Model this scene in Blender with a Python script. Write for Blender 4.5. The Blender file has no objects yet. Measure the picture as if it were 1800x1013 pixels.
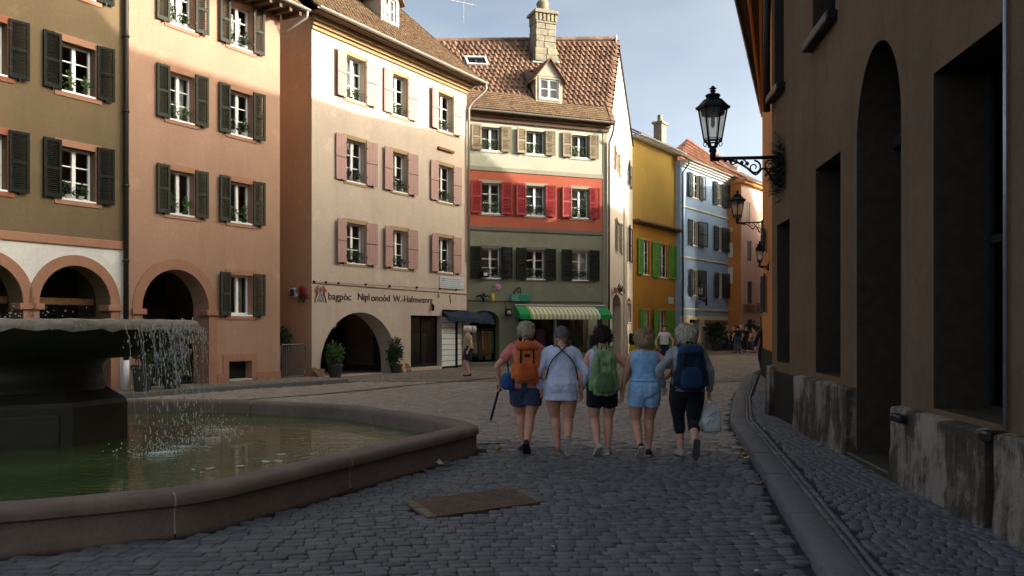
import bpy, bmesh, math, random
from mathutils import Vector, Matrix, Quaternion, noise
import numpy as np
random.seed(7)
SC = bpy.context.scene
COL = SC.collection
R = math.radians
# ------------------------------------------------------------------ camera
F = 1500.0            # focal length in photo pixels (1800 wide)
HZ = 575.0            # horizon row
EYE = 1.6
cam = bpy.data.cameras.new('camera')
cam.sensor_fit = 'HORIZONTAL'; cam.sensor_width = 36.0
cam.lens = 36.0 * F / 1800.0
cam.shift_y = (HZ - 506.5) / 1800.0
cam.clip_start = 0.05; cam.clip_end = 3000
camo = bpy.data.objects.new('camera', cam); COL.objects.link(camo)
camo.location = (0, 0, EYE); camo.rotation_euler = (R(90), 0, 0)
SC.camera = camo
# ------------------------------------------------------------------ light
SUN_AZ, SUN_EL = 97.0, 19.0      # clockwise from the view direction, above the horizon
world = bpy.data.worlds.new('World'); SC.world = world; world.use_nodes = True
_n = world.node_tree.nodes; _l = world.node_tree.links
sky = _n.new('ShaderNodeTexSky'); sky.sky_type = 'NISHITA'; sky.sun_disc = False
sky.sun_elevation = R(SUN_EL); sky.sun_rotation = R(SUN_AZ)
sky.air_density = 0.17; sky.dust_density = 4.0; sky.ozone_density = 0.0
_tc = _n.new('ShaderNodeTexCoord')
_mp = _n.new('ShaderNodeMapping'); _mp.inputs['Scale'].default_value = (1.0, 1.0, 2.6)
_nz = _n.new('ShaderNodeTexNoise'); _nz.inputs['Scale'].default_value = 1.9; _nz.inputs['Detail'].default_value = 6
_rp = _n.new('ShaderNodeMapRange'); _rp.inputs[1].default_value = .44; _rp.inputs[2].default_value = .72
_rp.inputs[3].default_value = .0; _rp.inputs[4].default_value = .38
_mx = _n.new('ShaderNodeMixRGB'); _mx.inputs[2].default_value = (1.55, 1.62, 1.66, 1)
_l.new(_tc.outputs['Generated'], _mp.inputs['Vector']); _l.new(_mp.outputs[0], _nz.inputs['Vector'])
_l.new(_nz.outputs[0], _rp.inputs[0]); _l.new(_rp.outputs[0], _mx.inputs[0]); _l.new(sky.outputs[0], _mx.inputs[1])
_hz = _n.new('ShaderNodeMixRGB'); _hz.blend_type = 'MULTIPLY'; _hz.inputs[0].default_value = 1.0; _hz.inputs[2].default_value = (.94, 1.0, .87, 1)   # thin summer haze takes the edge off the blue
_l.new(_mx.outputs[0], _hz.inputs[1]); _l.new(_hz.outputs[0], _n['Background'].inputs['Color'])
_n['Background'].inputs['Strength'].default_value = 0.15
sunl = bpy.data.lights.new('sun', 'SUN'); sunl.energy = 2.0; sunl.angle = R(0.55); sunl.color = (.90, .80, .68)
suno = bpy.data.objects.new('sun', sunl); COL.objects.link(suno)
_sd = Vector((math.sin(R(SUN_AZ)) * math.cos(R(SUN_EL)), math.cos(R(SUN_AZ)) * math.cos(R(SUN_EL)), math.sin(R(SUN_EL))))
suno.rotation_euler = _sd.to_track_quat('Z', 'Y').to_euler(); suno.location = (30, 0, 40)
SC.view_settings.view_transform = 'Standard'; SC.view_settings.look = 'None'
SC.view_settings.gamma = 1.0; SC.view_settings.use_curve_mapping = False
SC.view_settings.exposure = 2.28
SC.cycles.max_bounces = 8; SC.cycles.diffuse_bounces = 5; SC.cycles.glossy_bounces = 3
SC.cycles.transmission_bounces = 6; SC.cycles.transparent_max_bounces = 12
SC.cycles.caustics_reflective = False; SC.cycles.caustics_refractive = False
SC.cycles.use_denoising = True
# ------------------------------------------------------------------ helpers: objects
def tag(o, label=None, cat=None, group=None, kind=None):
    if label: o['label'] = label
    if cat: o['category'] = cat
    if group: o['group'] = group
    if kind: o['kind'] = kind
    return o
def empty(name, loc=(0, 0, 0), rz=0.0, label=None, cat=None, group=None):
    o = bpy.data.objects.new(name, None); COL.objects.link(o); o.empty_display_size = .2
    o.location = loc; o.rotation_euler = (0, 0, rz)
    return tag(o, label, cat, group)
def copy_tree(o, parent=None):
    c = o.copy(); COL.objects.link(c)
    if parent: c.parent = parent
    for ch in list(o.children): copy_tree(ch, c)
    return c
class MB:
    def __init__(s): s.v = []; s.f = []; s.m = []; s.mi = 0; s.T = None
    def add(s, vs, fs, mi=None):
        b = len(s.v)
        if s.T is not None: vs = [s.T @ Vector(v) for v in vs]
        s.v += [tuple(v) for v in vs]
        s.f += [tuple(i + b for i in f) for f in fs]
        s.m += [s.mi if mi is None else mi] * len(fs)
        return s
    def box(s, x0, x1, y0, y1, z0, z1, mi=None):
        return s.add([(x0,y0,z0),(x1,y0,z0),(x1,y1,z0),(x0,y1,z0),(x0,y0,z1),(x1,y0,z1),(x1,y1,z1),(x0,y1,z1)],
            [(0,3,2,1),(4,5,6,7),(0,1,5,4),(1,2,6,5),(2,3,7,6),(3,0,4,7)], mi)
    def cbox(s, x0, x1, y0, y1, z0, z1, c, mi=None):   # box with all vertical + top edges chamfered by c
        v = []; 
        def ring(x0, x1, y0, y1, z, k): return [(x0+k,y0,z),(x1-k,y0,z),(x1,y0+k,z),(x1,y1-k,z),(x1-k,y1,z),(x0+k,y1,z),(x0,y1-k,z),(x0,y0+k,z)]
        rs = [ring(x0+c*.6,x1-c*.6,y0+c*.6,y1-c*.6,z0,c*.8), ring(x0,x1,y0,y1,z0+c,c), ring(x0,x1,y0,y1,z1-c,c), ring(x0+c*.6,x1-c*.6,y0+c*.6,y1-c*.6,z1,c*.8)]
        return s.rings(rs, mi=mi)
    def rings(s, rs, closed=True, caps=True, mi=None):
        n = len(rs[0]); vs = [p for r in rs for p in r]; fs = []
        for i in range(len(rs)-1):
            for j in range(n if closed else n-1):
                k = (j+1) % n
                fs.append((i*n+j, i*n+k, (i+1)*n+k, (i+1)*n+j))
        if caps and closed:
            fs.append(tuple(range(n-1, -1, -1))); fs.append(tuple((len(rs)-1)*n+j for j in range(n)))
        return s.add(vs, fs, mi)
    def tube(s, pts, r, n=8, mi=None, flat=1.0):
        pts = [Vector(p) for p in pts]; k = len(pts)
        rad = r if isinstance(r, (list, tuple)) else [r]*k
        tang = []
        for i in range(k):
            t = pts[min(i+1,k-1)] - pts[max(i-1,0)]
            tang.append(t.normalized() if t.length > 1e-9 else Vector((0,0,1)))
        a = Vector((1,0,0)) if abs(tang[0].x) < .8 else Vector((0,1,0))
        u = (a - tang[0]*a.dot(tang[0])).normalized(); rs = []
        for i in range(k):
            u = (u - tang[i]*u.dot(tang[i])).normalized(); w = tang[i].cross(u)
            rs.append([pts[i] + u*(rad[i]*math.cos(2*math.pi*j/n)) + w*(rad[i]*flat*math.sin(2*math.pi*j/n)) for j in range(n)])
        return s.rings(rs, mi=mi)
    def lathe(s, prof, n=16, c=(0,0), mi=None, caps=True, ph=0.0):
        return s.rings([[(c[0]+r*math.cos(2*math.pi*j/n+ph), c[1]+r*math.sin(2*math.pi*j/n+ph), z) for j in range(n)] for r, z in prof], caps=caps, mi=mi)
    def ell(s, c, r, n=12, m=8, mi=None, fn=None):
        vs = []; 
        for i in range(1, m):
            a = math.pi*i/m
            for j in range(n):
                b = 2*math.pi*j/n; d = Vector((math.sin(a)*math.cos(b), math.sin(a)*math.sin(b), math.cos(a)))
                k = fn(d) if fn else 1.0
                vs.append((c[0]+r[0]*d.x*k, c[1]+r[1]*d.y*k, c[2]+r[2]*d.z*k))
        t = len(vs); vs += [(c[0],c[1],c[2]+r[2]*(fn(Vector((0,0,1))) if fn else 1)), (c[0],c[1],c[2]-r[2]*(fn(Vector((0,0,-1))) if fn else 1))]
        fs = []
        for i in range(m-2):
            for j in range(n):
                k = (j+1)%n; fs.append((i*n+j, (i+1)*n+j, (i+1)*n+k, i*n+k))
        for j in range(n):
            k = (j+1)%n; fs.append((t, j, k)); fs.append((t+1, (m-2)*n+k, (m-2)*n+j))
        return s.add(vs, fs, mi)
    def prism(s, poly, y0, y1, mi=None):              # poly in (x,z), extruded along y
        n = len(poly); vs = [(x,y0,z) for x,z in poly] + [(x,y1,z) for x,z in poly]
        fs = [tuple(range(n)), tuple(range(2*n-1, n-1, -1))] + [(i,(i+1)%n+0,(i+1)%n+n,i+n) for i in range(n)]
        return s.add(vs, fs, mi)
    def hprism(s, poly, z0, z1, mi=None):             # poly in (x,y), extruded along z
        n = len(poly); vs = [(x,y,z0) for x,y in poly] + [(x,y,z1) for x,y in poly]
        fs = [tuple(range(n-1,-1,-1)), tuple(range(n, 2*n))] + [(i,(i+1)%n,(i+1)%n+n,i+n) for i in range(n)]
        return s.add(vs, fs, mi)
    def mesh(s, name, mats, smooth=False, recalc=True):
        me = bpy.data.meshes.new(name); me.from_pydata(s.v, [], s.f)
        for m in (mats if isinstance(mats, (list, tuple)) else [mats]): me.materials.append(m)
        if any(s.m): me.polygons.foreach_set('material_index', s.m)
        if recalc:
            bm = bmesh.new(); bm.from_mesh(me); bmesh.ops.recalc_face_normals(bm, faces=bm.faces); bm.to_mesh(me); bm.free()
        if smooth:
            me.polygons.foreach_set('use_smooth', [True]*len(me.polygons))
            if smooth != True: me.set_sharp_from_angle(angle=R(smooth))
        me.update(); return me
    def build(s, name, mats, parent=None, smooth=False, loc=None, rz=None, label=None, cat=None, group=None, kind=None, recalc=True):
        o = bpy.data.objects.new(name, s.mesh(name, mats, smooth, recalc)); COL.objects.link(o)
        if parent: o.parent = parent
        if loc is not None: o.location = loc
        if rz is not None: o.rotation_euler = (0,0,rz)
        return tag(o, label, cat, group, kind)
def link(name, me, parent=None, loc=(0,0,0), rot=(0,0,0), label=None, cat=None, group=None, kind=None):
    o = bpy.data.objects.new(name, me); COL.objects.link(o)
    if parent: o.parent = parent
    o.location = loc; o.rotation_euler = rot
    return tag(o, label, cat, group, kind)
# ------------------------------------------------------------------ helpers: materials
def lin(c):
    return tuple(((x/255)/12.92 if x/255 <= .04045 else ((x/255+.055)/1.055)**2.4) for x in c)
class NT:
    def __init__(s, name):
        s.mat = bpy.data.materials.new(name); s.mat.use_nodes = True
        s.nt = s.mat.node_tree; s.b = s.nt.nodes['Principled BSDF']; s.out = s.nt.nodes['Material Output']
    def n(s, t, **kw):
        o = s.nt.nodes.new(t)
        for k, v in kw.items(): setattr(o, k, v)
        return o
    def l(s, a, b): s.nt.links.new(a, b)
    def coord(s, kind='Object', scale=(1,1,1)):
        m = s.n('ShaderNodeMapping'); m.inputs['Scale'].default_value = scale
        if kind == 'Position': s.l(s.n('ShaderNodeNewGeometry').outputs['Position'], m.inputs[0])
        else: s.l(s.n('ShaderNodeTexCoord').outputs[kind], m.inputs[0])
        return m.outputs[0]
    def noise(s, scale, vec, detail=4, rough=.55):
        o = s.n('ShaderNodeTexNoise'); o.inputs['Scale'].default_value = scale; o.inputs['Detail'].default_value = detail
        o.inputs['Roughness'].default_value = rough; s.l(vec, o.inputs['Vector']); return o.outputs[0]
    def rng(s, x, a, b, c, d):
        o = s.n('ShaderNodeMapRange'); s.l(x, o.inputs[0])
        for i, v in enumerate((a,b,c,d)): o.inputs[i+1].default_value = v
        return o.outputs[0]
    def math(s, op, a, b):
        o = s.n('ShaderNodeMath', operation=op)
        for i, v in enumerate((a,b)):
            if isinstance(v, (int,float)): o.inputs[i].default_value = v
            else: s.l(v, o.inputs[i])
        return o.outputs[0]
    def mix(s, f, a, b, mode='MIX'):
        o = s.n('ShaderNodeMixRGB', blend_type=mode)
        for i, v in enumerate((f,a,b)):
            if isinstance(v, (int,float)): o.inputs[i].default_value = v
            elif isinstance(v, (tuple,list)): o.inputs[i].default_value = (*v[:3],1)
            else: s.l(v, o.inputs[i])
        return o.outputs[0]
    def bump(s, h, strength=.3, dist=.01):
        o = s.n('ShaderNodeBump'); o.inputs['Strength'].default_value = strength; o.inputs['Distance'].default_value = dist
        s.l(h, o.inputs['Height']); s.l(o.outputs[0], s.b.inputs['Normal'])
    def base(s, c):
        if isinstance(c, (tuple,list)): s.b.inputs['Base Color'].default_value = (*c[:3],1)
        else: s.l(c, s.b.inputs['Base Color'])
    def rough(s, v, spec=.3):
        if isinstance(v,(int,float)): s.b.inputs['Roughness'].default_value = v
        else: s.l(v, s.b.inputs['Roughness'])
        s.b.inputs['Specular IOR Level'].default_value = spec
def dark(c, k): return tuple(x*k for x in c)
def plaster(name, c, var=.16, stain=.35, bump=.25):
    t = NT(name); v = t.coord('Object')
    big = t.noise(.55, v, 5, .6); mid = t.noise(3.5, v, 6, .65); fine = t.noise(55, v, 3); gr = t.noise(13, v, 5, .75)
    vs = t.coord('Object', (2.2, 2.2, .22)); st = t.noise(1.3, vs, 6, .62)
    col = t.mix(t.rng(big,.3,.7,0,1), dark(c,1-var), dark(c,1+var*.6))
    col = t.mix(t.math('MULTIPLY', t.rng(mid,.45,.75,0,1), var*1.3), col, dark(c,.72))
    col = t.mix(t.math('MULTIPLY', t.rng(st,.52,.8,0,1), stain), col, dark((c[0]*.95,c[1]*.98,c[2]),.6))
    col = t.mix(t.math('MULTIPLY', t.rng(fine,.3,.7,0,1), .22), col, dark(c,.75))
    col = t.mix(t.math('MULTIPLY', t.rng(gr,.35,.68,0,1), .30), col, dark(c,.62)); col = t.mix(t.math('MULTIPLY', t.rng(gr,.5,.3,0,1), .16), col, dark(c,1.25))
    pa = t.noise(.85, t.coord('Object',(1,1,1.3)), 3, .5); pb = t.noise(1.7, v, 2, .4)
    col = t.mix(t.math('MULTIPLY', t.rng(pa,.575,.59,0,1), .35), col, dark(c,.80)); col = t.mix(t.math('MULTIPLY', t.rng(pb,.66,.67,0,1), .30), col, dark(c,1.18))
    t.base(col); t.rough(.92,.15)
    t.bump(t.math('ADD', t.math('ADD', t.math('MULTIPLY', fine, .5), gr), mid), bump*1.4, .014)
    return t.mat
def paint(name, c, var=.2, rough=.55, wear=.0, sc=1.0, spec=.3):
    t = NT(name); v = t.coord('Object')
    a = t.noise(9*sc, v, 5, .6); b = t.noise(60*sc, v, 3); oi = t.n('ShaderNodeObjectInfo')
    col = t.mix(t.rng(a,.3,.7,0,1), dark(c,1-var), dark(c,1+var*.5))
    col = t.mix(t.math('MULTIPLY', oi.outputs['Random'], .35), col, dark(c,.78))
    if wear: col = t.mix(t.math('MULTIPLY', t.rng(b,.58,.72,0,1), wear), col, (.4,.36,.3))
    t.base(col); t.rough(t.rng(a,.3,.7,rough-.08,rough+.1), spec); t.bump(b,.12,.003)
    return t.mat
def stone(name, c, var=.25, rough=.85, sc=1.0, bump=.35, island=False, spec=.2, moss=None):
    t = NT(name); v = t.coord('Position' if island else 'Object', (sc,sc,sc))
    a = t.noise(2.2, v, 6, .65); b = t.noise(28, v, 5, .7); d = t.noise(120, v, 2)
    col = t.mix(t.rng(a,.3,.7,0,1), dark(c,1-var), dark(c,1+var))
    col = t.mix(t.math('MULTIPLY', t.rng(b,.4,.7,0,1), .45), col, dark(c,.6))
    col = t.mix(t.math('MULTIPLY', t.rng(d,.55,.75,0,1), .3), col, dark(c,1.5))
    if moss:
        m = t.noise(1.4, v, 5, .7); col = t.mix(t.math('MULTIPLY', t.rng(m,.5,.68,0,1), .75), col, moss)
    t.base(col); t.rough(t.rng(b,.3,.7,rough-.1,rough+.08), spec)
    t.bump(t.math('ADD', b, t.math('MULTIPLY', d, .4)), bump, .008)
    return t.mat
def pieces(name, cols, rough=.6, spec=.35, bump=.3, joined=True, dirt=.35):
    """Colour varies from piece to piece (per mesh island when joined, per object otherwise)."""
    t = NT(name); v = t.coord('Position')
    rnd = t.n('ShaderNodeNewGeometry').outputs['Random Per Island'] if joined else t.n('ShaderNodeObjectInfo').outputs['Random']
    r = t.n('ShaderNodeValToRGB'); r.color_ramp.interpolation = 'LINEAR'
    e = r.color_ramp.elements
    while len(e) < len(cols): e.new(.5)
    for i, c in enumerate(cols): e[i].position = i/(len(cols)-1); e[i].color = (*c,1)
    t.l(rnd, r.inputs[0])
    b = t.noise(45, v, 5, .7); g = t.noise(.8, v, 4, .6)
    col = t.mix(t.math('MULTIPLY', t.rng(b,.4,.7,0,1), dirt), r.outputs[0], dark(cols[0],.55))
    col = t.mix(t.rng(g,.35,.7,0,.45), col, dark(cols[len(cols)//2],.7))
    t.base(col); t.rough(t.rng(b,.3,.7,rough-.12,rough+.15), spec); t.bump(b, bump, .006)
    return t.mat
def simple(name, c, rough=.6, metal=0.0, spec=.3, var=.15, sc=20):
    t = NT(name); a = t.noise(sc, t.coord('Object'), 4, .6)
    t.base(t.mix(t.rng(a,.3,.7,0,1), dark(c,1-var), dark(c,1+var))); t.rough(rough, spec)
    t.b.inputs['Metallic'].default_value = metal
    t.bump(a,.08,.004); return t.mat
def cloth(name, c, var=.22, sc=1.0, bump=.8):
    t = NT(name); v = t.coord('Object')
    a = t.noise(6*sc, v, 5, .6); w = t.noise(160*sc, v, 2); k0 = t.noise(9*sc, t.coord('Object',(1,1,.55)), 4, .6); k = t.math('ABSOLUTE', t.math('SUBTRACT', k0, .5), 0)
    col = t.mix(t.rng(a,.3,.7,0,1), dark(c,1-var), dark(c,1+var)); col = t.mix(t.math('MULTIPLY', w, .25), col, dark(c,.6))
    t.base(col); t.rough(.88,.12); t.b.inputs['Sheen Weight'].default_value = .12
    t.bump(t.math('ADD', k, t.math('MULTIPLY', w, .06)), bump, .05); return t.mat
def skin(name, c):
    t = NT(name); v = t.coord('Object'); a = t.noise(8, v, 4, .6); b = t.noise(70, v, 3)
    col = t.mix(t.rng(a,.35,.65,0,1), dark(c,.86), (c[0]*1.08,c[1]*.98,c[2]*.95)); t.base(col)
    t.rough(.55,.3); t.b.inputs['Subsurface Weight'].default_value = .06; t.b.inputs['Subsurface Radius'].default_value = (.01,.004,.002)
    t.bump(b,.1,.003); return t.mat
def hairmat(name, c, c2):
    t = NT(name); v = t.coord('Object', (60,60,7)); a = t.noise(1.6, v, 5, .7); b = t.noise(7, t.coord('Object'), 4)
    t.base(t.mix(t.rng(a,.35,.65,0,1), c, c2)); t.rough(.5,.3); t.bump(t.math('ADD', a, b), .8,.012); return t.mat
def glass_thin(name, tint=(.85,.9,.9), refl=1.0):
    t = NT(name); tr = t.n('ShaderNodeBsdfTransparent'); tr.inputs[0].default_value = (*tint,1)
    gl = t.n('ShaderNodeBsdfGlossy'); gl.inputs['Roughness'].default_value = .03
    nz = t.noise(3.0, t.coord('Position'), 2); bp = t.n('ShaderNodeBump'); bp.inputs['Strength'].default_value = .06; bp.inputs['Distance'].default_value = .02
    t.l(nz, bp.inputs['Height']); t.l(bp.outputs[0], gl.inputs['Normal'])
    fr = t.n('ShaderNodeFresnel'); fr.inputs['IOR'].default_value = 1.55
    m = t.n('ShaderNodeMixShader'); f = t.math('MULTIPLY', fr.outputs[0], refl)
    t.l(f, m.inputs[0]); t.l(tr.outputs[0], m.inputs[1]); t.l(gl.outputs[0], m.inputs[2]); t.l(m.outputs[0], t.out.inputs['Surface'])
    return t.mat
def leafmat(name, c, c2):
    t = NT(name); rnd = t.n('ShaderNodeNewGeometry').outputs['Random Per Island']
    t.base(t.mix(rnd, c, c2)); t.rough(.55,.3)
    t.b.inputs['Transmission Weight'].default_value = 0.0
    return t.mat
M = {}
M['olive'] = plaster('olive_plaster', (.168,.120,.070), .14, .45)
M['white'] = plaster('white_plaster', (.72,.69,.65), .12, .3)
M['pink'] = plaster('salmon_plaster', (.40,.24,.17), .13, .4)
M['terra'] = plaster('terracotta_trim', (.37,.19,.125), .14, .25)
M['terrared'] = plaster('red_terracotta_trim', (.30,.11,.07), .14, .25)
M['cream'] = plaster('cream_plaster', (.545,.44,.36), .13, .4)
M['creamside'] = plaster('cream_plaster_bounce_tone', (.50,.29,.165), .14, .3)  # orange bounce on the alley side mixed into the cream wall colour
M['ochre'] = plaster('ochre_stone', (.36,.255,.135), .14, .2)
M['green'] = plaster('grey_green_plaster', (.225,.23,.165), .13, .35)
M['palegreen'] = plaster('pale_green_plaster', (.45,.455,.375), .09, .2)
M['band'] = plaster('grey_band_plaster', (.33,.31,.24), .1, .2)
M['red'] = plaster('red_plaster', (.42,.115,.07), .13, .25)
M['darkband'] = plaster('dark_band_plaster', (.16,.14,.12), .1, .2)
M['gable'] = plaster('gable_plaster', (.58,.50,.41), .08, .25)
M['yellow'] = plaster('yellow_plaster', (.36,.225,.05), .13, .25)
M['ochreorange'] = plaster('orange_ochre_plaster', (.42,.195,.032), .13, .3)
M['blue'] = plaster('blue_plaster', (.30,.41,.60), .09, .2)
M['bluecream'] = plaster('pale_cream_plaster', (.60,.54,.38), .1, .3)
M['farpink'] = plaster('rose_plaster', (.60,.42,.37), .1, .2)
M['orange'] = plaster('orange_render', (.55,.23,.07), .15, .35)
M['brownwall'] = plaster('brown_plaster', (.18,.112,.066), .36, .8, .5)
M['darkreveal'] = paint('shade_dark_reveal', (.062,.046,.033), .35, .9, 0, 1.0, .1)  # brown wall darkened inside the bays; shade of the recess is in the colour
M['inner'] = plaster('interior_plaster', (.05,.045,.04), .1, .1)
M['frame'] = paint('white_window_paint', (.82,.81,.80), .06, .45)
M['shut_dark'] = paint('dark_green_shutter_paint', (.013,.015,.013), .3, .75, .2, 1.0, .12)
M['shut_olive'] = paint('olive_shutter_paint', (.040,.043,.032), .25, .7, .3, 1.0, .15)
M['shut_pink'] = paint('pink_shutter_paint', (.40,.235,.21), .1, .6, .06)
M['shut_brown'] = paint('brown_shutter_paint', (.24,.19,.125), .2, .6, .15)
M['shut_red'] = paint('red_shutter_paint', (.30,.028,.032), .15, .5, .05)
M['shut_green'] = paint('bright_green_shutter_paint', (.10,.36,.035), .15, .5, .05)
M['shut_black'] = paint('black_shutter_paint', (.03,.035,.036), .2, .6, .1)
M['glass'] = glass_thin('window_glass'); M['dimglass'] = glass_thin('dusty_dark_glass', (.4,.4,.4), .12)
M['curtain'] = cloth('net_curtain', (.62,.60,.55))
M['iron'] = simple('wrought_iron', (.012,.013,.014), .5, .3)
M['gutter'] = simple('gutter_metal', (.30,.27,.24), .5, .4)
M['darkpipe'] = simple('dark_drainpipe_metal', (.035,.028,.024), .55, .3)
M['wood'] = paint('dark_timber', (.10,.055,.03), .3, .7)
M['beam'] = paint('brown_beam', (.22,.11,.05), .3, .7)
M['leaf'] = leafmat('green_leaves', (.035,.085,.02), (.09,.16,.04))
M['leafdark'] = leafmat('dark_leaves', (.012,.030,.012), (.035,.065,.025))
M['flower'] = leafmat('violet_flowers', (.16,.12,.45), (.35,.33,.65))
M['pot'] = stone('dark_pot', (.05,.05,.048), .2)
M['whitepot'] = stone('pale_pot', (.5,.48,.44), .1)
M['terrapot'] = stone('terracotta_pot', (.25,.12,.07), .2)
M['tile_brown'] = pieces('brown_roof_tiles', [(.085,.050,.032),(.145,.093,.056),(.195,.126,.076),(.118,.076,.048)], .8, .15, .3)
M['tile_red'] = pieces('clay_pantiles', [(.070,.037,.027),(.145,.080,.055),(.215,.127,.087),(.105,.060,.043)], .75, .2, .3, joined=False)
M['tile_redj'] = pieces('clay_pantiles_far', [(.070,.037,.027),(.145,.080,.055),(.215,.127,.087),(.105,.060,.043)], .75, .2, .3)
M['tile_far'] = pieces('red_roof_tiles', [(.15,.06,.04),(.23,.10,.065),(.30,.14,.09)], .85, .1, .3)
M['roofbase'] = simple('roof_battens', (.06,.04,.03), .9)
M['chimney'] = stone('pale_chimney_stone', (.21,.19,.15), .38, .9, 1.4, .6, moss=(.26,.27,.13))
M['lead'] = simple('lead_flashing', (.55,.57,.60), .5, .2)
M['slate'] = simple('grey_dormer_boards', (.33,.29,.235), .8)
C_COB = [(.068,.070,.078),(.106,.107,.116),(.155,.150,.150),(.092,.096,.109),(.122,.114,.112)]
C_SETT_BOUNCE = [(.22,.185,.15),(.34,.285,.235),(.42,.35,.295),(.28,.24,.205),(.33,.275,.225)]
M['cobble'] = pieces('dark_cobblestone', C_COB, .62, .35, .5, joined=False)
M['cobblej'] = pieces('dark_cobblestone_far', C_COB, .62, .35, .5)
M['settj_bounce'] = pieces('setts_bounce_tone', C_SETT_BOUNCE, .72, .25, .5)  # lighter copy of the cobbles; bounced facade light is mixed into its colour
M['granite'] = stone('kerb_granite', (.14,.135,.135), .15, .75, 1.2, .3)
M['fountain'] = stone('fountain_sandstone', (.18,.125,.10), .25, .8, 1.0, .35, spec=.3)
M['fountaindark'] = stone('fountain_stone_shade_tone', (.035,.030,.022), .3, .55, 1.0, .4, spec=.4, moss=(.03,.032,.014))  # darker copy of the fountain stone; pedestal and bowl carry their shade in colour
# ------------------------------------------------------------------ facades measured in the photograph
def ground(px, py):
    Y = EYE*F/(py-HZ); return ((px-900)/F*Y, Y)
class Fac:
    """A vertical wall line on the ground: photo columns give distance along it, photo rows give height."""
    def __init__(s, pt, deg, px0, flip=False):
        a = R(deg); s.d = (math.sin(a), math.cos(a)); s.O = pt
        t = s.raw(px0); s.O = (pt[0]+s.d[0]*t, pt[1]+s.d[1]*t)
        if flip: s.d = (-s.d[0], -s.d[1])
        s.rz = math.atan2(s.d[1], s.d[0])
    def raw(s, px):
        r = (px-900)/F; return (r*s.O[1]-s.O[0])/(s.d[0]-r*s.d[1])
    def s(s, px): return s.raw(px)
    def Y(s, t): return s.O[1]+s.d[1]*t
    def z(s, t, py): return EYE+(HZ-py)*s.Y(t)/F
    def zp(s, px, py): return s.z(s.raw(px), py)
    def w(s, t, y=0, z=0):   # local -> world; local x along the wall, y into the building
        return Vector((s.O[0]+s.d[0]*t-s.d[1]*y, s.O[1]+s.d[1]*t+s.d[0]*y, z))
THA = 30.5
fO = Fac(ground(492,671), THA, -60); fP = Fac(ground(492,671), THA, 228)
fC = Fac(ground(722,653), THA, 548)
fG = Fac(ground(879,643), 68.5, 818)
_gr = fG.w(fG.s(1068)); fS = Fac((_gr.x,_gr.y), 13.0, 1068)
_ye = fS.w(fS.s(1112)); fY = Fac((_ye.x,_ye.y), 33.7, 1112)
_bl = fY.w(fY.s(1190), -.35); fB = Fac((_bl.x+.35*math.sin(R(35)),_bl.y+.35*math.cos(R(35))), 35.0, 1196)
_fp = fB.w(fB.s(1283), -1.0); fF = Fac((_fp.x,_fp.y), 36.0, 1303)
fD = Fac(ground(1357,738), 5.97, 1357, flip=True)
def cells(bps): return sorted(set(round(b,4) for b in bps))
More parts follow.
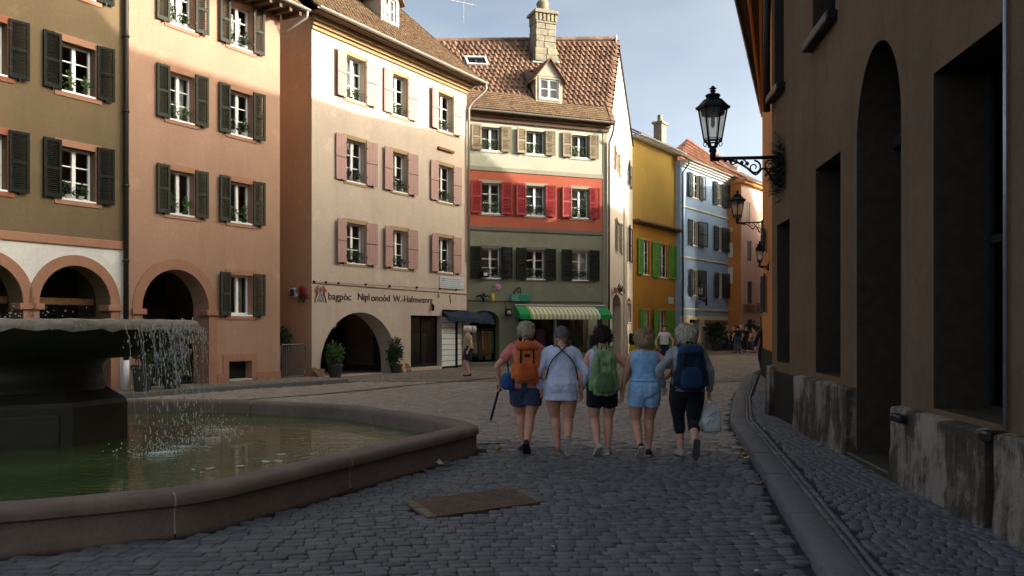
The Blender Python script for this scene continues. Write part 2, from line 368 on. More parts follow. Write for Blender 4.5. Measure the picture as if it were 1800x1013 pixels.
class House:
    def __init__(s, name, label, fac, cat='building', group=None):
        s.fac = fac; o = fac.O
        s.root = empty(name, (o[0],o[1],0), fac.rz, label, cat, group)
        s.holes = []; s.wins = 0; s.pend = []
    def part(s, name, mb, mat, smooth=False, **kw): return mb.build(name, mat, s.root, smooth, **kw)
    def wall(s, x0, x1, z0, z1, mats, zones=None, name='wall', y=0.0, rmi=None, holes=None):
        """Flat wall with openings cut through it; every opening gets its reveal. zones = [(z, material index)] from below."""
        hs = s.holes if holes is None else holes
        xs = [x0,x1]; zs = [z0,z1]
        for h in hs:
            xs += [h['a'],h['b']]; zs += [h['z0'],h['z1']]
            if 'sp' in h: zs.append(h['sp'])
        if zones: zs += [z for z,_ in zones]
        xs = [x for x in cells(xs) if x0-1e-4 <= x <= x1+1e-4]; zs = [z for z in cells(zs) if z0-1e-4 <= z <= z1+1e-4]
        mb = MB()
        for i in range(len(xs)-1):
            for j in range(len(zs)-1):
                cx = (xs[i]+xs[i+1])/2; cz = (zs[j]+zs[j+1])/2
                if any(h['a'] < cx < h['b'] and h['z0'] < cz < h['z1'] for h in hs): continue
                mi = 0
                if zones:
                    for z,k in zones:
                        if cz > z: mi = k
                mb.add([(xs[i],y,zs[j]),(xs[i+1],y,zs[j]),(xs[i+1],y,zs[j+1]),(xs[i],y,zs[j+1])], [(0,1,2,3)], mi)
        for h in hs:
            a,b,c,e,d = h['a'],h['b'],h['z0'],h['z1'],h['d']; mi = rmi if rmi is not None else h.get('mi',0)
            if 'sp' in h:
                sp = h['sp']; n = 20; m = (a+b)/2
                arc = [(m-(b-a)/2*math.cos(math.pi*k/n), sp+(e-sp)*math.sin(math.pi*k/n)) for k in range(n+1)]
                zmi = 0
                if zones:
                    for z,k in zones:
                        if (sp+e)/2 > z: zmi = k
                for k in range(n):
                    p,q = arc[k],arc[k+1]
                    if k < n/2: mb.add([(a,y,e),(p[0],y,p[1]),(q[0],y,q[1])],[(0,1,2)],zmi)
                    else: mb.add([(b,y,e),(p[0],y,p[1]),(q[0],y,q[1])],[(0,1,2)],zmi)
                out = [(a,c)]+arc+[(b,c)]
            else: out = [(a,c),(a,e),(b,e),(b,c)]
            for k in range(len(out)):
                p,q = out[k],out[(k+1)%len(out)]
                mb.add([(p[0],y,p[1]),(q[0],y,q[1]),(q[0],y+d,q[1]),(p[0],y+d,p[1])],[(0,1,2,3)],mi)
        return s.part(name, mb, mats, recalc=False)
    def hole(s, a, b, z0, z1, d=.22, sp=None, mi=0):
        h = dict(a=a,b=b,z0=z0,z1=z1,d=d,mi=mi)
        if sp: h['sp'] = sp
        s.holes.append(h); return h
    def deep(s, px, y):
        """distance along the wall of the photo column px on a plane y metres inside the wall"""
        f = s.fac; q = Fac((f.O[0]-f.d[1]*y,f.O[1]+f.d[0]*y),0,0); q.O = (f.O[0]-f.d[1]*y,f.O[1]+f.d[0]*y); q.d = f.d; return q
    def px(s, xl, xr, yt, yb):
        """opening given by its left/right photo columns and the rows of head and sill at its centre"""
        a = s.fac.s(xl); b = s.fac.s(xr); m = s.fac.s((xl+xr)/2); return a, b, s.fac.z(m,yb), s.fac.z(m,yt)
_slatcache = {}
def slat_mesh(w, mat):
    k = ('slat', round(w,2), mat.name)
    if k not in _slatcache:
        mb = MB(); c, sn = math.cos(R(38)), math.sin(R(38)); h = .042; t = .008
        q = [(-h/2*c+t/2*sn, -h/2*sn-t/2*c),(h/2*c+t/2*sn, h/2*sn-t/2*c),(h/2*c-t/2*sn, h/2*sn+t/2*c),(-h/2*c-t/2*sn,-h/2*sn+t/2*c)]
        mb.add([(0,y,z) for y,z in q]+[(w,y,z) for y,z in q], [(0,3,2,1),(4,5,6,7)]+[(i,(i+1)%4,(i+1)%4+4,i+4) for i in range(4)])
        _slatcache[k] = mb.mesh('slat', mat)
    return _slatcache[k]
def shutter(parent, x, z0, z1, w, side, mat, style='louver', y=-.015, rz=None, slats='single', holes=False):
    """open shutter hinged at x; side -1 swings left of the opening, +1 right"""
    H = z1-z0; fr = min(.065, w*.18); T = .042; mb = MB(); x0,x1 = (0,w) if side > 0 else (-w,0)
    ang = (rz if rz is not None else random.uniform(1.0,9.5))
    def rail(za, zb): mb.box(x0+fr,x1-fr,-T+.004,-.004,za,zb)
    if style == 'louver':
        mb.box(x0,x0+fr,-T,0,0,H); mb.box(x1-fr,x1,-T,0,0,H)
        rail(0,fr*1.5); rail(H-fr,H); mid = H*.50; rail(mid-fr*.5,mid+fr*.5); spans = [(fr*1.5,mid-fr*.5),(mid+fr*.5,H-fr)]
    else:
        n = 4 if w > .4 else 3; pw = w/n
        for i in range(n): mb.box(x0+i*pw+.002,x0+(i+1)*pw-.002,-T*.72,-.003,0,H)
        for zc in (.0,H*.5,H): 
            za = max(0,zc-.0 if zc == 0 else zc-.012); 
        mb.box(x0,x1,-T*.72-.006,-T*.72+.001,H*.5-.012,H*.5+.012,1); spans = []
        mb.box(x0+.02,x1-.02,-.004,.012,H*.18,H*.18+.07); mb.box(x0+.02,x1-.02,-.004,.012,H*.78,H*.78+.07)
    o = mb.build('shutter', [mat, M['wood']], parent, loc=(x,y,z0), rz=R(-ang*side))
    pitch = .046
    if style == 'louver':
        if slats == 'single':
            me = slat_mesh(w-2*fr, mat)
            for a,b in spans:
                k = max(1,int((b-a)/pitch)); st = (b-a)/k
                for i in range(k): link('slat', me, o, (x0+fr, -T*.5, a+(i+.5)*st))
        else:
            sb = MB(); p = .055 if slats == 'joined' else .08
            for a,b in spans:
                k = max(1,int((b-a)/p)); st = (b-a)/k
                for i in range(k):
                    zc = a+(i+.5)*st
                    sb.add([(x0+fr,-T*.9,zc-.018),(x1-fr,-T*.9,zc-.018),(x1-fr,-T*.1,zc+.018),(x0+fr,-T*.1,zc+.018)],[(0,1,2,3)])
                    sb.add([(x0+fr,-T*.9,zc-.026),(x1-fr,-T*.9,zc-.026),(x1-fr,-T*.9,zc-.018),(x0+fr,-T*.9,zc-.018)],[(0,1,2,3)])
            sb.build('slats', mat, o, recalc=False, kind='stuff')
    if slats != 'coarse':   # hinge straps and the hold-back catch under the leaf
        hb = MB()
        for zc in (H*.17,H*.83): hb.box(-.03,.05,-T-.006,-T+.002,zc-.014,zc+.014) if side > 0 else hb.box(-.05,.03,-T-.006,-T+.002,zc-.014,zc+.014)
        xc = w*.5*side; hb.box(xc-.012,xc+.012,-T-.02,.01,-.05,.012)
        hb.build('hinges', M['iron'], o, kind='stuff')
    return o
PANE = {}
def window(h, a, b, z0, z1, rows=3, cols=2, d=.2, fmat=None, panes=True, curtain=False, jamb=.0, barw=.028, fw=.055, glass=None):
    """casement window set back in an opening of the wall"""
    fm = fmat or M['frame']; mb = MB(); y0 = d-.045; y1 = d+.012
    aa = a+.004; bb = b-.004-jamb
    mb.box(aa,aa+fw,y0,y1,z0,z1); mb.box(bb-fw,bb,y0,y1,z0,z1); mb.box(aa+fw,bb-fw,y0,y1,z0,z0+fw*1.25); mb.box(aa+fw,bb-fw,y0,y1,z1-fw,z1)
    m = (aa+bb)/2; mw = fw*.85
    xs = [aa+fw]; 
    if cols == 2:
        mb.box(m-mw,m+mw,y0-.012,y1,z0+fw*1.25,z1-fw); xr = [(aa+fw,m-mw),(m+mw,bb-fw)]
    else: xr = [(aa+fw,bb-fw)]
    zb = z0+fw*1.25; zt = z1-fw; st = (zt-zb)/rows
    for k in range(1,rows):
        for p,q in xr: mb.box(p,q,y0+.008,y1-.006,zb+k*st-barw/2,zb+k*st+barw/2)
    mb.box(a+.002,b-.002,.0-.03,y0+.004,z0-.035,z0+.006)      # inner weathered sill board
    w = mb.build('window', fm, h.root)
    g = glass or M['glass']
    if panes:
        for p,q in xr:
            for k in range(rows):
                za = zb+k*st+(barw/2 if k else 0); zc = zb+(k+1)*st-(barw/2 if k < rows-1 else 0)
                key = (round(q-p,3),round(zc-za,3),g.name)
                if key not in PANE:
                    pb = MB(); pb.add([(0,0,0),(q-p,0,0),(q-p,0,zc-za),(0,0,zc-za)],[(0,1,2,3)]); PANE[key] = pb.mesh('pane', g, recalc=False)
                link('pane', PANE[key], w, (p, d-.012+random.uniform(-.002,.002), za), (random.uniform(-.012,.012),0,random.uniform(-.02,.02)))
    else:
        pb = MB()
        for p,q in xr: pb.add([(p,d-.012,zb),(q,d-.012,zb),(q,d-.012,zt),(p,d-.012,zt)],[(0,1,2,3)])
        pb.build('pane', g, w, recalc=False)
    if curtain:
        cb = MB(); n = 14
        for (p,q) in ([(aa+fw,m-.06),(m+.06,bb-fw)] if cols == 2 else [(aa+fw,bb-fw)]):
            vs = []; 
            for i in range(n+1):
                x = p+(q-p)*i/n; y = d+.12+.018*math.sin(i*2.3)
                vs += [(x,y,z0+.05),(x+.004*math.sin(i),y,z1)]
            cb.add(vs, [(2*i,2*i+2,2*i+3,2*i+1) for i in range(n)])
        cb.build('curtain', M['curtain'], w, True, recalc=False)
    return w
def surround(h, a, b, z0, z1, mat, t=.13, top=None, proud=.018, sill=True, jambs=True, sillmat=None):
    tp = top or t; mb = MB(); y = -proud
    if jambs:
        mb.box(a-t,a,y,.03,z0,z1); mb.box(b,b+t,y,.03,z0,z1)
    mb.box(a-t,b+t,y-.002,.03,z1,z1+tp)
    h.part('window_surround', mb, mat)
    if sill:
        sb = MB(); sb.cbox(a-t,b+t,y-.006,.03,z0-tp*.85,z0,.004); h.part('window_sill', sb, sillmat or mat)
def rail(h, a, b, z0, ht=.3, y=-.02):
    """low wrought iron guard with scrolls in front of a window"""
    mb = MB(); w = b-a
    mb.tube([(a,y,z0+ht),(b,y,z0+ht)],.009,5); mb.tube([(a,y,z0+.05),(b,y,z0+.05)],.007,5)
    n = 4
    for i in range(n):
        c = a+w*(i+.5)/n; r = w/n*.42; pts = []
        for k in range(15):
            t = k/14*2.2*2*math.pi*.7; rr = r*(1-k/18); pts.append((c+rr*math.cos(t)*.95, y, z0+ht*.52+rr*math.sin(t)*1.15))
        mb.tube(pts,.007,4)
    return mb
PLANTS = []
def leaf_clump(mb, c, r, n, size, mi=0, up=.2, rnd=random):
    for _ in range(n):
        d = Vector((rnd.gauss(0,1),rnd.gauss(0,1),rnd.gauss(0,1)+up)); d.normalize(); k = rnd.random()**.45
        p = Vector((c[0]+d.x*r[0]*k, c[1]+d.y*r[1]*k, c[2]+d.z*r[2]*k))
        L = size*rnd.uniform(.6,1.3); W = L*rnd.uniform(.35,.55)
        dirv = (d+Vector((rnd.gauss(0,.6),rnd.gauss(0,.6),rnd.gauss(0,.5)))).normalized()
        sd = dirv.cross(Vector((rnd.gauss(0,1),rnd.gauss(0,1),rnd.gauss(0,1)))).normalized(); nm = sd.cross(dirv)
        mb.add([p, p+dirv*L*.5+sd*W*.5+nm*L*.06, p+dirv*L-nm*L*.08, p+dirv*L*.5-sd*W*.5+nm*L*.06], [(0,1,2,3)], mi)
def plant_meshes():
    for v in range(4):
        rnd = random.Random(50+v); lb = MB(); pb = MB()
        pb.lathe([(.05,0),(.065,.09),(.072,.095),(.06,.1)],8)
        for k,x in enumerate((-.17,.15)):
            leaf_clump(lb,(x,0,.17),(.12,.08,.12+.03*rnd.random()),34,.085,0,.5,rnd)
            for s in range(4):
                t = rnd.uniform(-.12,.12); hh = rnd.uniform(.22,.40)
                lb.tube([(x,0,.1),(x+t*.5,0,.1+hh*.5),(x+t,rnd.uniform(-.04,.04),hh)],.004,3)
                leaf_clump(lb,(x+t,0,hh),(.05,.04,.05),7,.07,0,.3,rnd)
        PLANTS.append((pb.mesh('pot',M['pot' if v%2 else 'whitepot'],True), lb.mesh('foliage',M['leaf' if v%2 else 'leafdark'],recalc=False)))
plant_meshes()
def sill_plant(h, a, b, z0, label, y=.06, sc=None):
    v = random.randrange(4); o = empty('window_plant', h.fac.w((a+b)/2+random.uniform(-.03,.03), y, z0+.006), h.fac.rz, label, 'plant', 'plants on the window sills')
    s = sc or min(1.15,(b-a)/.66)*random.uniform(.85,1.1); o.scale = (s if random.random() < .5 else -s, s, s)
    link('pot', PLANTS[v][0], o, (-.17,0,0)); link('pot', PLANTS[v][0], o, (.15,0,0)); link('foliage', PLANTS[v][1], o)
    return o
def gutter(h, x0, x1, y, z, mat=None, r=.075):
    mb = MB(); n = 8; prof = [(y+r*math.cos(math.pi+math.pi*k/n), z+r*math.sin(math.pi+math.pi*k/n)) for k in range(n+1)]
    inn = [(y+(r-.012)*math.cos(math.pi+math.pi*k/n), z+(r-.012)*math.sin(math.pi+math.pi*k/n)) for k in range(n,-1,-1)]
    q = prof+inn
    mb.rings([[(x0,a,b) for a,b in q],[(x1,a,b) for a,b in q]])
    k = int((x1-x0)/.8)
    for i in range(k+1):
        x = x0+(x1-x0)*(i+.5)/(k+1); mb.box(x-.015,x+.015,y-r-.006,y+r,z-.002,z+.012)
    return h.part('gutter', mb, mat or M['gutter'], 40)
def plain_tiles(h, x0, x1, y0, z0, y1, z1, mat, tw=.19, te=.15, name='roof_tiles', seed=1, skip=None):
    """courses of flat tiles on the slope that runs from the eave (y0,z0) to the ridge (y1,z1)"""
    rnd = random.Random(seed); L = math.hypot(y1-y0,z1-z0); dy,dz = (y1-y0)/L,(z1-z0)/L; ny,nz = -dz,dy
    n = int(L/te); mb = MB(); m = int((x1-x0)/tw)
    for j in range(n):
        off = (j%2)*.5
        for i in range(-1,m+1):
            a = x0+(i+off)*tw; b = a+tw-.008
            a = max(a,x0); b = min(b,x1)
            if b-a < .03: continue
            if skip and skip((a+b)/2,(j+.5)*te): continue
            t0 = j*te+rnd.uniform(-.006,.006); t1 = min(t0+te*1.15,L); u0 = .034+rnd.uniform(-.003,.005); u1 = .012; c = .02
            def P(x,t,u): return (x,y0+dy*t+ny*u,z0+dz*t+nz*u)
            mb.add([P(a+c,t0,u0),P(b-c,t0,u0),P(b,t0+c,u0),P(b,t1,u1),P(a,t1,u1),P(a,t0+c,u0),P(a+c,t0,u0-.016),P(b-c,t0,u0-.016)],[(0,1,2,3,4,5),(0,6,7,1)])
    return h.part(name, mb, mat, recalc=False, kind='stuff')
fP = Fac(ground(492,671), THA, 221)
def shell(h, x0, x1, D, H, mat, left=True, right=True, back=True, cap=True, y=0.0):
    if left: h.part('side_wall', MB().add([(x0,y,0),(x0,D,0),(x0,D,H),(x0,y,H)],[(0,1,2,3)]), mat)
    if right: h.part('side_wall', MB().add([(x1,y,0),(x1,D,0),(x1,D,H),(x1,y,H)],[(0,1,2,3)]), mat)
    if back: h.part('back_wall', MB().add([(x0,D,0),(x1,D,0),(x1,D,H),(x0,D,H)],[(0,1,2,3)]), mat)
    if cap: h.part('ceiling', MB().add([(x0,y,H-.02),(x1,y,H-.02),(x1,D,H-.02),(x0,D,H-.02)],[(0,1,2,3)]), M['inner'])
def arch_trim(h, a, b, z0, sp, top, t, mat, proud=.025, y1=.04, name='arch_trim', jambs=True, impost=True):
    n = 24; m = (a+b)/2; rx = (b-a)/2; rz_ = top-sp; mb = MB(); y0 = -proud
    ins = [(m-rx*math.cos(math.pi*k/n), sp+rz_*math.sin(math.pi*k/n)) for k in range(n+1)]
    ous = [(m-(rx+t)*math.cos(math.pi*k/n), sp+(rz_+t)*math.sin(math.pi*k/n)) for k in range(n+1)]
    if jambs:
        ins = [(a,z0)]+ins+[(b,z0)]; ous = [(a-t,z0)]+ous+[(b+t,z0)]
    mb.rings([[(i[0],y0,i[1]),(o[0],y0,o[1]),(o[0],y1,o[1]),(i[0],y1,i[1])] for i,o in zip(ins,ous)])
    h.part(name, mb, mat)
    if impost:
        for x0,x1 in ((a-t-.03,a+.10),(b-.10,b+t+.03)):
            h.part('impost', MB().cbox(x0,x1,-proud-.05,.3,sp-.16,sp-.02,.012), mat)
ROWN = {0:'attic row',1:'upper row',2:'middle row',3:'lower row',4:'ground floor'}
def std_window(h, s0, s1, z0, z1, shut=None, shw=.5, style='louver', slats='single', sur=None, plant=None, rows=3, d=.2, jamb=0.0,
               st=.13, sh_up=.09, sh_dn=.02, left=True, right=True, curtain=False, railing=False, panes=True, proud=.018, revmi=0, gap=.02, cols=2):
    h.hole(s0,s1,z0,z1,d,mi=revmi)
    if not curtain and random.random() < .28: curtain = True
    w = window(h,s0,s1,z0,z1,rows=rows,d=d,jamb=jamb,curtain=curtain,panes=panes,cols=cols)
    if sur: surround(h,s0,s1,z0,z1,sur,t=st,proud=proud)
    if shut:
        if left: shutter(h.root,s0-gap,z0-sh_dn,z1+sh_up,shw,-1,shut,style,y=-proud-.008,slats=slats)
        if right: shutter(h.root,s1+gap,z0-sh_dn,z1+sh_up,shw,1,shut,style,y=-proud-.008,slats=slats)
    if railing: rail(h,s0+.01,s1-.01,z0,.30,.02).build('window_guard',M['iron'],w)
    if plant: sill_plant(h,s0,s1,z0,plant,y=.09)
    return w
# ================================================================== olive house (far left, arcade below)
H1 = House('olive_house','olive rendered house on a white arcade with red stone arches at the left edge',fO,'house')
h = H1; f = fO; xe = f.s(220)
a,b,z0,z1 = h.px(107.5,167.5,80,165); dl = f.s(199)-f.s(50)
rows_o = [(z0,z1)]
_,_,zz0,zz1 = h.px(107.5,167.5,262,352); rows_o.append((zz0,zz1))
_,_,zt0,_ = h.px(107.5,167.5,-90,-10)
rows_o.insert(0,(zt0,zt0+(z1-z0)))
shw_o = f.s(199.5)-f.s(171)
for r,(p,q) in enumerate(rows_o):
    for c,(aa,bb) in enumerate(((a-dl,b-dl),(a,b))):
        nm = None if r == 0 or c == 0 else 'leafy plant in the %s window of the olive house beside the drainpipe' % ('higher','lower')[r-1]
        std_window(h,aa,bb,p,q,M['shut_dark'],shw_o,'louver','single',M['terrared'] if c == 0 else M['terra'],nm,rows=3,d=.24,jamb=.0,st=.16,sh_up=.12)
zb = f.zp(104,430); zb2 = f.zp(104,416)
o0,o1 = f.s(68),f.s(194); top = f.zp(131,467); sp = top-(o1-o0)/2
h.hole(o0,o1,.0,top,.55,sp)
w_ = o1-o0; g = f.s(68)-f.s(40)
h.hole(o0-g-w_,o0-g,.0,top,.55,sp)
xl0 = o0-g-w_-.6
for (p,q) in ((o0,o1),(o0-g-w_,o0-g)):
    arch_trim(h,p,q,0,sp,top,.24,M['terra'],.03)
    h.part('timber_beam',MB().cbox(p-.1,q+.1,.75,.95,sp-.02,sp+.14,.02),M['beam'])
h.wall(xl0,xe,0,11.6,[M['olive'],M['white']],[(0,1),(zb,0)])
h.part('belt_course',MB().cbox(xl0,xe-.002,-.05,.02,zb,zb2+.02,.015),M['terra'])
shell(h,xl0,xe,7,11.6,M['olive'])
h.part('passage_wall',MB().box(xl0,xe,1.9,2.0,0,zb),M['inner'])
# rainwater pipe between the olive and the salmon house
dp = MB(); xd = fO.s(217)
dp.tube([(xd,-.10,.3),(xd,-.10,9.3),(xd,-.10,11.4)],.062,10)
for z in (1.3,3.2,5.0,6.8,8.6,10.2): dp.tube([(xd,-.10,z-.03),(xd,-.10,z+.03)],.08,10); dp.box(xd-.02,xd+.02,-.09,.02,z-.015,z+.015)
h.part('drainpipe',dp,M['darkpipe'],True)
h.part('drainpipe_boot',MB().tube([(xd,-.10,.05),(xd,-.10,.8)],.072,10),M['frame'],True)
# ================================================================== salmon house
H2 = House('salmon_house','salmon rendered house with olive louvred shutters and one round arched passage',fP,'house')
h = H2; f = fP; xe = f.s(492)
A = (f.s(297.5),f.s(341)); Bc = (f.s(404),f.s(443)); mA = f.s(319)
rz_ = [(f.z(mA,47),f.z(mA,-32)),(f.z(mA,213),f.z(mA,131)),(f.z(mA,377.5),f.z(mA,302))]
sA = f.s(369)-f.s(348)
for r,(p,q) in enumerate(rz_):
    for c,(aa,bb) in enumerate((A,Bc)):
        std_window(h,aa,bb,p,q,M['shut_olive'],sA,'louver','single',M['terra'],'leafy plant on the %s %s window of the salmon house' % (('left-hand','right-hand')[c],('sunlit top','middle','lower')[r]),
                   rows=(3,3,2)[r] if r < 2 else 1,d=.22,st=.15,sh_up=.10)
a,b,p,q = h.px(404,443,484,554)
std_window(h,a,b,p,q,M['shut_olive'],sA,'louver','single',M['terra'],None,rows=1,d=.22,st=.15,sh_up=.06)
o0,o1 = f.s(249.5),f.s(366.5); top = f.zp(305,473.6); sp = top-(o1-o0)/2*1.0
h.hole(o0,o1,0,top,.6,sp); arch_trim(h,o0,o1,0,sp,top,.27,M['terra'],.02)
a,b,p,q = h.px(402,442,635,667); h.hole(a,b,p,q,.3); 
surround(h,a,b,p,q,M['terra'],t=.2,sill=False); h.part('cellar_sill',MB().box(a,b,-.03,.28,p-.03,p+.012),M['whitepot'])
h.part('cellar_shutter',MB().box(a,b,.24,.28,p+.012,q),M['shut_dark'])
h.wall(0,xe,0,10.75,[M['pink']])
zpl = f.zp(430,655)
h.part('plinth',MB().cbox(o1+.28,a-.201,-.03,.02,0,zpl,.01),M['terra']); h.part('plinth',MB().cbox(b+.201,xe+.02,-.03,.02,0,zpl,.01),M['terra'])
h.part('plinth',MB().cbox(a-.2,b+.2,-.032,.02,0,p-.031,.01),M['terra'])
shell(h,0,xe,7,10.75,M['pink'])
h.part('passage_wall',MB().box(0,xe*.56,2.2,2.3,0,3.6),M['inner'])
# eaves of the salmon house
eb = MB(); eb.prism([(0,0)]*0 or [(-.01,0),(xe+.35,0),(xe+.35,.02),(-.01,.02)],-.7,.02); 
for v in range(0): pass
h.part('soffit',MB().box(-.0,xe+.35,-.72,.0,10.75,10.79),M['wood'])
rb = MB()
for i in range(14): x = .2+i*xe/13.2; rb.box(x-.05,x+.05,-.70,0,10.64,10.749)
h.part('rafters',rb,M['wood'])
gutter(h,0,xe+.38,-.80,10.86,M['gutter'])
h.part('roof_deck',MB().add([(0,-.72,10.8),(xe+.35,-.72,10.8),(xe+.35,3.2,14.6),(0,3.2,14.6)],[(0,1,2,3)]),M['roofbase'])
plain_tiles(h,0,xe+.35,-.74,10.83,3.2,14.65,M['tile_brown'],.22,.18,seed=3)
dpp = MB().tube([(xe+.30,-.80,10.82),(xe+.28,-.80,10.62),(xe+.1,-.2,10.3),(xe+.06,-.06,10.2)],.045,8); h.part('downpipe',dpp,M['gutter'],True)
# ================================================================== cream house
H3 = House('cream_house','cream rendered house with pink plank shutters, lettering and a big round archway',fC,'house')
h = H3; f = fC; xe = f.s(820); m1 = f.s(622)
cols3 = [(608.5,641.5,(591,608),(645.5,662)),(690,715,(673,690),(719.5,735)),(770,795,(755,769.5),(799,810.5))]
rows3 = [(f.z(m1,176.5),f.z(m1,101)),(f.z(m1,320),f.z(m1,247)),(f.z(m1,463),f.z(m1,393))]
for r,(p,q) in enumerate(rows3):
    for c,(xl,xr,sl,sr) in enumerate(cols3):
        aa,bb = f.s(xl),f.s(xr); sw = (f.s(662)-f.s(645.5)+f.s(735)-f.s(719.5))/2
        std_window(h,aa,bb,p,q,M['shut_pink'],sw,'plank','single',M['ochre'],'plant behind the iron guard of the %s %s window of the cream house' % (('first','second','third')[c],('sunlit top','middle','lower')[r]),
                   rows=3,d=.24,st=.13,sh_up=.08,railing=True,gap=.03,jamb=.0)
zt = f.zp(548,31)
# archway, shop window, doorway
o0,o1 = f.s(563),f.s(697); top = f.zp(628,549); 
h.hole(o0,o1,0,top,.7,top*.10+.1)
s0,s1 = f.s(722),f.s(776.5); zs = f.zp(750,555)
h.hole(s0,s1,.12,zs,.35)
d0,d1 = f.s(777.0),f.s(819.5); zd = f.zp(800,545)
h.hole(d0,d1,0.0,zd,.45)
h.wall(0,xe,0,zt,[M['cream']])
h.part('side_wall',MB().add([(0,0,0),(0,8,0),(0,8,zt),(0,0,zt)],[(0,1,2,3)]),M['creamside'])
shell(h,0,xe,8,zt,M['cream'],left=False)
h.part('cornice',MB().prism([(0,0)]*0 or [(-.14,zt-.02),(-.14,zt+.0),(xe+.1,zt+.0),(xe+.1,zt-.02)],-.05,.0),M['ochre'])
cn = MB()
for k,(yy,za,zb_) in enumerate(((-.06,zt-.34,zt-.22),(-.14,zt-.22,zt-.10),(-.26,zt-.10,zt+.02))): cn.box(-.02-.04*k,xe+.02+.04*k,yy,-.0,za,zb_-.002)
h.part('cornice',cn,M['ochre'])
ez = zt+.05; ov = .62
h.part('soffit',MB().box(-.35,xe+.35,-ov,-.0,ez-.03,ez),M['wood'])
gutter(h,-.40,xe+.42,-ov-.07,ez+.06,M['gutter'],.08)
RD = 4.3; rz1 = ez+4.35
h.part('roof_deck',MB().add([(-.4,-ov,ez+.02),(xe+.4,-ov,ez+.02),(xe+.4,RD,rz1),(-.4,RD,rz1)],[(0,1,2,3)]),M['roofbase'])
h.part('roof_deck',MB().add([(-.4,RD,rz1),(xe+.4,RD,rz1),(xe+.4,8.6,ez),(-.4,8.6,ez)],[(0,1,2,3)]),M['tile_brown'])
plain_tiles(h,-.4,xe+.4,-ov-.02,ez+.05,RD,rz1+.03,M['tile_brown'],.17,.14,seed=5)
h.part('gable_wall',MB().add([(xe,-.0,zt),(xe,RD,rz1-.1),(xe,8,zt)],[(0,1,2)]),M['cream'])
h.part('gable_wall',MB().add([(0,-.0,zt),(0,RD,rz1-.1),(0,8,zt)],[(0,1,2)]),M['creamside'])
h.part('verge_board',MB().add([(xe+.41,-ov-.02,ez-.06),(xe+.41,RD,rz1-.1),(xe+.41,RD,rz1+.08),(xe+.41,-ov-.02,ez+.1),(xe+.45,-ov-.02,ez-.06),(xe+.45,RD,rz1-.1),(xe+.45,RD,rz1+.08),(xe+.45,-ov-.02,ez+.1)],
    [(0,1,2,3),(7,6,5,4),(0,4,5,1),(1,5,6,2),(2,6,7,3),(3,7,4,0)]),M['wood'])
dp = MB().tube([(xe+.36,-ov-.07,ez+.0),(xe+.36,-ov-.07,ez-.22),(xe+.14,-.2,ez-.7),(xe+.0,-.11,ez-.95),(xe+.0,-.11,4.2)],.05,8); h.part('downpipe',dp,M['gutter'],True)
# dormer
def dormer(h, xc, w, yf, zb, zh, peak, roofmat, wallmat, pitch_dir, win=(.56,.9,.14), rows=2, depth=2.6, ov=.18):
    x0,x1 = xc-w/2,xc+w/2; zt_ = zb+zh
    mb = MB(); wa,wb = xc-win[0]/2,xc+win[0]/2; wz0,wz1 = zb+win[2],zb+win[2]+win[1]
    hs = [dict(a=wa,b=wb,z0=wz0,z1=wz1,d=.12)]
    save = h.holes; h.holes = hs
    h.wall(x0,x1,zb-.1,zt_,[wallmat],name='dormer_front',y=yf)
    h.holes = save
    ck = MB(); 
    for x in (x0,x1): ck.add([(x,yf,zb-.1),(x,yf+depth,zb-.1+depth*pitch_dir),(x,yf+depth,zt_),(x,yf,zt_)],[(0,1,2,3)])
    h.part('dormer_cheek',ck,wallmat)
    h.part('dormer_gable',MB().prism([(x0-.0,zt_+.002),(x1,zt_+.002),(xc,peak-.04)],yf-.02,yf+.05),wallmat)
    rf = MB(); t = .06
    for sgn in (-1,1):
        xe_ = xc+sgn*(w/2+ov); ze_ = zt_-ov*(peak-zt_)/(w/2)
        rf.add([(xc,yf-.16,peak),(xe_,yf-.16,ze_),(xe_,yf+depth+.4,ze_),(xc,yf+depth+.4,peak),(xc,yf-.16,peak-t),(xe_,yf-.16,ze_-t),(xe_,yf+depth+.4,ze_-t),(xc,yf+depth+.4,peak-t)],
            [(0,1,2,3),(7,6,5,4),(0,4,5,1),(1,5,6,2),(2,6,7,3)])
    h.part('dormer_roof',rf,roofmat)
    class Q: pass
    q = Q(); q.root = h.root
    tb = MB(); 
    for (p,q_,r_,s_) in ((wa-.07,wa,wz0-.07,wz1+.07),(wb,wb+.07,wz0-.07,wz1+.07),(wa,wb,wz1,wz1+.07),(wa,wb,wz0-.07,wz0)): tb.box(p,q_,yf-.03,yf+.02,r_,s_)
    h.part('dormer_trim',tb,M['slate'])
    ww = window(h,wa,wb,wz0,wz1,rows=rows,d=.08)
    ww.location = (0,yf,0)
    h.part('dormer_lining',MB().box(wa-.05,wb+.05,yf+.25,yf+.27,wz0-.05,wz1+.05),M['curtain'])
sl3 = (rz1-ez)/(RD+ov)
yf = 1.0; sd = f.s(700)
sd = h.deep(0,yf).s(686)
dormer(h,sd,1.05,yf,ez+(yf+ov)*sl3-.05,1.2,ez+(yf+ov)*sl3+1.75,M['tile_brown'],M['slate'],sl3,(.62,.86,.18),2)
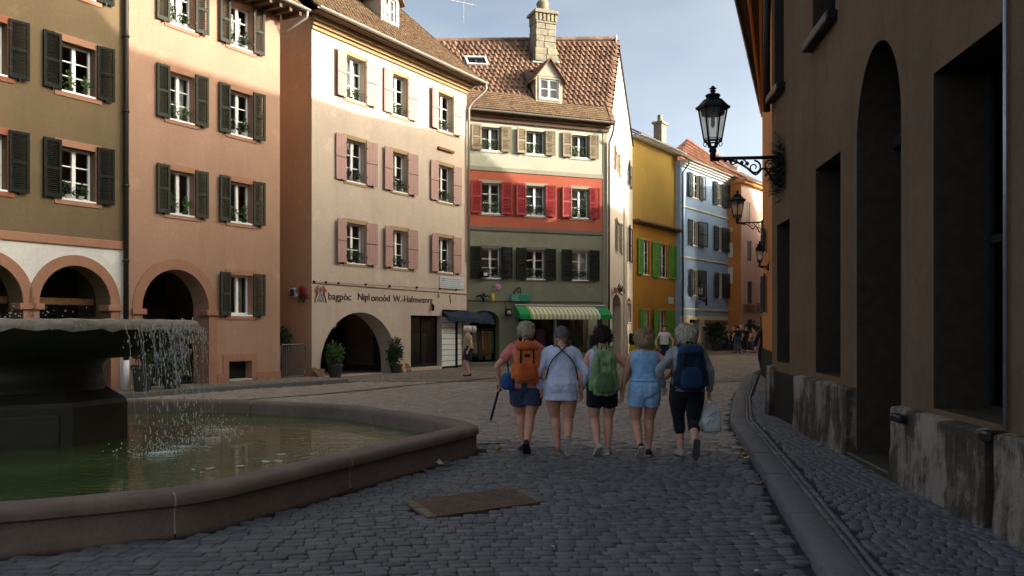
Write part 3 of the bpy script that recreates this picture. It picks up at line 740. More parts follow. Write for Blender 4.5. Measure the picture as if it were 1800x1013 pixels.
# string line, lettering, crest, plaque
zl = f.zp(560,498)
ln = MB(); 
zc0,zc1 = zl,f.zp(818,517.5)
ln.tube([(.02,-.02,zc0),(xe*.5,-.02,(zc0+zc1)/2-.0),(xe-.02,-.02,zc1)],.014,6); h.part('cable_moulding',ln,M['terra'])
wc = MB(); pts = []
for i,px in enumerate((551,572,594,642,684,732,772,801)):
    s_ = f.s(px); zz = f.z(s_,497.5+ (px-548)*.056-2); pts.append((s_,-.035,zz)); wc.box(s_-.025,s_+.025,-.05,0,zz-.03,zz+.04)
wc.tube(pts,.006,4); h.part('cable',wc,M['iron'])
def letters(parent, txt, size, loc, rx, mat, name='lettering', ext=.006, xs=1.0, kern=1.0, bold=0.0):
    cu = bpy.data.curves.new('text','FONT'); cu.body = txt; cu.size = size; cu.extrude = ext; cu.space_character = kern; cu.offset = bold
    cu.resolution_u = 3
    to = bpy.data.objects.new('text', cu); COL.objects.link(to)
    me = bpy.data.meshes.new_from_object(to.evaluated_get(bpy.context.evaluated_depsgraph_get()))
    bpy.data.objects.remove(to); bpy.data.curves.remove(cu)
    me.materials.clear(); me.materials.append(mat); me.name = 'lettering'
    o = link(name, me, parent, loc, (R(90),0,0)); o.scale = (xs,1,1); return o
M['ink'] = simple('brown_lettering_paint',(.055,.028,.02),.8)
M['crest'] = simple('red_crest_paint',(.22,.055,.03),.8); M['crest2'] = simple('grey_crest_paint',(.20,.20,.22),.8)
for txt,xa,xb,yb in (('bagpòc',576,617,526.5),('Nipl',628,649,527.5),('onoòd',652,685,529),('W.-Hafmwanrg',691,760,530.5)):
    s_ = f.s(xa); o = letters(h.root,txt,.335,(s_,-.012,f.z(s_,yb)),0,M['ink'],bold=.0)
    wd = max(v.co.x for v in o.data.vertices); o.scale = ((f.s(xb)-s_)/wd,1.0,1); o.rotation_euler = (R(90),R(-.0),0)
cr = MB(); s_ = f.s(563); zc = f.z(s_,516)
for sg in (-1,1):
    cr.tube([(s_+sg*.10,-.015,zc+.24),(s_+sg*.19,-.015,zc+.12),(s_+sg*.15,-.015,zc-.02),(s_+sg*.22,-.015,zc-.14),(s_+sg*.26,-.015,zc-.30)],[.03,.055,.05,.03,.018],6,0,.4)
    cr.tube([(s_+sg*.19,-.015,zc+.16),(s_+sg*.27,-.015,zc+.05)],[.035,.015],6,0,.4)
    cr.tube([(s_-sg*.16,-.02,zc+.22),(s_,-.02,zc),(s_+sg*.16,-.02,zc-.26)],.022,5,1,.4)
cr.ell((s_,-.01,zc+.12),(.07,.012,.09),8,6,0); cr.ell((s_+.02,-.01,zc-.2),(.10,.012,.07),8,6,1)
h.part('crest',cr,[M['crest'],M['crest2']])
pa,pb = f.s(772),f.s(813.5); pz0,pz1 = f.zp(792,508),f.zp(792,487)
M['plaque'] = paint('pale_blue_plaque',(.52,.56,.60),.08,.5)
pq = h.part('wall_plaque',MB().cbox(pa,pb,-.04,.0,pz0,pz1,.006),M['plaque'])
pl = MB()
for k in range(5): pl.box(pa+.04,pb-.04-.1*(k%3),-.0425,-.0395,pz0+.05+k*(pz1-pz0-.1)/4.6,pz0+.062+k*(pz1-pz0-.1)/4.6)
pl.box(pa+.22,pa+.24,-.0430,-.0392,pz1-.2,pz1-.06); pl.build('ruled_lines',M['ink'],pq)
h.part('wall_ledge',MB().cbox(f.s(768.5),f.s(796),-.10,0,f.zp(782,266),f.zp(782,262),.01),M['beam'])
wl = MB(); s_ = f.s(757); zc = f.z(s_,541); wl.lathe([(.03,zc-.12),(.06,zc-.08),(.06,zc+.08),(.03,zc+.12)],8,(s_,-.1)); wl.box(s_-.015,s_+.015,-.1,0,zc+.08,zc+.11); h.part('wall_light',wl,M['iron'])
wl = MB(); s_ = f.s(770.5); zc = f.z(s_,519); wl.ell((s_,-.05,zc),(.045,.04,.11),10,6); h.part('wall_light',wl,M['whitepot'],True)
mk = MB(); s_ = f.s(791); zc = f.z(s_,527); mk.tube([(s_-.03,-.008,zc+.17),(s_+.0,-.008,zc),(s_+.04,-.008,zc-.14)],.018,5); mk.tube([(s_-.06,-.008,zc+.12),(s_,-.008,zc+.18)],.014,5); h.part('painted_mark',mk,M['ink'])
for k in range(5):
    s2 = f.s(785+k*2.6)
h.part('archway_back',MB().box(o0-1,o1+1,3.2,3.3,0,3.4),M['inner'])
h.part('archway_lamp',MB().ell((f.s(606),.5,f.zp(606,571)),(.11,.11,.13),10,8),M['curtain'],True)
# shop window of the cream house
sw_ = MB(); m = (s0+s1)/2
for x in (s0,m-.03,s1-.06): sw_.box(x,x+.06,.22,.28,.12,zs)
sw_.box(s0+.06,s1-.06,.222,.278,.12,.24); sw_.box(s0+.06,s1-.06,.222,.278,zs-.07,zs)
sf = h.part('shop_window',sw_,M['shut_dark'])
pg = MB().add([(s0+.06,.25,.24),(s1-.06,.25,.24),(s1-.06,.25,zs-.07),(s0+.06,.25,zs-.07)],[(0,1,2,3)]); pg.build('pane',M['glass'],sf,recalc=False)
M['teal'] = paint('grey_green_display',(.14,.19,.17),.15,.7)
h.part('display_cabinet',MB().cbox(s0+.75,s1-.25,.55,.95,.12,1.35,.02),M['teal'])
h.part('display_back',MB().box(s0-.1,s1+.1,1.6,1.65,0,zs+.1),M['inner'])
# white plank doors in the corner opening, dark canopy above
M['whiteboard'] = paint('white_door_boards',(.78,.80,.76),.08,.6)
zdb = f.zp(800,553)
for k,(xa,xb) in enumerate(((d0+.03,d0+.62*(d1-d0)),(d0+.66*(d1-d0),d1-.03))):
    dr = h.part('door',MB().box(xa,xb,.10+.1*k,.13+.1*k,.05,zdb-.06),M['iron'])
    n = 9; st = (zdb-.18)/n
    for i in range(n): MB().cbox(xa+.02,xb-.02,.075+.1*k,.105+.1*k,.09+i*st,.09+(i+1)*st-.018,.006).build('plank',M['whiteboard'],dr)
h.part('door_post',MB().box(d0+.62*(d1-d0),d0+.66*(d1-d0),.02,.16,0,zdb),M['iron'])
M['navy'] = cloth('navy_canopy_cloth',(.012,.022,.045))
cv = MB(); n = 12; L0,L1 = d0-.05,d1+1.7
cv.rings([[(L0+(L1-L0)*i/n, -.05,zd-.05-.05*math.sin(i*.9)) , (L0+(L1-L0)*i/n, -.32+.05*math.sin(i*1.7),zd-.26+.03*math.sin(i*2.1)-.012*i),(L0+(L1-L0)*i/n, -.34+.05*math.sin(i*1.7),zd-.42+.03*math.sin(i*2.1)-.012*i),(L0+(L1-L0)*i/n, -.31+.05*math.sin(i*1.7),zd-.42-.012*i),(L0+(L1-L0)*i/n, -.05,zd-.08)] for i in range(n+1)])
h.part('canopy',cv,M['navy'],30)
# ================================================================== tall green and red house
H4 = House('banded_house','tall house banded pale green, red and grey green under a pantiled roof',fG,'house')
h = H4; f = fG; xe = f.s(1068); m1 = f.s(862)
za,zb_,zc_,zd_ = f.zp(940,409),f.zp(940,402),f.zp(940,306.5),f.zp(940,299)
zt = f.zp(862,203)
cols4 = [(846.5,880,(828,844.5),(883.6,899)),(925,958,(906,921.6),(960,975)),(1005,1035,(988,1003),(1038,1053))]
for r,(yt,yb,sh,sur,cx) in enumerate(((224,264.5,'shut_brown','palegreen',0),(322,375,'shut_red','band',0),(437,489,'shut_dark','green',0))):
    p,q = f.z(m1,yb),f.z(m1,yt)
    for c,(xl,xr,sl,sr) in enumerate(cols4):
        aa,bb = f.s(xl),f.s(xr)
        sw = f.s(1053)-f.s(1038)+.02 if r == 0 else f.s(1055)-f.s(1038)
        std_window(h,aa,bb,p,q,M[sh],sw,'louver','joined',M[sur] if r != 2 else M['darkband'],'pot plant on the %s window in the %s of the banded house' % (('first','second','third')[c],('pale green storey','red storey','grey green storey')[r]),
                   rows=3 if r else 2,d=.2,st=.12,sh_up=.07,curtain=(r == 0 and c == 2) or (r == 1 and c == 1) or (r == 0 and c == 1),railing=(r == 2))
# ground floor openings
o0,o1 = f.s(826),f.s(878); top = f.zp(850,546)
h.hole(o0,o1,.15,top,.5,top-.45)
s0,s1 = f.s(912),f.s(1058); zs = f.zp(985,556)
h.hole(s0,s1,.1,zs,.35)
h.wall(-1.2,xe,0,zt,[M['green'],M['darkband'],M['red'],M['band'],M['palegreen']],[(0,0),(za,1),(zb_,2),(zc_,3),(zd_,4)])
h.part('quoin_strip',MB().cbox(xe-.24,xe+.004,-.02,.02,0,zt-.01,.006),M['band'])
h.part('belt_course',MB().cbox(-1.0,xe-.245,-.035,.02,zc_,zd_,.008),M['band'])
h.part('belt_course',MB().cbox(-1.0,xe-.245,-.04,.02,za,zb_,.008),M['darkband'])
# side wall with gable, running back along the street
gs = fS; L2 = gs.s(1112); DS = .566; DP = .824
def onside(t, y=0): # side-wall coordinate -> local coordinates of the banded house
    v = gs.w(t,y); dx,dy = v.x-f.O[0],v.y-f.O[1]
    return (dx*f.d[0]+dy*f.d[1], -dx*f.d[1]+dy*f.d[0])
side = House('x','x',gs); sroot = side.root; sroot.name = 'gable_side'; 
for k in ('label','category'): del sroot[k]
sroot.parent = h.root; lx,ly = onside(0); sroot.location = (lx,ly,0); sroot.rotation_euler = (0,0,gs.rz-f.rz)
tA = gs.s(1084); zA = gs.z(gs.s(1087),70); zE = f.zp(1068,214); zB = gs.zp(1112,258)
g = side
for k,(xl,xr,yt,yb) in enumerate(((1081,1087.5,266,305),(1083.5,1090,391,445))):
    aa,bb = gs.s(xl),gs.s(xr); p,q = gs.z(gs.s((xl+xr)/2),yb),gs.z(gs.s((xl+xr)/2),yt)
    g.hole(aa,bb,p,q,.2)
    mbw = window(g,aa,bb,p,q,rows=3,d=.14)
    shutter(g.root,aa-.03,p,q+.05,.62,-1,M['shut_brown'],slats='coarse',y=-.03); shutter(g.root,bb+.03,p,q+.05,.62,1,M['shut_brown'],slats='coarse',y=-.03)
for k,(xl,xr,yt,yb) in enumerate(((1104.2,1106.4,288,326),(1104.6,1106.8,400,460))):
    aa,bb = gs.s(xl),gs.s(xr); p,q = gs.z(gs.s(xl),yb),gs.z(gs.s(xl),yt)
    g.hole(aa,bb,p,q,.2); window(g,aa,bb,p,q,rows=3,d=.14,panes=False)
    shutter(g.root,aa-.03,p,q+.05,.75,-1,M['shut_black'],slats='coarse',y=-.03); shutter(g.root,bb+.03,p,q+.05,.75,1,M['shut_black'],slats='coarse',y=-.03)
aa,bb = gs.s(1076.5),gs.s(1091.5); q = gs.zp(1083,517); g.hole(aa,bb,0.1,q,.45,q-.55)
g.part('door',MB().box(aa,bb,.40,.46,.1,q),M['teal'])
for i in range(6): g.part('plank',MB().cbox(aa+.02+i*(bb-aa-.04)/6,aa+.02+(i+1)*(bb-aa-.04)/6-.012,.375,.41,.12,q-.05,.006),M['teal'])
a2,b2 = gs.s(1102.6),gs.s(1109); p2,q2 = gs.zp(1105.5,567),gs.zp(1105.5,524); g.hole(a2,b2,p2,q2,.3,q2-.35); window(g,a2,b2,p2,q2-.02,rows=3,d=.22,panes=False)
surround(g,a2,b2,p2,q2-.3,M['terra'],t=.10)
g.wall(0,L2,0,zE,[M['gable']])
g.part('gable_wall',MB().add([(0,0,zE),(L2,0,zE),(L2,0,zB),(tA,0,zA)],[(0,1,2,3)]),M['gable'])
g.part('corner_pilaster',MB().cbox(gs.s(1095.5),gs.s(1098),-.10,.02,0,gs.zp(1096,366),.02),M['gable'])
g.part('street_sign',MB().cbox(gs.s(1074.5),gs.s(1078.5),-.16,-.12,gs.zp(1076,516),gs.zp(1076,506),.01),M['crest'])
M4 = Matrix.Translation((lx,ly,0)) @ Matrix.Rotation(gs.rz-f.rz,4,'Z')
for c_ in list(sroot.children):
    c_.parent = h.root; c_.location = M4 @ c_.location; c_.rotation_euler.z += gs.rz-f.rz
bpy.data.objects.remove(sroot)
# body of the house behind
h.part('back_wall',MB().add([(-1.2,0,0),(-1.2,8,0),(-1.2,8,zt),(-1.2,0,zt)],[(0,1,2,3)]),M['green'])
bx,by = onside(L2)
h.part('back_wall',MB().add([(-1.2,8,0),(bx,by,0),(bx,by,zB),(-1.2,8,zt)],[(0,1,2,3)]),M['gable'])
h.part('ceiling',MB().add([(-1.2,0,zt-.03),(xe,0,zt-.03),(bx,by,zt-.03),(-1.2,8,zt-.03)],[(0,1,2,3)]),M['inner'])
# roof: pantiled slope from the eave to the ridge, right edge follows the gable
ex,ey = xe,0.0; ax,ay = onside(tA); ov = .30; ze = zt+.12
rY,rZ = ay,zA-.25
_qr = h.deep(0,rY); TILT = (rZ-_qr.zp(800,73))/(ax-_qr.s(800))   # the old ridge sags towards the cream house
def tl(x,t): return TILT*(x-ax)*min(1,max(0,t/SL))
def rxmax(y): return xe+.12+(ax-xe)*max(0,y)/ay
SL = math.hypot(rY+ov,rZ-ze); cy,cz = (rY+ov)/SL,(rZ-ze)/SL
dk = MB()
for i in range(12):
    for j in range(6):
        q4 = []
        for (u,v) in ((i,j),(i+1,j),(i+1,j+1),(i,j+1)):
            t = SL*v/6; y = -ov+cy*t; x = -3+(rxmax(y)+3)*u/12; q4.append((x,y,ze+cz*t+tl(x,t)))
        dk.add(q4,[(0,1,2,3)])
dk.add([(-3,rY,rZ+TILT*(-3-ax)),(rxmax(rY),rY,rZ),(bx+.1,by,zB),(-3,9,zt+1)],[(0,1,2,3)])
h.part('roof_deck',dk,M['roofbase'])
sf = MB().add([(-1.2,-ov,zt+.02),(xe+.1,-ov,zt+.02),(xe+.1,.0,zt+.02),(-1.2,.0,zt+.02)],[(0,1,2,3)]); sf.box(-1.2,xe+.1,-ov-.02,-ov,zt+.02,ze+.02)
h.part('soffit',sf,M['wood'])
h.part('eaves_shade_band',MB().box(-1.1,xe+.05,-.10,0,zt-.26,zt+.015).box(-1.1,xe+.08,-.16,0,zt-.10,zt+.012),M['wood'])  # dark band standing in for the shade under the eave
gutter(h,-.6,xe+.16,-ov-.09,ze-.0,M['gutter'],.075)
flare = .95
pt = MB(); TW,TL = .262,.335
def pantile(mb, x, t, rnd, first=False, u0=.05):
    n = 8; vs = []
    prof = [(0,0.0),(.045,.045),(.09,.068),(.135,.058),(.175,.02),(.21,.0),(.25,.004),(.285,.022)]
    for (tt,lift) in ((t,.045),(t+TL*1.12,.012)):
        for px_,pz_ in prof:
            u = u0+pz_+lift; vs.append((x+px_*TW/.262*1.0, -ov+cy*tt-cz*u, ze+cz*tt+cy*u))
    for px_,pz_ in prof:
        u = u0+pz_+.022; vs.append((x+px_, -ov+cy*(t+.004)-cz*u, ze+cz*(t+.004)+cy*u))
    fs = [(i,i+1,n+i+1,n+i) for i in range(n-1)]+[(i,2*n+i,2*n+i+1,i+1) for i in range(n-1)]
    return vs,fs
base = MB(); vs,fs = pantile(base,0,0,None); TO = Vector((.13,-ov+cy*.17,ze+cz*.17)); base.add([tuple(Vector(v)-TO) for v in vs],fs); tile_me = base.mesh('roof_tile',M['tile_red'],70,recalc=False)
rnd = random.Random(4); cnt = 0; rest = MB(); nrow = int((SL-flare)/TL)
dorm = (f.s(943)-.05,f.s(991)+.02)
spots = []
for j in range(nrow):
    t = flare+j*TL; y = -ov+cy*t
    x = rxmax(y)-.3
    while x > -3:
        spots.append((j,x,t)); x -= TW
chx = (f.s(938),f.s(984))
for (j,x,t) in spots:
    y = -ov+cy*t
    if dorm[0] < x+.13 < dorm[1]+.1 and t < flare+2.2: continue
    jx,jt = rnd.uniform(-.008,.008),rnd.uniform(-.012,.012)
    if cnt < 300 and x > f.s(830):
        o = link('roof_tile',tile_me,h.root,tuple(Vector((x+jx,cy*(t+jt),cz*(t+jt)+tl(x,t+.17)))+TO),(rnd.uniform(-.015,.015),rnd.uniform(-.015,.015),rnd.uniform(-.02,.02))); cnt += 1
    else:
        vs,fs = pantile(rest,x+jx,t+jt,rnd); rest.add([(p[0],p[1],p[2]+tl(p[0],t)) for p in vs],fs)
h.part('roof_tiles',rest,M['tile_redj'],70,kind='stuff',recalc=False)
plain_tiles(h,-.6,xe+.14,-ov-.03,ze+.05,-ov+cy*(flare+.12),ze+cz*(flare+.12)+.05,M['tile_brown'],.16,.12,seed=8)
rt = MB(); k = 0; x = -3.0
while x < rxmax(rY)-.35:
    dz_ = TILT*(x-ax); rt.tube([(x,rY,rZ+.06+dz_),(x+.2,rY,rZ+.07+dz_),(x+.42,rY,rZ+.095+dz_)],[.10,.105,.12],8); x += .36
h.part('ridge_tiles',rt,M['tile_redj'],60,kind='stuff')
vt = MB()
for k in range(int(SL/.3)):
    t = k*.3; y = -ov+cy*t; xx = rxmax(y); z = ze+cz*t
    vt.add([(xx-.12,y-cz*.11,z+cy*.11),(xx+.09,y-cz*.10,z+cy*.10),(xx+.11,y-cz*-.06,z-.06),(xx-.12,y+cy*.33-cz*.08,z+cz*.33+cy*.08),(xx+.09,y+cy*.33-cz*.07,z+cz*.33+cy*.07),(xx+.11,y+cy*.33,z+cz*.33-.06)],[(0,1,4,3),(1,2,5,4),(0,3,5,2)])
h.part('verge_tiles',vt,M['tile_redj'],recalc=False,kind='stuff')
# dormer
sl = (rZ-ze)/(rY+ov); yf = .0; zb = ze+(yf+ov)*sl*.72
xd = (f.s(943.5)+f.s(991))/2
zdb,zdt,zdp = f.zp(967,180)+.05,f.zp(967,136)+.05,f.zp(967,103)
dormer(h,xd,f.s(991)-f.s(944),.12,zdb,zdt-zdb,zdp+.05,M['tile_brown'],M['slate'],sl,(.86,.84,.12),2,1.3,.16)
# roof window
rw = MB(); qd = h.deep(0,-ov+cy*SL*.63); xa,xb = qd.s(818),qd.s(856)
def onroof(x,t,u): return (x,-ov+cy*t-cz*u,ze+cz*t+cy*u+tl(x,t))
t0,t1 = SL*.60,SL*.60+.72; e = .09
def rbox(mb,xa,xb,ta,tb,u0,u1,mi=0): mb.add([onroof(x,t,u) for u in (u0,u1) for x,t in ((xa,ta),(xb,ta),(xb,tb),(xa,tb))],[(3,2,1,0),(4,5,6,7),(0,1,5,4),(1,2,6,5),(2,3,7,6),(3,0,4,7)],mi)
for q in ((xa,xb,t0,t0+e),(xa,xb,t1-e,t1),(xa,xa+e,t0+e,t1-e),(xb-e,xb,t0+e,t1-e)): rbox(rw,*q,.08,.20)
o = h.part('roof_window',rw,M['lead'])
pn = MB(); rbox(pn,xa+e,(xa+xb)/2-.02,t0+e,t1-e,.14,.15); rbox(pn,(xa+xb)/2+.02,xb-e,t0+e,t1-e,.14,.15); pn.build('pane',M['glass'],o)
# chimney of weathered stone
ch = MB(); yc = rY-.85; qd = h.deep(0,yc-.4); xc = (qd.s(938)+qd.s(982))/2; cwid = (qd.s(980)-qd.s(941))/2*.9; zch = qd.zp(960,97); zT = qd.zp(960,24)
rnd = random.Random(9); chimney = empty('chimney',(xc,yc,zch)); chimney.parent = h.root
zz = -.3; H_ = zT-zch; k = 0
while zz < H_-.62:
    hh = rnd.uniform(.26,.36); fl = .07*max(0,1-(zz+.3)/.7)
    wv = cwid+fl
    cut = rnd.uniform(-.15,.15)
    for (u0,u1) in ((-wv,cut-.008),(cut+.008,wv)):
        MB().cbox(u0+rnd.uniform(-.015,.01),u1+rnd.uniform(-.01,.015),-cwid*.8-fl+rnd.uniform(-.015,.015),cwid*.8+fl,zz,zz+hh-.012,.025).build('stone',M['chimney'],chimney)
    zz += hh
fb = MB()
fb.cbox(-cwid*1.04,cwid*1.04,-cwid*.84,cwid*.84,zz,zz+.10,.02)
for i in range(6):
    x = -cwid*.98+i*cwid*1.96/5; fb.cbox(x-.06,x+.06,-cwid*.9,-cwid*.8,zz+.1,zz+.42,.01)
    y = -cwid*.78+i*cwid*1.5/5; fb.cbox(-cwid*1.02,-cwid*.93,y-.06,y+.06,zz+.1,zz+.42,.01)
fb.cbox(-cwid*.93,cwid*.93,-cwid*.8,cwid*.8,zz+.1,zz+.42,.01); fb.cbox(-cwid*1.22,cwid*1.22,-cwid*1.05,cwid*1.05,zz+.42,zz+.53,.03); fb.cbox(-cwid*1.1,cwid*1.1,-cwid*.95,cwid*.95,zz+.53,zz+.60,.02)
fb.build('cap',M['chimney'],chimney)
fb = MB(); fb.lathe([(.24,zz+.6),(.28,zz+.66),(.26,zz+.9),(.30,zz+.98),(.22,zz+1.12)],12); fb.build('chimney_pot',M['chimney'],chimney,True)
lf = MB(); rbox(lf,xc-cwid-.16,xc+cwid+.16,SL*.66,SL*.66+.14,.14,.17); h.part('flashing',lf,M['lead'])
# rainwater pipe at the right corner
dp = MB().tube([(xe+.1,-ov-.09,ze-.05),(xe+.1,-ov-.09,ze-.25),(xe+.06,-.3,ze-.55),(xe+.02,-.10,ze-.85),(xe+.02,-.10,.2)],.045,8); h.part('downpipe',dp,M['darkpipe'],True)
# TV aerial
ae = MB(); y,z = rY+.1,rZ; x = h.deep(0,y).s(815)
ae.tube([(x,y,z-.3),(x,y,z+2.4)],.012,6)
for zz,ll in ((z+.75,1.2),(z+1.05,.9),(z+1.35,1.3),(z+1.7,.8)):
    ae.tube([(x-ll*.55,y-.15,zz-.04),(x+ll*.5,y+.15,zz)],.007,5)
    for k in range(6): u = -ll*.5+k*ll/5; ae.tube([(x+u,y+u*.27-.28,zz+.02),(x+u,y+u*.27+.28,zz-.06)],.004,4)
h.part('aerial',ae,M['gutter'])
# shop front: frame, panes, awning
sw_ = MB(); 
for px in (912,976.5,980,1036,1055): x = f.s(px); sw_.box(x,x+.055,.2,.27,.1,zs)
sw_.box(s0,s1,.205,.265,.1,.5); sw_.box(s0,s1,.205,.265,zs-.1,zs)
o = h.part('shop_front',sw_,M['teal'])
pg = MB(); xx = [f.s(p) for p in (915,976.5,980,1036,1055)]
for a,b in ((xx[0],xx[1]),(xx[2]+.055,xx[3]),(xx[3]+.055,xx[4])): pg.add([(a,.235,.5),(b,.235,.5),(b,.235,zs-.1),(a,.235,zs-.1)],[(0,1,2,3)])
pg.build('pane',M['glass'],o,recalc=False)
h.part('shop_post',MB().box(f.s(978.5)-.045,f.s(978.5)+.045,.1,.19,.1,zs),M['whitepot'])
h.part('shop_back',MB().box(-1,xe-.1,2.2,2.25,0,zs+.3),M['inner'])
M['aw_green'] = cloth('green_awning_cloth',(.015,.25,.075),.1); M['aw_yel'] = cloth('yellow_awning_cloth',(.42,.40,.10),.1); M['aw_white'] = cloth('white_awning_cloth',(.62,.68,.66),.06)
aw = empty('awning',(0,0,0)); aw.parent = h.root
aL,aR = f.s(903),f.s(1062); zt_,zb2 = f.zp(980,541)+.05,f.zp(980,560); pj = .72
def strip(x0,x1,mat,nm):
    mb = MB(); prof = [(-.08,zt_),(-.45,zt_-.14),(-pj,zt_-.36),(-pj-.01,zb2+.0)]; vs = []
    for x in (x0,x1):
        vs += [(x,y,z) for y,z in prof]
    mb.add(vs,[(i,i+1,i+5,i+4) for i in range(3)])
    mb.add([(x0,-pj-.012,zb2+.03),(x1,-pj-.012,zb2+.03),(x1,-pj-.012,zb2-.03),((x0+x1)/2,-pj-.012,zb2-.055),(x0,-pj-.012,zb2-.03)],[(0,1,2,3,4)])
    return mb.build(nm,mat,aw,recalc=False)
ga,gb = f.s(922),f.s(1042)
strip(aL,ga,M['aw_green'],'end_panel'); strip(gb,aR,M['aw_green'],'end_panel')
n = 34
for i in range(n): strip(ga+(gb-ga)*i/n,ga+(gb-ga)*(i+1)/n,M['aw_white'] if i%2 else M['aw_yel'],'stripe')
am = MB(); am.tube([(aL,-.1,zt_+.03),(aR,-.1,zt_+.03)],.05,8)
for x in (aL+.15,aR-.15): am.tube([(x,-.05,zt_-.45),(x,-pj*.6,zt_-.35),(x,-pj,zb2+.1)],.018,6)
am.build('roller',M['gutter'],aw)
for x in (aL,aR):
    MB().add([(x,-.08,zt_),(x,-.45,zt_-.14),(x,-pj,zt_-.36),(x,-pj,zb2),(x,-.08,zb2+.06)],[(0,1,2,3,4)]).build('end_flap',M['aw_green'],aw,recalc=False)
# hanging things on the shop wall
def tagroot(nm,fac,px,py,y,label,cat,grp=None):
    s_ = fac.s(px); return empty(nm,fac.w(s_,y,fac.z(s_,py)),fac.rz,label,cat,grp)
M['bright_yellow'] = simple('yellow_plastic',(.55,.40,.02),.5); M['rose'] = simple('pink_plastic',(.50,.20,.36),.6); M['signgreen'] = paint('green_sign_paint',(.02,.24,.16),.15,.5)
o = tagroot('hanging_lantern',f,850,482,-.15,'black lantern box hung on the grey green shop wall','lantern')
mb = MB(); mb.cbox(-.14,.14,-.10,.10,-.14,.10,.02); mb.box(-.10,.10,-.102,-.098,-.10,.06); mb.build('case',M['iron'],o); MB().tube([(-.1,0,.1),(0,0,.2),(.1,0,.1)],.012,5).build('handle',M['iron'],o); MB().box(-.08,.08,-.11,-.104,-.08,.04).build('window_pane',M['curtain'],o)
o = tagroot('hanging_buoy',f,863.5,524,-.15,'yellow cylinder hanging on the grey green shop wall','decoration')
mb = MB(); mb.lathe([(.03,-.18),(.075,-.15),(.08,.12),(.04,.17),(.02,.2)],10); mb.build('float',M['bright_yellow'],o,True); MB().tube([(0,0,.2),(0,.1,.34)],.008,4).build('cord',M['iron'],o)
o = tagroot('hanging_rosette',f,872.5,505,-.15,'pink rosette hanging on the grey green shop wall','decoration')
mb = MB()
for k in range(7): a = k*2*math.pi/7; mb.ell((.08*math.cos(a),-.02,.08*math.sin(a)),(.055,.03,.055),6,4)
mb.ell((0,-.03,0),(.06,.04,.06),8,5); mb.build('petals',M['rose'],o,True); MB().tube([(-.1,0,.0),(-.28,.1,.06)],.012,4).build('hook',M['iron'],o)
o = tagroot('hanging_figure',f,847,524,-.15,'dark iron weather figure on a bracket above the shop arch','decoration')
mb = MB(); mb.tube([(-.3,.05,.05),(-.1,0,.1),(.0,0,.0),(.02,0,-.18)],[.02,.05,.07,.03],6); mb.ell((.03,0,.12),(.07,.05,.08),8,6); mb.tube([(0,0,.05),(.2,0,.08),(.34,.02,.02)],[.03,.03,.015],5); mb.tube([(.0,0,.2),(0,.15,.3)],.012,5); mb.build('figure',M['iron'],o,True)
o = tagroot('shop_sign',f,913,524,-.12,'green shop signboard hung above the striped awning','sign')
mb = MB(); wS = (f.s(931)-f.s(895.5))/2; mb.cbox(-wS,wS,-.03,.03,-.15,.15,.02); b_ = mb.build('board',M['signgreen'],o)
for k in range(3): letters(b_,('pnsnonlk','sonsllon','nlo soons')[k],.085,(-wS*.85,-.034,.05-k*.085),0,M['aw_white'],'lettering',.002)
mb = MB(); mb.tube([(-.3,.0,.15),(-.25,-.0,.28),(-.12,0,.42),(.0,0,.42),(.02,0,.28),(-.1,0,.24),(-.14,0,.33)],[.02,.025,.03,.025,.02,.02,.015],6); mb.tube([(.02,.0,.15),(-.02,0,.3)],.015,5); mb.build('scroll_bracket',M['iron'],o,True)
o = tagroot('wall_speaker',f,891,549,-.16,'round black loudspeaker on the wall beside the striped awning','loudspeaker')
mb = MB(); mb.cbox(-.13,.13,-.09,.09,-.17,.15,.03); mb.build('cabinet',M['iron'],o); mb = MB(); mb.tube([(0,-.09,-.03),(0,-.115,-.03)],[.10,.09],14); mb.build('cone',M['gutter'],o,True); MB().tube([(-.1,.05,.15),(-.12,.12,.42)],.012,5).build('bracket',M['iron'],o)
cb = MB(); pts = [(f.s(px),-.03,f.zp(px,py)) for px,py in ((822,528.5),(870,530),(930,531),(1000,531),(1056,531.5))]; cb.tube(pts,.012,4); h.part('cable',cb,M['iron'])
# goods seen in the shop openings
M['g1'] = cloth('green_goods',(.10,.22,.09)); M['g2'] = cloth('pale_goods',(.42,.40,.30)); M['g3'] = cloth('pink_dress_cloth',(.30,.12,.16)); M['g4'] = cloth('orange_goods',(.35,.10,.05)); M['g5'] = cloth('lime_goods',(.25,.42,.12)); M['g6'] = cloth('brown_goods',(.14,.09,.06))
def garment(x,y,z,w,hh,mat,label,fac=f,grp='clothes hanging in the shop arch'):
    o = empty('hanging_garment',fac.w(x,y,z),fac.rz+random.uniform(-.3,.3),label,'garment',grp)
    mb = MB(); n = 10; rs = []
    for (zz,k,dd) in ((0,.35,.5),(-.05,.8,.8),(-.3*hh,.75,1),(-.6*hh,.85,1.1),(-hh,1.0,1.2)):
        rs.append([(w*k*math.cos(2*math.pi*i/n)*(1+.08*math.sin(i*3)), .06*dd*math.sin(2*math.pi*i/n)+.015*math.sin(i*5), zz) for i in range(n)])
    mb.rings(rs); mb.build('cloth',mat,o,True); MB().tube([(0,0,0),(0,0,.06),(.03,0,.09)],.008,4).build('hook',M['iron'],o); return o
gx = f.s(842); ge = f.s(874)
for i in range(7):
    garment(gx+(ge-gx)*i/6.2,.62+.05*(i%2),f.zp(858,582),.14,.95+.25*((i*7)%3)/2,M[('g2','g1','g6','g2','g4','g5','g1')[i]],('cream garment leftmost on the rack in the shop arch','second garment on the arch rack, dark green','brown garment hanging on the arch rack','cream garment in the middle of the arch rack','orange garment on the arch rack','lime garment on the arch rack','dark green garment at the right end of the arch rack')[i])
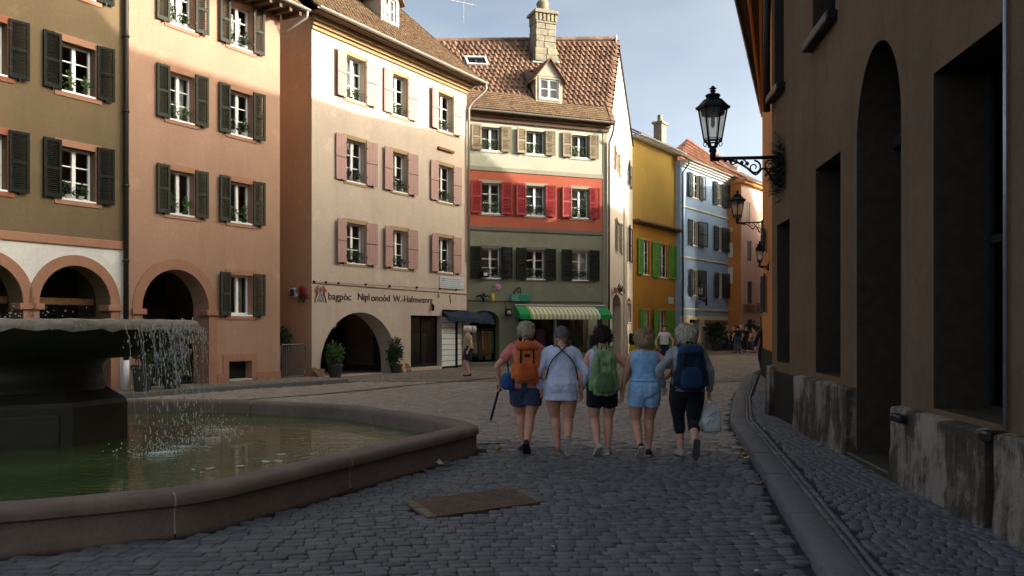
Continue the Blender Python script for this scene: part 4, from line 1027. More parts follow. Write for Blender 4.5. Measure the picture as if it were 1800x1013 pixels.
rk = MB(); rk.tube([(gx-.1,.62,f.zp(858,579)),(ge+.2,.62,f.zp(858,579))],.015,6)
for x in (gx-.1,ge+.2): rk.tube([(x,.62,.2),(x,.62,f.zp(858,579))],.015,6)
o = empty('clothes_rack',f.w(gx,.62,.2),f.rz,'thin clothes rail inside the shop arch','rack'); ob = rk.build('rail',M['gutter'],o); ob.location = (-gx,-.62,-.2)
garment(f.s(962),.7,f.zp(962,578),.26,1.25,M['g3'],'pink dress displayed behind the left pane of the shop front',grp='goods in the shop front')
garment(f.s(1014),.42,f.zp(1014,560),.12,.42,M['g4'],'small orange garment hung high in the shop front',grp='goods in the shop front')
garment(f.s(1028),.44,f.zp(1028,560),.14,.36,M['crest'],'dark red cloth hung high beside the shop post',grp='goods in the shop front')
for k,(px,py,mt,lb) in enumerate(((1008,602,'g5','pale lime basket in the shop front'),(1022,600,'aw_green','bright green basket in the shop front'),(1030,612,'bright_yellow','yellow tub in the shop front'),(1018,622,'g4','red tub low in the shop front'))):
    o = tagroot('display_basket',f,px,py+6,.5,lb,'basket','goods in the shop front'); mb = MB(); mb.lathe([(.10,0),(.15,.16),(.17,.17),(.16,.19),(.1,.19)],12); mb.build('bowl',M[mt],o,True); mb = MB(); 
    for q in range(5): mb.ell((.07*math.cos(q*1.3),.07*math.sin(q*1.3),.21),(.05,.05,.05),6,5)
    mb.build('contents',M[('g2','g1','g4','g6')[k]],o,True)
    MB().lathe([(.12,-f.z(f.s(px),py+6)+.1),(.12,-.002)],8).build('stand',M['wood'],o)
# ================================================================== yellow house
H5 = House('yellow_house','ochre yellow house with bright green shutters between the pale gable and the blue house',fY,'house')
h = H5; f = fY; xe = f.s(1190)
zt = f.zp(1150,258)
def tri(h, f, xl, xr, yt, yb, shut, sl, sr, plant=None, rows=3, sur=None, slats='joined', railing=False, fmax=None):
    a,b,p,q = h.px(xl,xr,yt,yb)
    h.hole(a,b,p,q,.2); w = window(h,a,b,p,q,rows=rows,d=.15,panes=(slats != 'coarse'))
    if sur: surround(h,a,b,p,q,M[sur],t=.12)
    for side,rg in ((-1,sl),(1,sr)):
        if rg:
            sw = f.s(rg[1])-f.s(rg[0]); shutter(h.root,(f.s(rg[1]) if side < 0 else f.s(rg[0])),p-.03,q+.06,sw,side,M[shut],slats=slats,y=-.035)
    if railing: rail(h,a,b,p,.42,.0).build('window_guard',M['iron'],w)
    if plant: sill_plant(h,a,b,p,plant,y=.06)
    return a,b,p,q
tri(h,f,1129,1141.5,423,483,'shut_green',(1119.4,1128.5),None,sur='orange',railing=True)
tri(h,f,1159.5,1173,430,488,'shut_green',(1145,1158.6),(1175,1187.5),sur='orange',railing=True)
tri(h,f,1132,1140.5,546,612,'shut_green',(1123.5,1131.5),None,sur='orange')
tri(h,f,1158,1170,546,612,'shut_green',(1144,1157),(1172,1183),sur='orange')
h.wall(0,xe,0,zt,[M['ochreorange'],M['yellow']],[(0,0),(f.zp(1150,399),1)])
shell(h,0,xe,8,zt,M['yellow'])
lz = f.zp(1150,399)
h.part('pent_roof',MB().prism([(0.02,lz+.16),(xe-.02,lz+.16),(xe-.02,lz+.06),(0.02,lz+.06)],-.42,0.0),M['tile_far'])
pt_ = MB(); 
for i in range(24): x = .04+i*(xe-.1)/23; pt_.box(x-.02,x+.02,-.40,-.02,lz-.06,lz+.055)
h.part('pent_brackets',pt_,M['wood'])
M['whitetrim'] = paint('white_eaves_paint',(.62,.60,.57),.06)
h.part('eaves_board',MB().box(-.1,xe+.15,-.35,.0,zt,zt+.16),M['whitetrim'])
h.part('roof_deck',MB().add([(-.2,-.45,zt+.17),(xe+.2,-.45,zt+.17),(xe+.2,4,zt+2.6),(-.2,4,zt+2.6)],[(0,1,2,3)]),M['roofbase'])
plain_tiles(h,-.2,xe+.2,-.48,zt+.2,4,zt+2.62,M['tile_far'],.2,.2,seed=11)
gutter(h,-.1,xe+.2,-.53,zt+.16,M['whitetrim'],.08)
h.part('wall_plaque',MB().cbox(f.s(1174.5),f.s(1183.5),-.03,0,f.zp(1179,534),f.zp(1179,522.5),.006),M['plaque'])
o = MB(); qd = h.deep(0,2.1); xc = qd.s(1160); z0 = zt+1.0; z1_ = qd.zp(1160,217); o.cbox(xc-.38,xc+.38,1.8,2.4,z0,z1_,.02); o.cbox(xc-.48,xc+.48,1.7,2.5,z1_-.1,z1_+.06,.02); o.lathe([(.18,z1_+.06),(.15,z1_+.45),(.18,z1_+.47),(.16,z1_+.55)],10,(xc,2.1)); h.part('chimney',o,M['chimney'])
# ================================================================== blue house
H6 = House('blue_house','pale blue house with black shutters above a cream ground floor with a garage shutter',fB,'house')
h = H6; f = fB; xe = f.s(1283)
zt = f.zp(1240,300)
for yt,yb,c1,c2 in (((306,348),)*1 and ((308,348,((1207,1216),(1216.5,1228),(1229,1238)),((1252,1260),(1260.5,1268),(1268.5,1280.5))),
                    (390,432,((1208,1216),(1216.5,1226),(1226.5,1239)),((1253.5,1261.5),(1262,1268),(1268.5,1281))),
                    (476,520,((1209,1216.5),(1217,1226),(1226.5,1239.5)),((1254,1262),(1262.5,1268.5),(1269,1281.5))))):
    p0 = f.z(f.s(1222),yb); p1 = f.z(f.s(1222),yt)
    for (sl,w_,sr) in (c1,c2):
        a,b = f.s(w_[0]),f.s(w_[1]); h.hole(a,b,p0,p1,.2); window(h,a,b,p0,p1,rows=3,d=.14,panes=True)
        surround(h,a,b,p0,p1,M['bluecream'],t=.1,jambs=False)
        shutter(h.root,a-.02,p0-.03,p1+.06,f.s(sl[1])-f.s(sl[0]),-1,M['shut_black'],slats='joined',y=-.04); shutter(h.root,b+.02,p0-.03,p1+.06,f.s(sr[1])-f.s(sr[0]),1,M['shut_black'],slats='joined',y=-.04)
zg = f.zp(1240,556)
a1,b1 = f.s(1212),f.s(1231); q1 = f.zp(1221,562); h.hole(a1,b1,.05,q1,.5)
a2,b2 = f.s(1238),f.s(1271.5); q2 = f.zp(1255,577); h.hole(a2,b2,.0,q2,.3)
h.wall(0,xe,0,zt,[M['bluecream'],M['blue']],[(0,0),(zg,1)])
gs_ = MB(); n = 14
for i in range(n): gs_.cbox(a2,b2,.2,.24,.02+i*q2/n,.02+(i+1)*q2/n-.02,.012)
M['steel'] = simple('grey_garage_steel',(.22,.25,.27),.5,.2)
h.part('garage_shutter',gs_,M['steel'])
h.part('shop_fascia',MB().cbox(a2,f.s(1278),-.06,0,f.zp(1255,571.5),f.zp(1255,563),.01),M['beam'])
for k in range(4):
    z_ = .5+k*(zg-.5)/4
    for (p,q) in ((.02,a1-.05),(b1+.05,a2-.05),(b2+.05,xe)):
        if q-p > .15: h.part('quoin_stone',MB().cbox(p,q,-.05,.02,z_,z_+(zg-.5)/4-.04,.02),M['bluecream'])
for px,yy,t in ((1240,374,.11),(1240,458,.11),(1240,545,.14)):
    zz = f.zp(px,yy); h.part('string_course',MB().cbox(-.03,xe,-.06,.02,zz-t/2,zz+t/2,.02),M['bluecream'])
shell(h,0,xe,8,zt,M['blue'])
cn = MB()
for k,(yy,za,zb3) in enumerate(((-.12,zt-.30,zt-.18),(-.26,zt-.18,zt-.06),(-.40,zt-.06,zt+.06))): cn.box(-.05*k,xe+.05,yy,0,za,zb3-.002)
h.part('cornice',cn,M['whitetrim'])
gutter(h,-.15,xe+.2,-.50,zt+.12,M['gutter'],.09)
h.part('roof_deck',MB().add([(-.2,-.45,zt+.10),(xe+.2,-.45,zt+.10),(xe+.2,4,zt+2.6),(-.2,4,zt+2.6)],[(0,1,2,3)]),M['roofbase'])
plain_tiles(h,-.2,xe+.2,-.46,zt+.12,4,zt+2.62,M['tile_brown'],.22,.2,seed=12)
dp = MB().tube([(.18,-.5,zt+.08),(.18,-.5,zt-.2),(.22,-.08,zt-.7),(.22,-.08,.1)],.05,7); h.part('downpipe',dp,M['darkpipe'],True)
# ================================================================== rose house closing the street
H7 = House('rose_house','rose pink house with an orange side wall at the far end of the street',fF,'house')
h = H7; f = fF; xe = f.s(1362)
zt = f.zp(1318,327)
for (xl,xr,yt,yb) in ((1311.5,1318.5,356,393),(1313.5,1321,424,459),(1314,1322,495,534),(1336,1342,497,531),(1333,1338,372,408),(1314,1322,562,600),(1336,1342,556,598)):
    a,b,p,q = h.px(xl,xr,yt,yb); h.hole(a,b,p,q,.2)
    mb = MB(); mid = (a+b)/2
    o = h.part('closed_shutter',MB().box(a,mid-.01,.03,.07,p,q).box(mid+.01,b,.03,.07,p,q),M['shut_black' if yt > 400 else 'shut_brown'])
h.wall(0,xe,0,zt,[M['farpink']])
h.part('side_wall',MB().add([(0,0,0),(0,6,0),(0,6,zt),(0,0,zt)],[(0,1,2,3)]),M['orange'])
shell(h,0,xe,6,zt,M['farpink'],left=False)
for (y0,y1) in ((400,406),(426,452),(470,498)):
    z0,z1 = f.z(0,y1),f.z(0,y0); h.part('side_window',MB().cbox(-.04,.02,.62,.98,z0,z1,.01),M['whitetrim'])
h.part('cornice',MB().box(-.15,xe,-.30,0,zt-.02,zt+.2).box(-.15,0,0,6,zt-.02,zt+.2),M['orange'])
gutter(h,-.2,xe,-.38,zt+.26,M['gutter'],.09)
h.part('roof_deck',MB().add([(-.25,-.4,zt+.22),(xe,-.4,zt+.22),(xe,3,zt+2.2),(-.25,3,zt+2.2)],[(0,1,2,3)]),M['roofbase'])
plain_tiles(h,-.25,xe,-.42,zt+.26,3,zt+2.22,M['tile_brown'],.25,.22,seed=13)
for (xa,xb,py0,py1,fig) in ((1306.5,1324,548,534.5,True),(1330,1346,546,533,False)):
    s_a,s_b = f.s(xa),f.s(xb); za,zb4 = f.zp(xa,py0),f.zp(xa,py1)
    o = h.part('shop_sign',MB().cbox(s_a,s_b,-.12,-.02,za,zb4,.01),M['beam'])
    if fig:
        m_ = (s_a+s_b)/2; zm = (za+zb4)/2; MB().cbox(m_-.10,m_+.12,-.14,-.115,zm-.18,zm+.18,.03).box(m_-.04,m_+.06,-.15,-.135,zm-.08,zm+.08).build('red_emblem',M['shut_red'],o)
# big brown roof rising behind the blue house
rb_ = empty('roofed_house',(13.5,66,0),R(52),'house with a steep red brown roof rising behind the blue house','house')
k = 66/F
def pz(py,Y): return EYE+(HZ-py)*Y/F
rf = MB(); Yr = 66.0
def wp(px,py,Y): return Vector(((px-900)/F*Y,Y,pz(py,Y)))
Mi = rb_.matrix_basis if False else None
a_ = wp(1180,268,86); b_ = wp(1209,243,88); c_ = wp(1332,330,86); d_ = wp(1178,310,82); e_ = wp(1330,352,82)
rb_.location = (0,0,0); rb_.rotation_euler = (0,0,0)
def lerp(p,q,t): return p+(q-p)*t
n = 15
for i in range(n):
    p0,p1 = lerp(d_,b_,i/n),lerp(e_,c_,i/n); q0,q1 = lerp(d_,b_,(i+1)/n),lerp(e_,c_,(i+1)/n)
    m = 34
    for j in range(m):
        u,v = (j+.5*(i%2))/m,(j+.96+.5*(i%2))/m; v = min(v,1)
        if u >= 1: continue
        rf.add([lerp(p0,p1,u)+Vector((0,-.12,.05)),lerp(p0,p1,v)+Vector((0,-.12,.05)),lerp(q0,q1,v),lerp(q0,q1,u)],[(0,1,2,3)])
rf.build('roof_tiles',M['tile_far'],rb_,recalc=False,kind='stuff')
bk = MB(); back = Vector((-2,10,0))
bk.add([d_,e_,c_,b_],[(0,1,2,3)]); bk.add([b_,c_,c_+back+Vector((0,0,-3)),b_+back+Vector((0,0,-5))],[(0,1,2,3)]); bk.add([a_,b_,d_],[(0,1,2)]); bk.add([a_,b_,b_+back+Vector((0,0,-5)),a_+back+Vector((0,0,-3))],[(0,1,2,3)])
bk.build('roof_deck',M['tile_far'],rb_,recalc=False)
wl_ = MB(); 
gp = [Vector((v.x,v.y,0)) for v in (d_,e_,e_+back,d_+back)]
for i in range(4):
    p,q = gp[i],gp[(i+1)%4]; zt_ = min(d_.z,e_.z)-.1; wl_.add([p,q,Vector((q.x,q.y,zt_)),Vector((p.x,p.y,zt_))],[(0,1,2,3)])
wl_.build('wall',M['orange'],rb_,recalc=False)
# slate-blue roof farther back
rs = empty('slate_roofed_house',(0,0,0),0,'farther house showing only a shallow bluish slate roof behind the street lamp','house')
M['slateroof'] = pieces('bluish_slate_tiles',[(.22,.23,.29),(.30,.31,.37),(.26,.26,.31)],.6,.3,.2)
p = [wp(1255,268,96),wp(1262,263,98),wp(1300,292,98),wp(1296,296,94)]
bk = MB(); n = 9
for i in range(n):
    for j in range(14):
        u0,u1 = i/n,(i+.95)/n; v0,v1 = j/14,(j+.95)/14
        bk.add([lerp(lerp(p[0],p[3],v0),lerp(p[1],p[2],v0),u0),lerp(lerp(p[0],p[3],v1),lerp(p[1],p[2],v1),u0),lerp(lerp(p[0],p[3],v1),lerp(p[1],p[2],v1),u1)+Vector((0,0,-.03)),lerp(lerp(p[0],p[3],v0),lerp(p[1],p[2],v0),u1)+Vector((0,0,-.03))],[(0,1,2,3)])
bk.build('roof_tiles',M['slateroof'],rs,recalc=False,kind='stuff')
wb = MB(); q = [p[0],p[3],p[2],p[1]]
for i in range(4): u,v = q[i],q[(i+1)%4]; wb.add([u+Vector((0,0,-.06)),v+Vector((0,0,-.06)),Vector((v.x,v.y,0)),Vector((u.x,u.y,0))],[(0,1,2,3)])
wb.build('wall',M['farpink'],rs,recalc=False)
# ================================================================== dark brown building on the right
HD = 8.9
H8 = House('brown_building','tall dark brown rendered building with deep bays and a stained plinth along the right kerb',fD,'building')
h = H8; f = fD
LD = 26.0
def dpx(xl,xr,ytl,yb,sp=None,d=.45):
    a,b = f.s(xl),f.s(xr); return a,b
zpl = .86; ZS = .12
a,b = f.s(1366),f.s(1388); h.hole(a,b,f.z(b,640),f.z(b,384),.35)
a1,b1 = f.s(1434),f.s(1477.5); h.hole(a1,b1,f.z(b1,664),f.z(b1,266),.45)
a2,b2 = f.s(1506),f.s(1584); zt2 = f.zp(1545,72); zs2 = f.z((a2+b2)/2,232); h.hole(a2,b2,ZS,zt2,.6,zs2)
a3,b3 = f.s(1641),f.s(1771); zt3 = f.z(a3,130); h.hole(a3,b3,zpl+.02,zt3,.55)
u1a,u1b = f.s(1429),f.s(1468.5); zu = f.z(u1a,74); h.hole(u1a,u1b,zu,zu+2.1,.35)
u2a,u2b = f.s(1361.5),f.s(1378); zu2 = f.z(u2a,168); h.hole(u2a,u2b,zu2,zu2+2.3,.35)
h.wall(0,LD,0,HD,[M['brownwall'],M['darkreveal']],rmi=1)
for (p,q,z) in ((u1a,u1b,zu),(u2a,u2b,zu2)):
    h.part('window_sill',MB().cbox(p-.08,q+.10,-.14,.05,z-.13,z,.02),M['iron'])
M['voidwood'] = paint('near_black_joinery',(.028,.025,.021),.3,.75,0,1.0,.1)
def joinery(a,b,z0,z1,d,cols,rows,name='window',sp=None):
    mb = MB(); fw = .07
    mb.box(a,a+fw,d-.06,d,z0,z1); mb.box(b-fw,b,d-.06,d,z0,z1)
    for i in range(1,cols): x = a+(b-a)*i/cols; mb.box(x-fw/2,x+fw/2,d-.055,d-.002,z0,z1)
    for j in range(rows+1): z = z0+(z1-z0)*j/rows; mb.box(a+fw,b-fw,d-.05,d-.004,max(z0,z-fw/2),min(z1,z+fw/2))
    o = h.part(name,mb,M['voidwood'])
    MB().add([(a,d-.02,z0),(b,d-.02,z0),(b,d-.02,z1),(a,d-.02,z1)],[(0,1,2,3)]).build('pane',M['dimglass'],o,recalc=False)
    return o
joinery(a,b,f.z(b,640),f.z(b,384),.3,1,3); joinery(a1,b1,f.z(b1,664),f.z(b1,266),.4,2,4)
joinery(a3,b3,zpl+.02,zt3,.5,3,2); joinery(u1a,u1b,zu,zu+2.1,.3,2,3); joinery(u2a,u2b,zu2,zu2+2.3,.3,2,3)
# arched door: leaves with panels below, fanlight above a transom
dr = h.part('door',MB().box(a2+.02,b2-.02,.5,.56,ZS,zs2-.05),M['voidwood'])
m_ = (a2+b2)/2
for x0,x1 in ((a2+.10,m_-.06),(m_+.06,b2-.10)):
    for z0,z1 in ((ZS+.25,ZS+1.0),(ZS+1.15,ZS+2.0),(ZS+2.15,zs2-.3)): MB().cbox(x0,x1,.47,.51,z0,z1,.015).build('panel',M['voidwood'],dr)
h.part('transom',MB().cbox(a2+.005,b2-.005,.38,.56,zs2-.05,zs2+.07,.02),M['voidwood'])
h.part('door_step',MB().cbox(a2-.02,b2+.02,-.12,.5,0,ZS+.05,.02),M['fountaindark'])
h.part('door_stop_stone',MB().cbox(b2-.24,b2-.02,-.05,.2,ZS+.051,ZS+.30,.05),M['fountain'])
# stained plinth blocks
def grime(name):
    t = NT(name); v = t.coord('Position'); vs = t.coord('Position',(1.6,1.6,.34))
    st = t.noise(2.4,vs,7,.68); a_ = t.noise(1.3,v,6,.7); fn = t.noise(40,v,5,.7); sp = t.n('ShaderNodeSeparateXYZ'); t.l(t.n('ShaderNodeNewGeometry').outputs['Position'],sp.inputs[0])
    low = t.rng(t.noise(.9,t.coord('Position',(1,1,1.8)),5,.7),.3,.7,-.10,.16)
    k = t.math('ADD',st,t.math('MULTIPLY',t.math('SUBTRACT',a_,.5),.9)); k = t.math('ADD',k,low)
    col = t.mix(t.rng(k,.43,.58,0,1),(.27,.215,.17),(.070,.048,.030)); col = t.mix(t.rng(k,.60,.78,0,1),col,(.022,.019,.015))
    col = t.mix(t.math('MULTIPLY',t.rng(fn,.45,.7,0,1),.4),col,(.10,.085,.07))
    t.base(col); t.rough(.85,.2); t.bump(t.math('ADD',fn,t.math('MULTIPLY',st,1.5)),.6,.02); return t.mat
M['grime'] = grime('stained_plinth_render')
def plinth(x0,x1,zt_,dpt=.11):
    mb = MB(); n = max(2,int((x1-x0)/.25)); rnd = random.Random(int(x0*100)); rs = []
    for i in range(n+1):
        x = x0+(x1-x0)*i/n; j = rnd.uniform(-.012,.012); k = rnd.uniform(-.012,.012)
        rs.append([(x,.03,0),(x,-dpt-.03+j,0),(x,-dpt+j*.5,.4),(x,-dpt+.0+k,zt_-.02),(x,-dpt+.018,zt_+k*.6),(x,.03,zt_+.015)])
    mb.rings(rs); return h.part('plinth',mb,M['grime'],35)
plinth(0.0,f.s(1365),zpl+.08); plinth(f.s(1409),a2-.02,zpl+.03); plinth(b2+.02,f.s(1760),zpl-.04); plinth(f.s(1776),12.5,zpl-.03)
h.part('plinth_recess',MB().box(f.s(1365),f.s(1409),-.04,.02,0,zpl),M['voidwood'])
h.part('plinth_recess',MB().box(f.s(1760),f.s(1776),-.06,.02,0,zpl-.1),M['fountaindark'])
h.part('drain_hood',MB().cbox(f.s(1759),f.s(1777),-.16,.02,zpl-.10,zpl-.02,.02),M['iron'])
h.part('bracket_stub',MB().cbox(f.s(1600),f.s(1620),-.20,-.10,zpl-.15,zpl-.08,.02),M['iron'])
h.part('bay_post',MB().box(f.s(1728),f.s(1736),.30,.38,zpl+.02,zt3-.6),M['brownwall'])
M['palemetal'] = simple('pale_conduit_metal',(.35,.36,.40),.35,.6)
h.part('conduit',MB().tube([(f.s(1775),-.03,zpl),(f.s(1775),-.03,zt3+1.2)],.016,6),M['palemetal'],True)
h.part('side_wall',MB().add([(0,0,0),(0,9,0),(0,9,HD),(0,0,HD)],[(0,1,2,3)]),M['orange'])
shell(h,0,LD,9,HD,M['brownwall'],left=False)
h.part('roof',MB().add([(-.3,-.5,HD),(LD,-.5,HD),(LD,4.5,HD+1.8),(-.3,4.5,HD+1.8)],[(0,1,2,3)]).add([(-.3,4.5,HD+1.8),(LD,4.5,HD+1.8),(LD,9.3,HD),(-.3,9.3,HD)],[(0,1,2,3)]).add([(0,0,HD),(0,9,HD),(0,4.5,HD+1.8)],[(0,1,2)]),M['tile_brown'])
dp = MB(); xd = .06; dp.tube([(xd,-.10,5.3),(xd,-.10,8.8)],.06,8); h.part('downpipe',dp,M['darkpipe'],True)
# ================================================================== orange building beyond, where the street bends right
pO = (7.92,27.0); fR = Fac(pO, 13.2, 1340, flip=True)
H9 = House('orange_building','narrow strip of orange rendered building behind the big street lamp',fR,'building')
h = H9; f = fR; LR = 14.0; HR = 8.3
for (yt,yb) in ((412,446),(488,550)):
    a,b = 1.2,2.0; p,q = f.z(a,yb),f.z(a,yt); h.hole(a,b,p,q,.2); window(h,a,b,p,q,rows=3,d=.14,panes=False)
    shutter(h.root,a-.02,p,q+.05,.42,-1,M['shut_black'],slats='coarse',y=-.02); shutter(h.root,b+.02,p,q+.05,.42,1,M['shut_black'],slats='coarse',y=-.02)

h.wall(0,LR,0,HR,[M['orange']])
h.part('upper_wall',MB().add([(0,0,HR),(LR,0,HR),(LR,0,14.0),(8.6,0,13.9),(4.3,0,11.2),(0,0,8.35)],[(0,1,2,3,4,5)]),M['orange'])
h.part('plinth',MB().cbox(-.03,LR,-.05,.02,0,.95,.02),M['voidwood'])
RP = [(LR,17.2),(9,16.8),(7.7,15.6),(3.2,15.1),(1.7,15.35),(-.15,15.1)]  # unseen ridge, heights set for the shadow it casts on the facades
EV = [(LR,-1.0,12.4),(8.6,-1.75,12.4),(4.3,-.87,10.4),(-.15,.03,8.40)]
rf = MB()
ev5 = [EV[0],EV[1],(7.0,-1.42,11.66),EV[2],(2.0,-.42,9.42),EV[3]]
for i in range(5):
    a,b,c,d = ev5[i],ev5[i+1],(RP[i+1][0],5.5,RP[i+1][1]),(RP[i][0],5.5,RP[i][1])
    rf.add([a,b,c,d],[(0,1,2,3)]); rf.add([(d[0],5.5,d[2]),(c[0],5.5,c[2]),(c[0],11,9.5),(d[0],11,9.5)],[(0,1,2,3)])
h.part('roof',rf,M['tile_brown'],recalc=False)
sf = MB()
for i in range(5):
    a,b = ev5[i],ev5[i+1]; sf.add([(a[0],a[1],a[2]-.05),(b[0],b[1],b[2]-.05),(b[0],.0,b[2]-.12),(a[0],0,a[2]-.12)],[(0,1,2,3)])
h.part('soffit',sf,M['wood'],recalc=False)
ef = MB(); ef.tube([(a[0],a[1],a[2]) for a in ev5],.09,6); h.part('gutter',ef,M['darkpipe'])
for k,(fr,mt) in enumerate(((.35,'orange'),(.68,'orange'))):
    ef = MB(); ef.tube([(a[0],a[1]*(1-fr),a[2]-.10) for a in ev5],.045,6); h.part('purlin',ef,M[mt])
h.part('side_wall',MB().add([(0,0,0),(0,11,0),(0,11,9.5),(0,5.5,15.1),(0,0,8.4)],[(0,1,2,3,4)]),M['orange'])
h.part('back_wall',MB().add([(0,11,0),(LR,11,0),(LR,11,9.5),(0,11,9.5)],[(0,1,2,3)]),M['orange'])
h.part('end_wall',MB().add([(LR,0,0),(LR,11,0),(LR,11,9.5),(LR,5.5,17.2),(LR,0,14)],[(0,1,2,3,4)]),M['orange'])
# unseen blocks added behind the corner, rooflines shaped for the shadows they cast
tw = MB()
def block(xa,xb,za,zb,y0=3.0,yr=5.5,y1=10,drop=2.4,endx=None,dropb=None):
    e = endx if endx is not None else xb; db = dropb or drop
    v = [(xa,y0,0),(e,y0,0),(e,y0,zb-db),(xa,y0,za-drop),(xa,y1,0),(e,y1,0),(e,y1,zb-db),(xa,y1,za-drop),(xa,yr,za),(xb,yr,zb)]
    tw.add(v,[(0,1,2,3),(5,4,7,6),(1,5,6,9,2),(4,0,3,8,7),(3,2,9,8),(7,8,9,6)])
block(-.2,-7.3,15.1,14.8,drop=2.6,endx=-8.6,dropb=4.4)
block(-8.65,-19.5,10.8,11.6,drop=1.8)
block(-20.5,-28.0,17.6,16.9,3.0,5.5,10,2.5,endx=-28.2)
block(-29,-36.0,13.7,13.8,3.6,5.5,10,2.0,endx=-40.5,dropb=7)
h.part('unseen_shadow_block',tw,M['gable'])
# ================================================================== ground
M['earth'] = stone('street_bedding',(.035,.034,.034),.25,.95,1.0,.5,island=True)
def farcobbles(name):
    t = NT(name); v = t.coord('Position'); vo = t.n('ShaderNodeTexVoronoi'); vo.feature = 'DISTANCE_TO_EDGE'; vo.inputs['Scale'].default_value = 6.6; t.l(v,vo.inputs['Vector'])
    vc = t.n('ShaderNodeTexVoronoi'); vc.inputs['Scale'].default_value = 6.6; t.l(v,vc.inputs['Vector']); g = t.noise(.5,v,5,.6)
    sep = t.n('ShaderNodeSeparateColor'); t.l(vc.outputs['Color'],sep.inputs[0])
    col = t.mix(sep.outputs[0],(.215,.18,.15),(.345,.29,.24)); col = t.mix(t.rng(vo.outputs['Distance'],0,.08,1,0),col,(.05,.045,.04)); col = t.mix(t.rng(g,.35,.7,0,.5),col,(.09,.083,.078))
    t.base(col); t.rough(.75,.2); t.bump(t.rng(vo.outputs['Distance'],0,.15,0,1),.7,.03); return t.mat
M['farcob'] = farcobbles('distant_cobbles')
g = MB(); S = 500
# the sheet is cut into bands so that the far part carries the fine cobble relief
g.add([(-S,-60,-.03),(S,-60,-.03),(S,S,-.03),(-S,S,-.03)],[(0,1,2,3)])
g.build('ground',M['earth'],kind='structure',recalc=False)
YF = 25.0
# fountain outline (outer edge of the rim)
def chaikin(p,n):
    for _ in range(n):
        q = []
        for i in range(len(p)):
            a,b = p[i],p[(i+1)%len(p)]; q += [(a[0]*.75+b[0]*.25,a[1]*.75+b[1]*.25),(a[0]*.25+b[0]*.75,a[1]*.25+b[1]*.75)]
        p = q
    return p
def subdiv(p, keep=.22):
    """cut each corner at a fixed distance so that the straight sides stay straight"""
    q = []
    for i in range(len(p)):
        a,b,c = p[i-1],p[i],p[(i+1)%len(p)]
        for o in (a,c):
            L = math.hypot(o[0]-b[0],o[1]-b[1]); k = min(keep/L,.4); 
            q.append((b[0]+(o[0]-b[0])*k,b[1]+(o[1]-b[1])*k))
    return q
FV = [(-.38,10.95),(-2.40,6.62),(-3.3,6.08),(-6.6,4.7),(-9.6,6.3),(-11.0,10.6),(-9.6,14.0),(-6.9,15.1),(-4.6,14.95),(-2.55,13.95),(-.85,11.95)]
FVd = subdiv(FV,.30); FP = []
def bez(a,b,c,n=6): return [((1-t)**2*a[0]+2*t*(1-t)*b[0]+t*t*c[0],(1-t)**2*a[1]+2*t*(1-t)*b[1]+t*t*c[1]) for t in [i/n for i in range(n+1)]]
for i in range(len(FV)): FP += bez(FVd[2*i],FV[i],FVd[2*i+1])
def inside(px,py,poly):
    c = False; n = len(poly)
    for i in range(n):
        x1,y1 = poly[i]; x2,y2 = poly[i-1]
        if (y1 > py) != (y2 > py) and px < (x2-x1)*(py-y1)/(y2-y1)+x1: c = not c
    return c
def offset_poly(P,d):   # positive d = inwards (polygon runs clockwise seen from above: first right corner, then near side)
    n = len(P); out = []
    for i in range(n):
        a,b,c = Vector(P[i-1]),Vector(P[i]),Vector(P[(i+1)%n])
        u = (b-a); w = (c-b)
        u = u.normalized() if u.length > 1e-6 else w.normalized(); w = w.normalized() if w.length > 1e-6 else u
        n1 = Vector((u.y,-u.x)); n2 = Vector((w.y,-w.x)); m = (n1+n2); m = m/m.length if m.length > 1e-6 else n1
        k = d/max(.5,m.dot(n1)); out.append((b.x+m.x*k,b.y+m.y*k))
    return out
area = sum(FP[i-1][0]*FP[i][1]-FP[i][0]*FP[i-1][1] for i in range(len(FP)))/2
SG = 1 if area < 0 else -1
def inset(d): return offset_poly(FP,d*SG)
# kerb line on the right: measured in the photo, then along the bend
KP = [(1.34,2.0),(1.97,5.48),(2.62,8.86),(3.57,13.95),(4.75,18.3),(7.62,27.6),(9.6,33.0),(14.0,42.0),(24,60)]
def kerb_x(y):
    for (x0,y0),(x1,y1) in zip(KP,KP[1:]):
        if y <= y1: return x0+(x1-x0)*(y-y0)/(y1-y0)
    return KP[-1][0]
def wall_x(y): return 2.95+.1046*y if y < 14.7 else max(4.6,7.92+.2346*(y-27)) if y < 27 else 7.92+(y-27)*.30
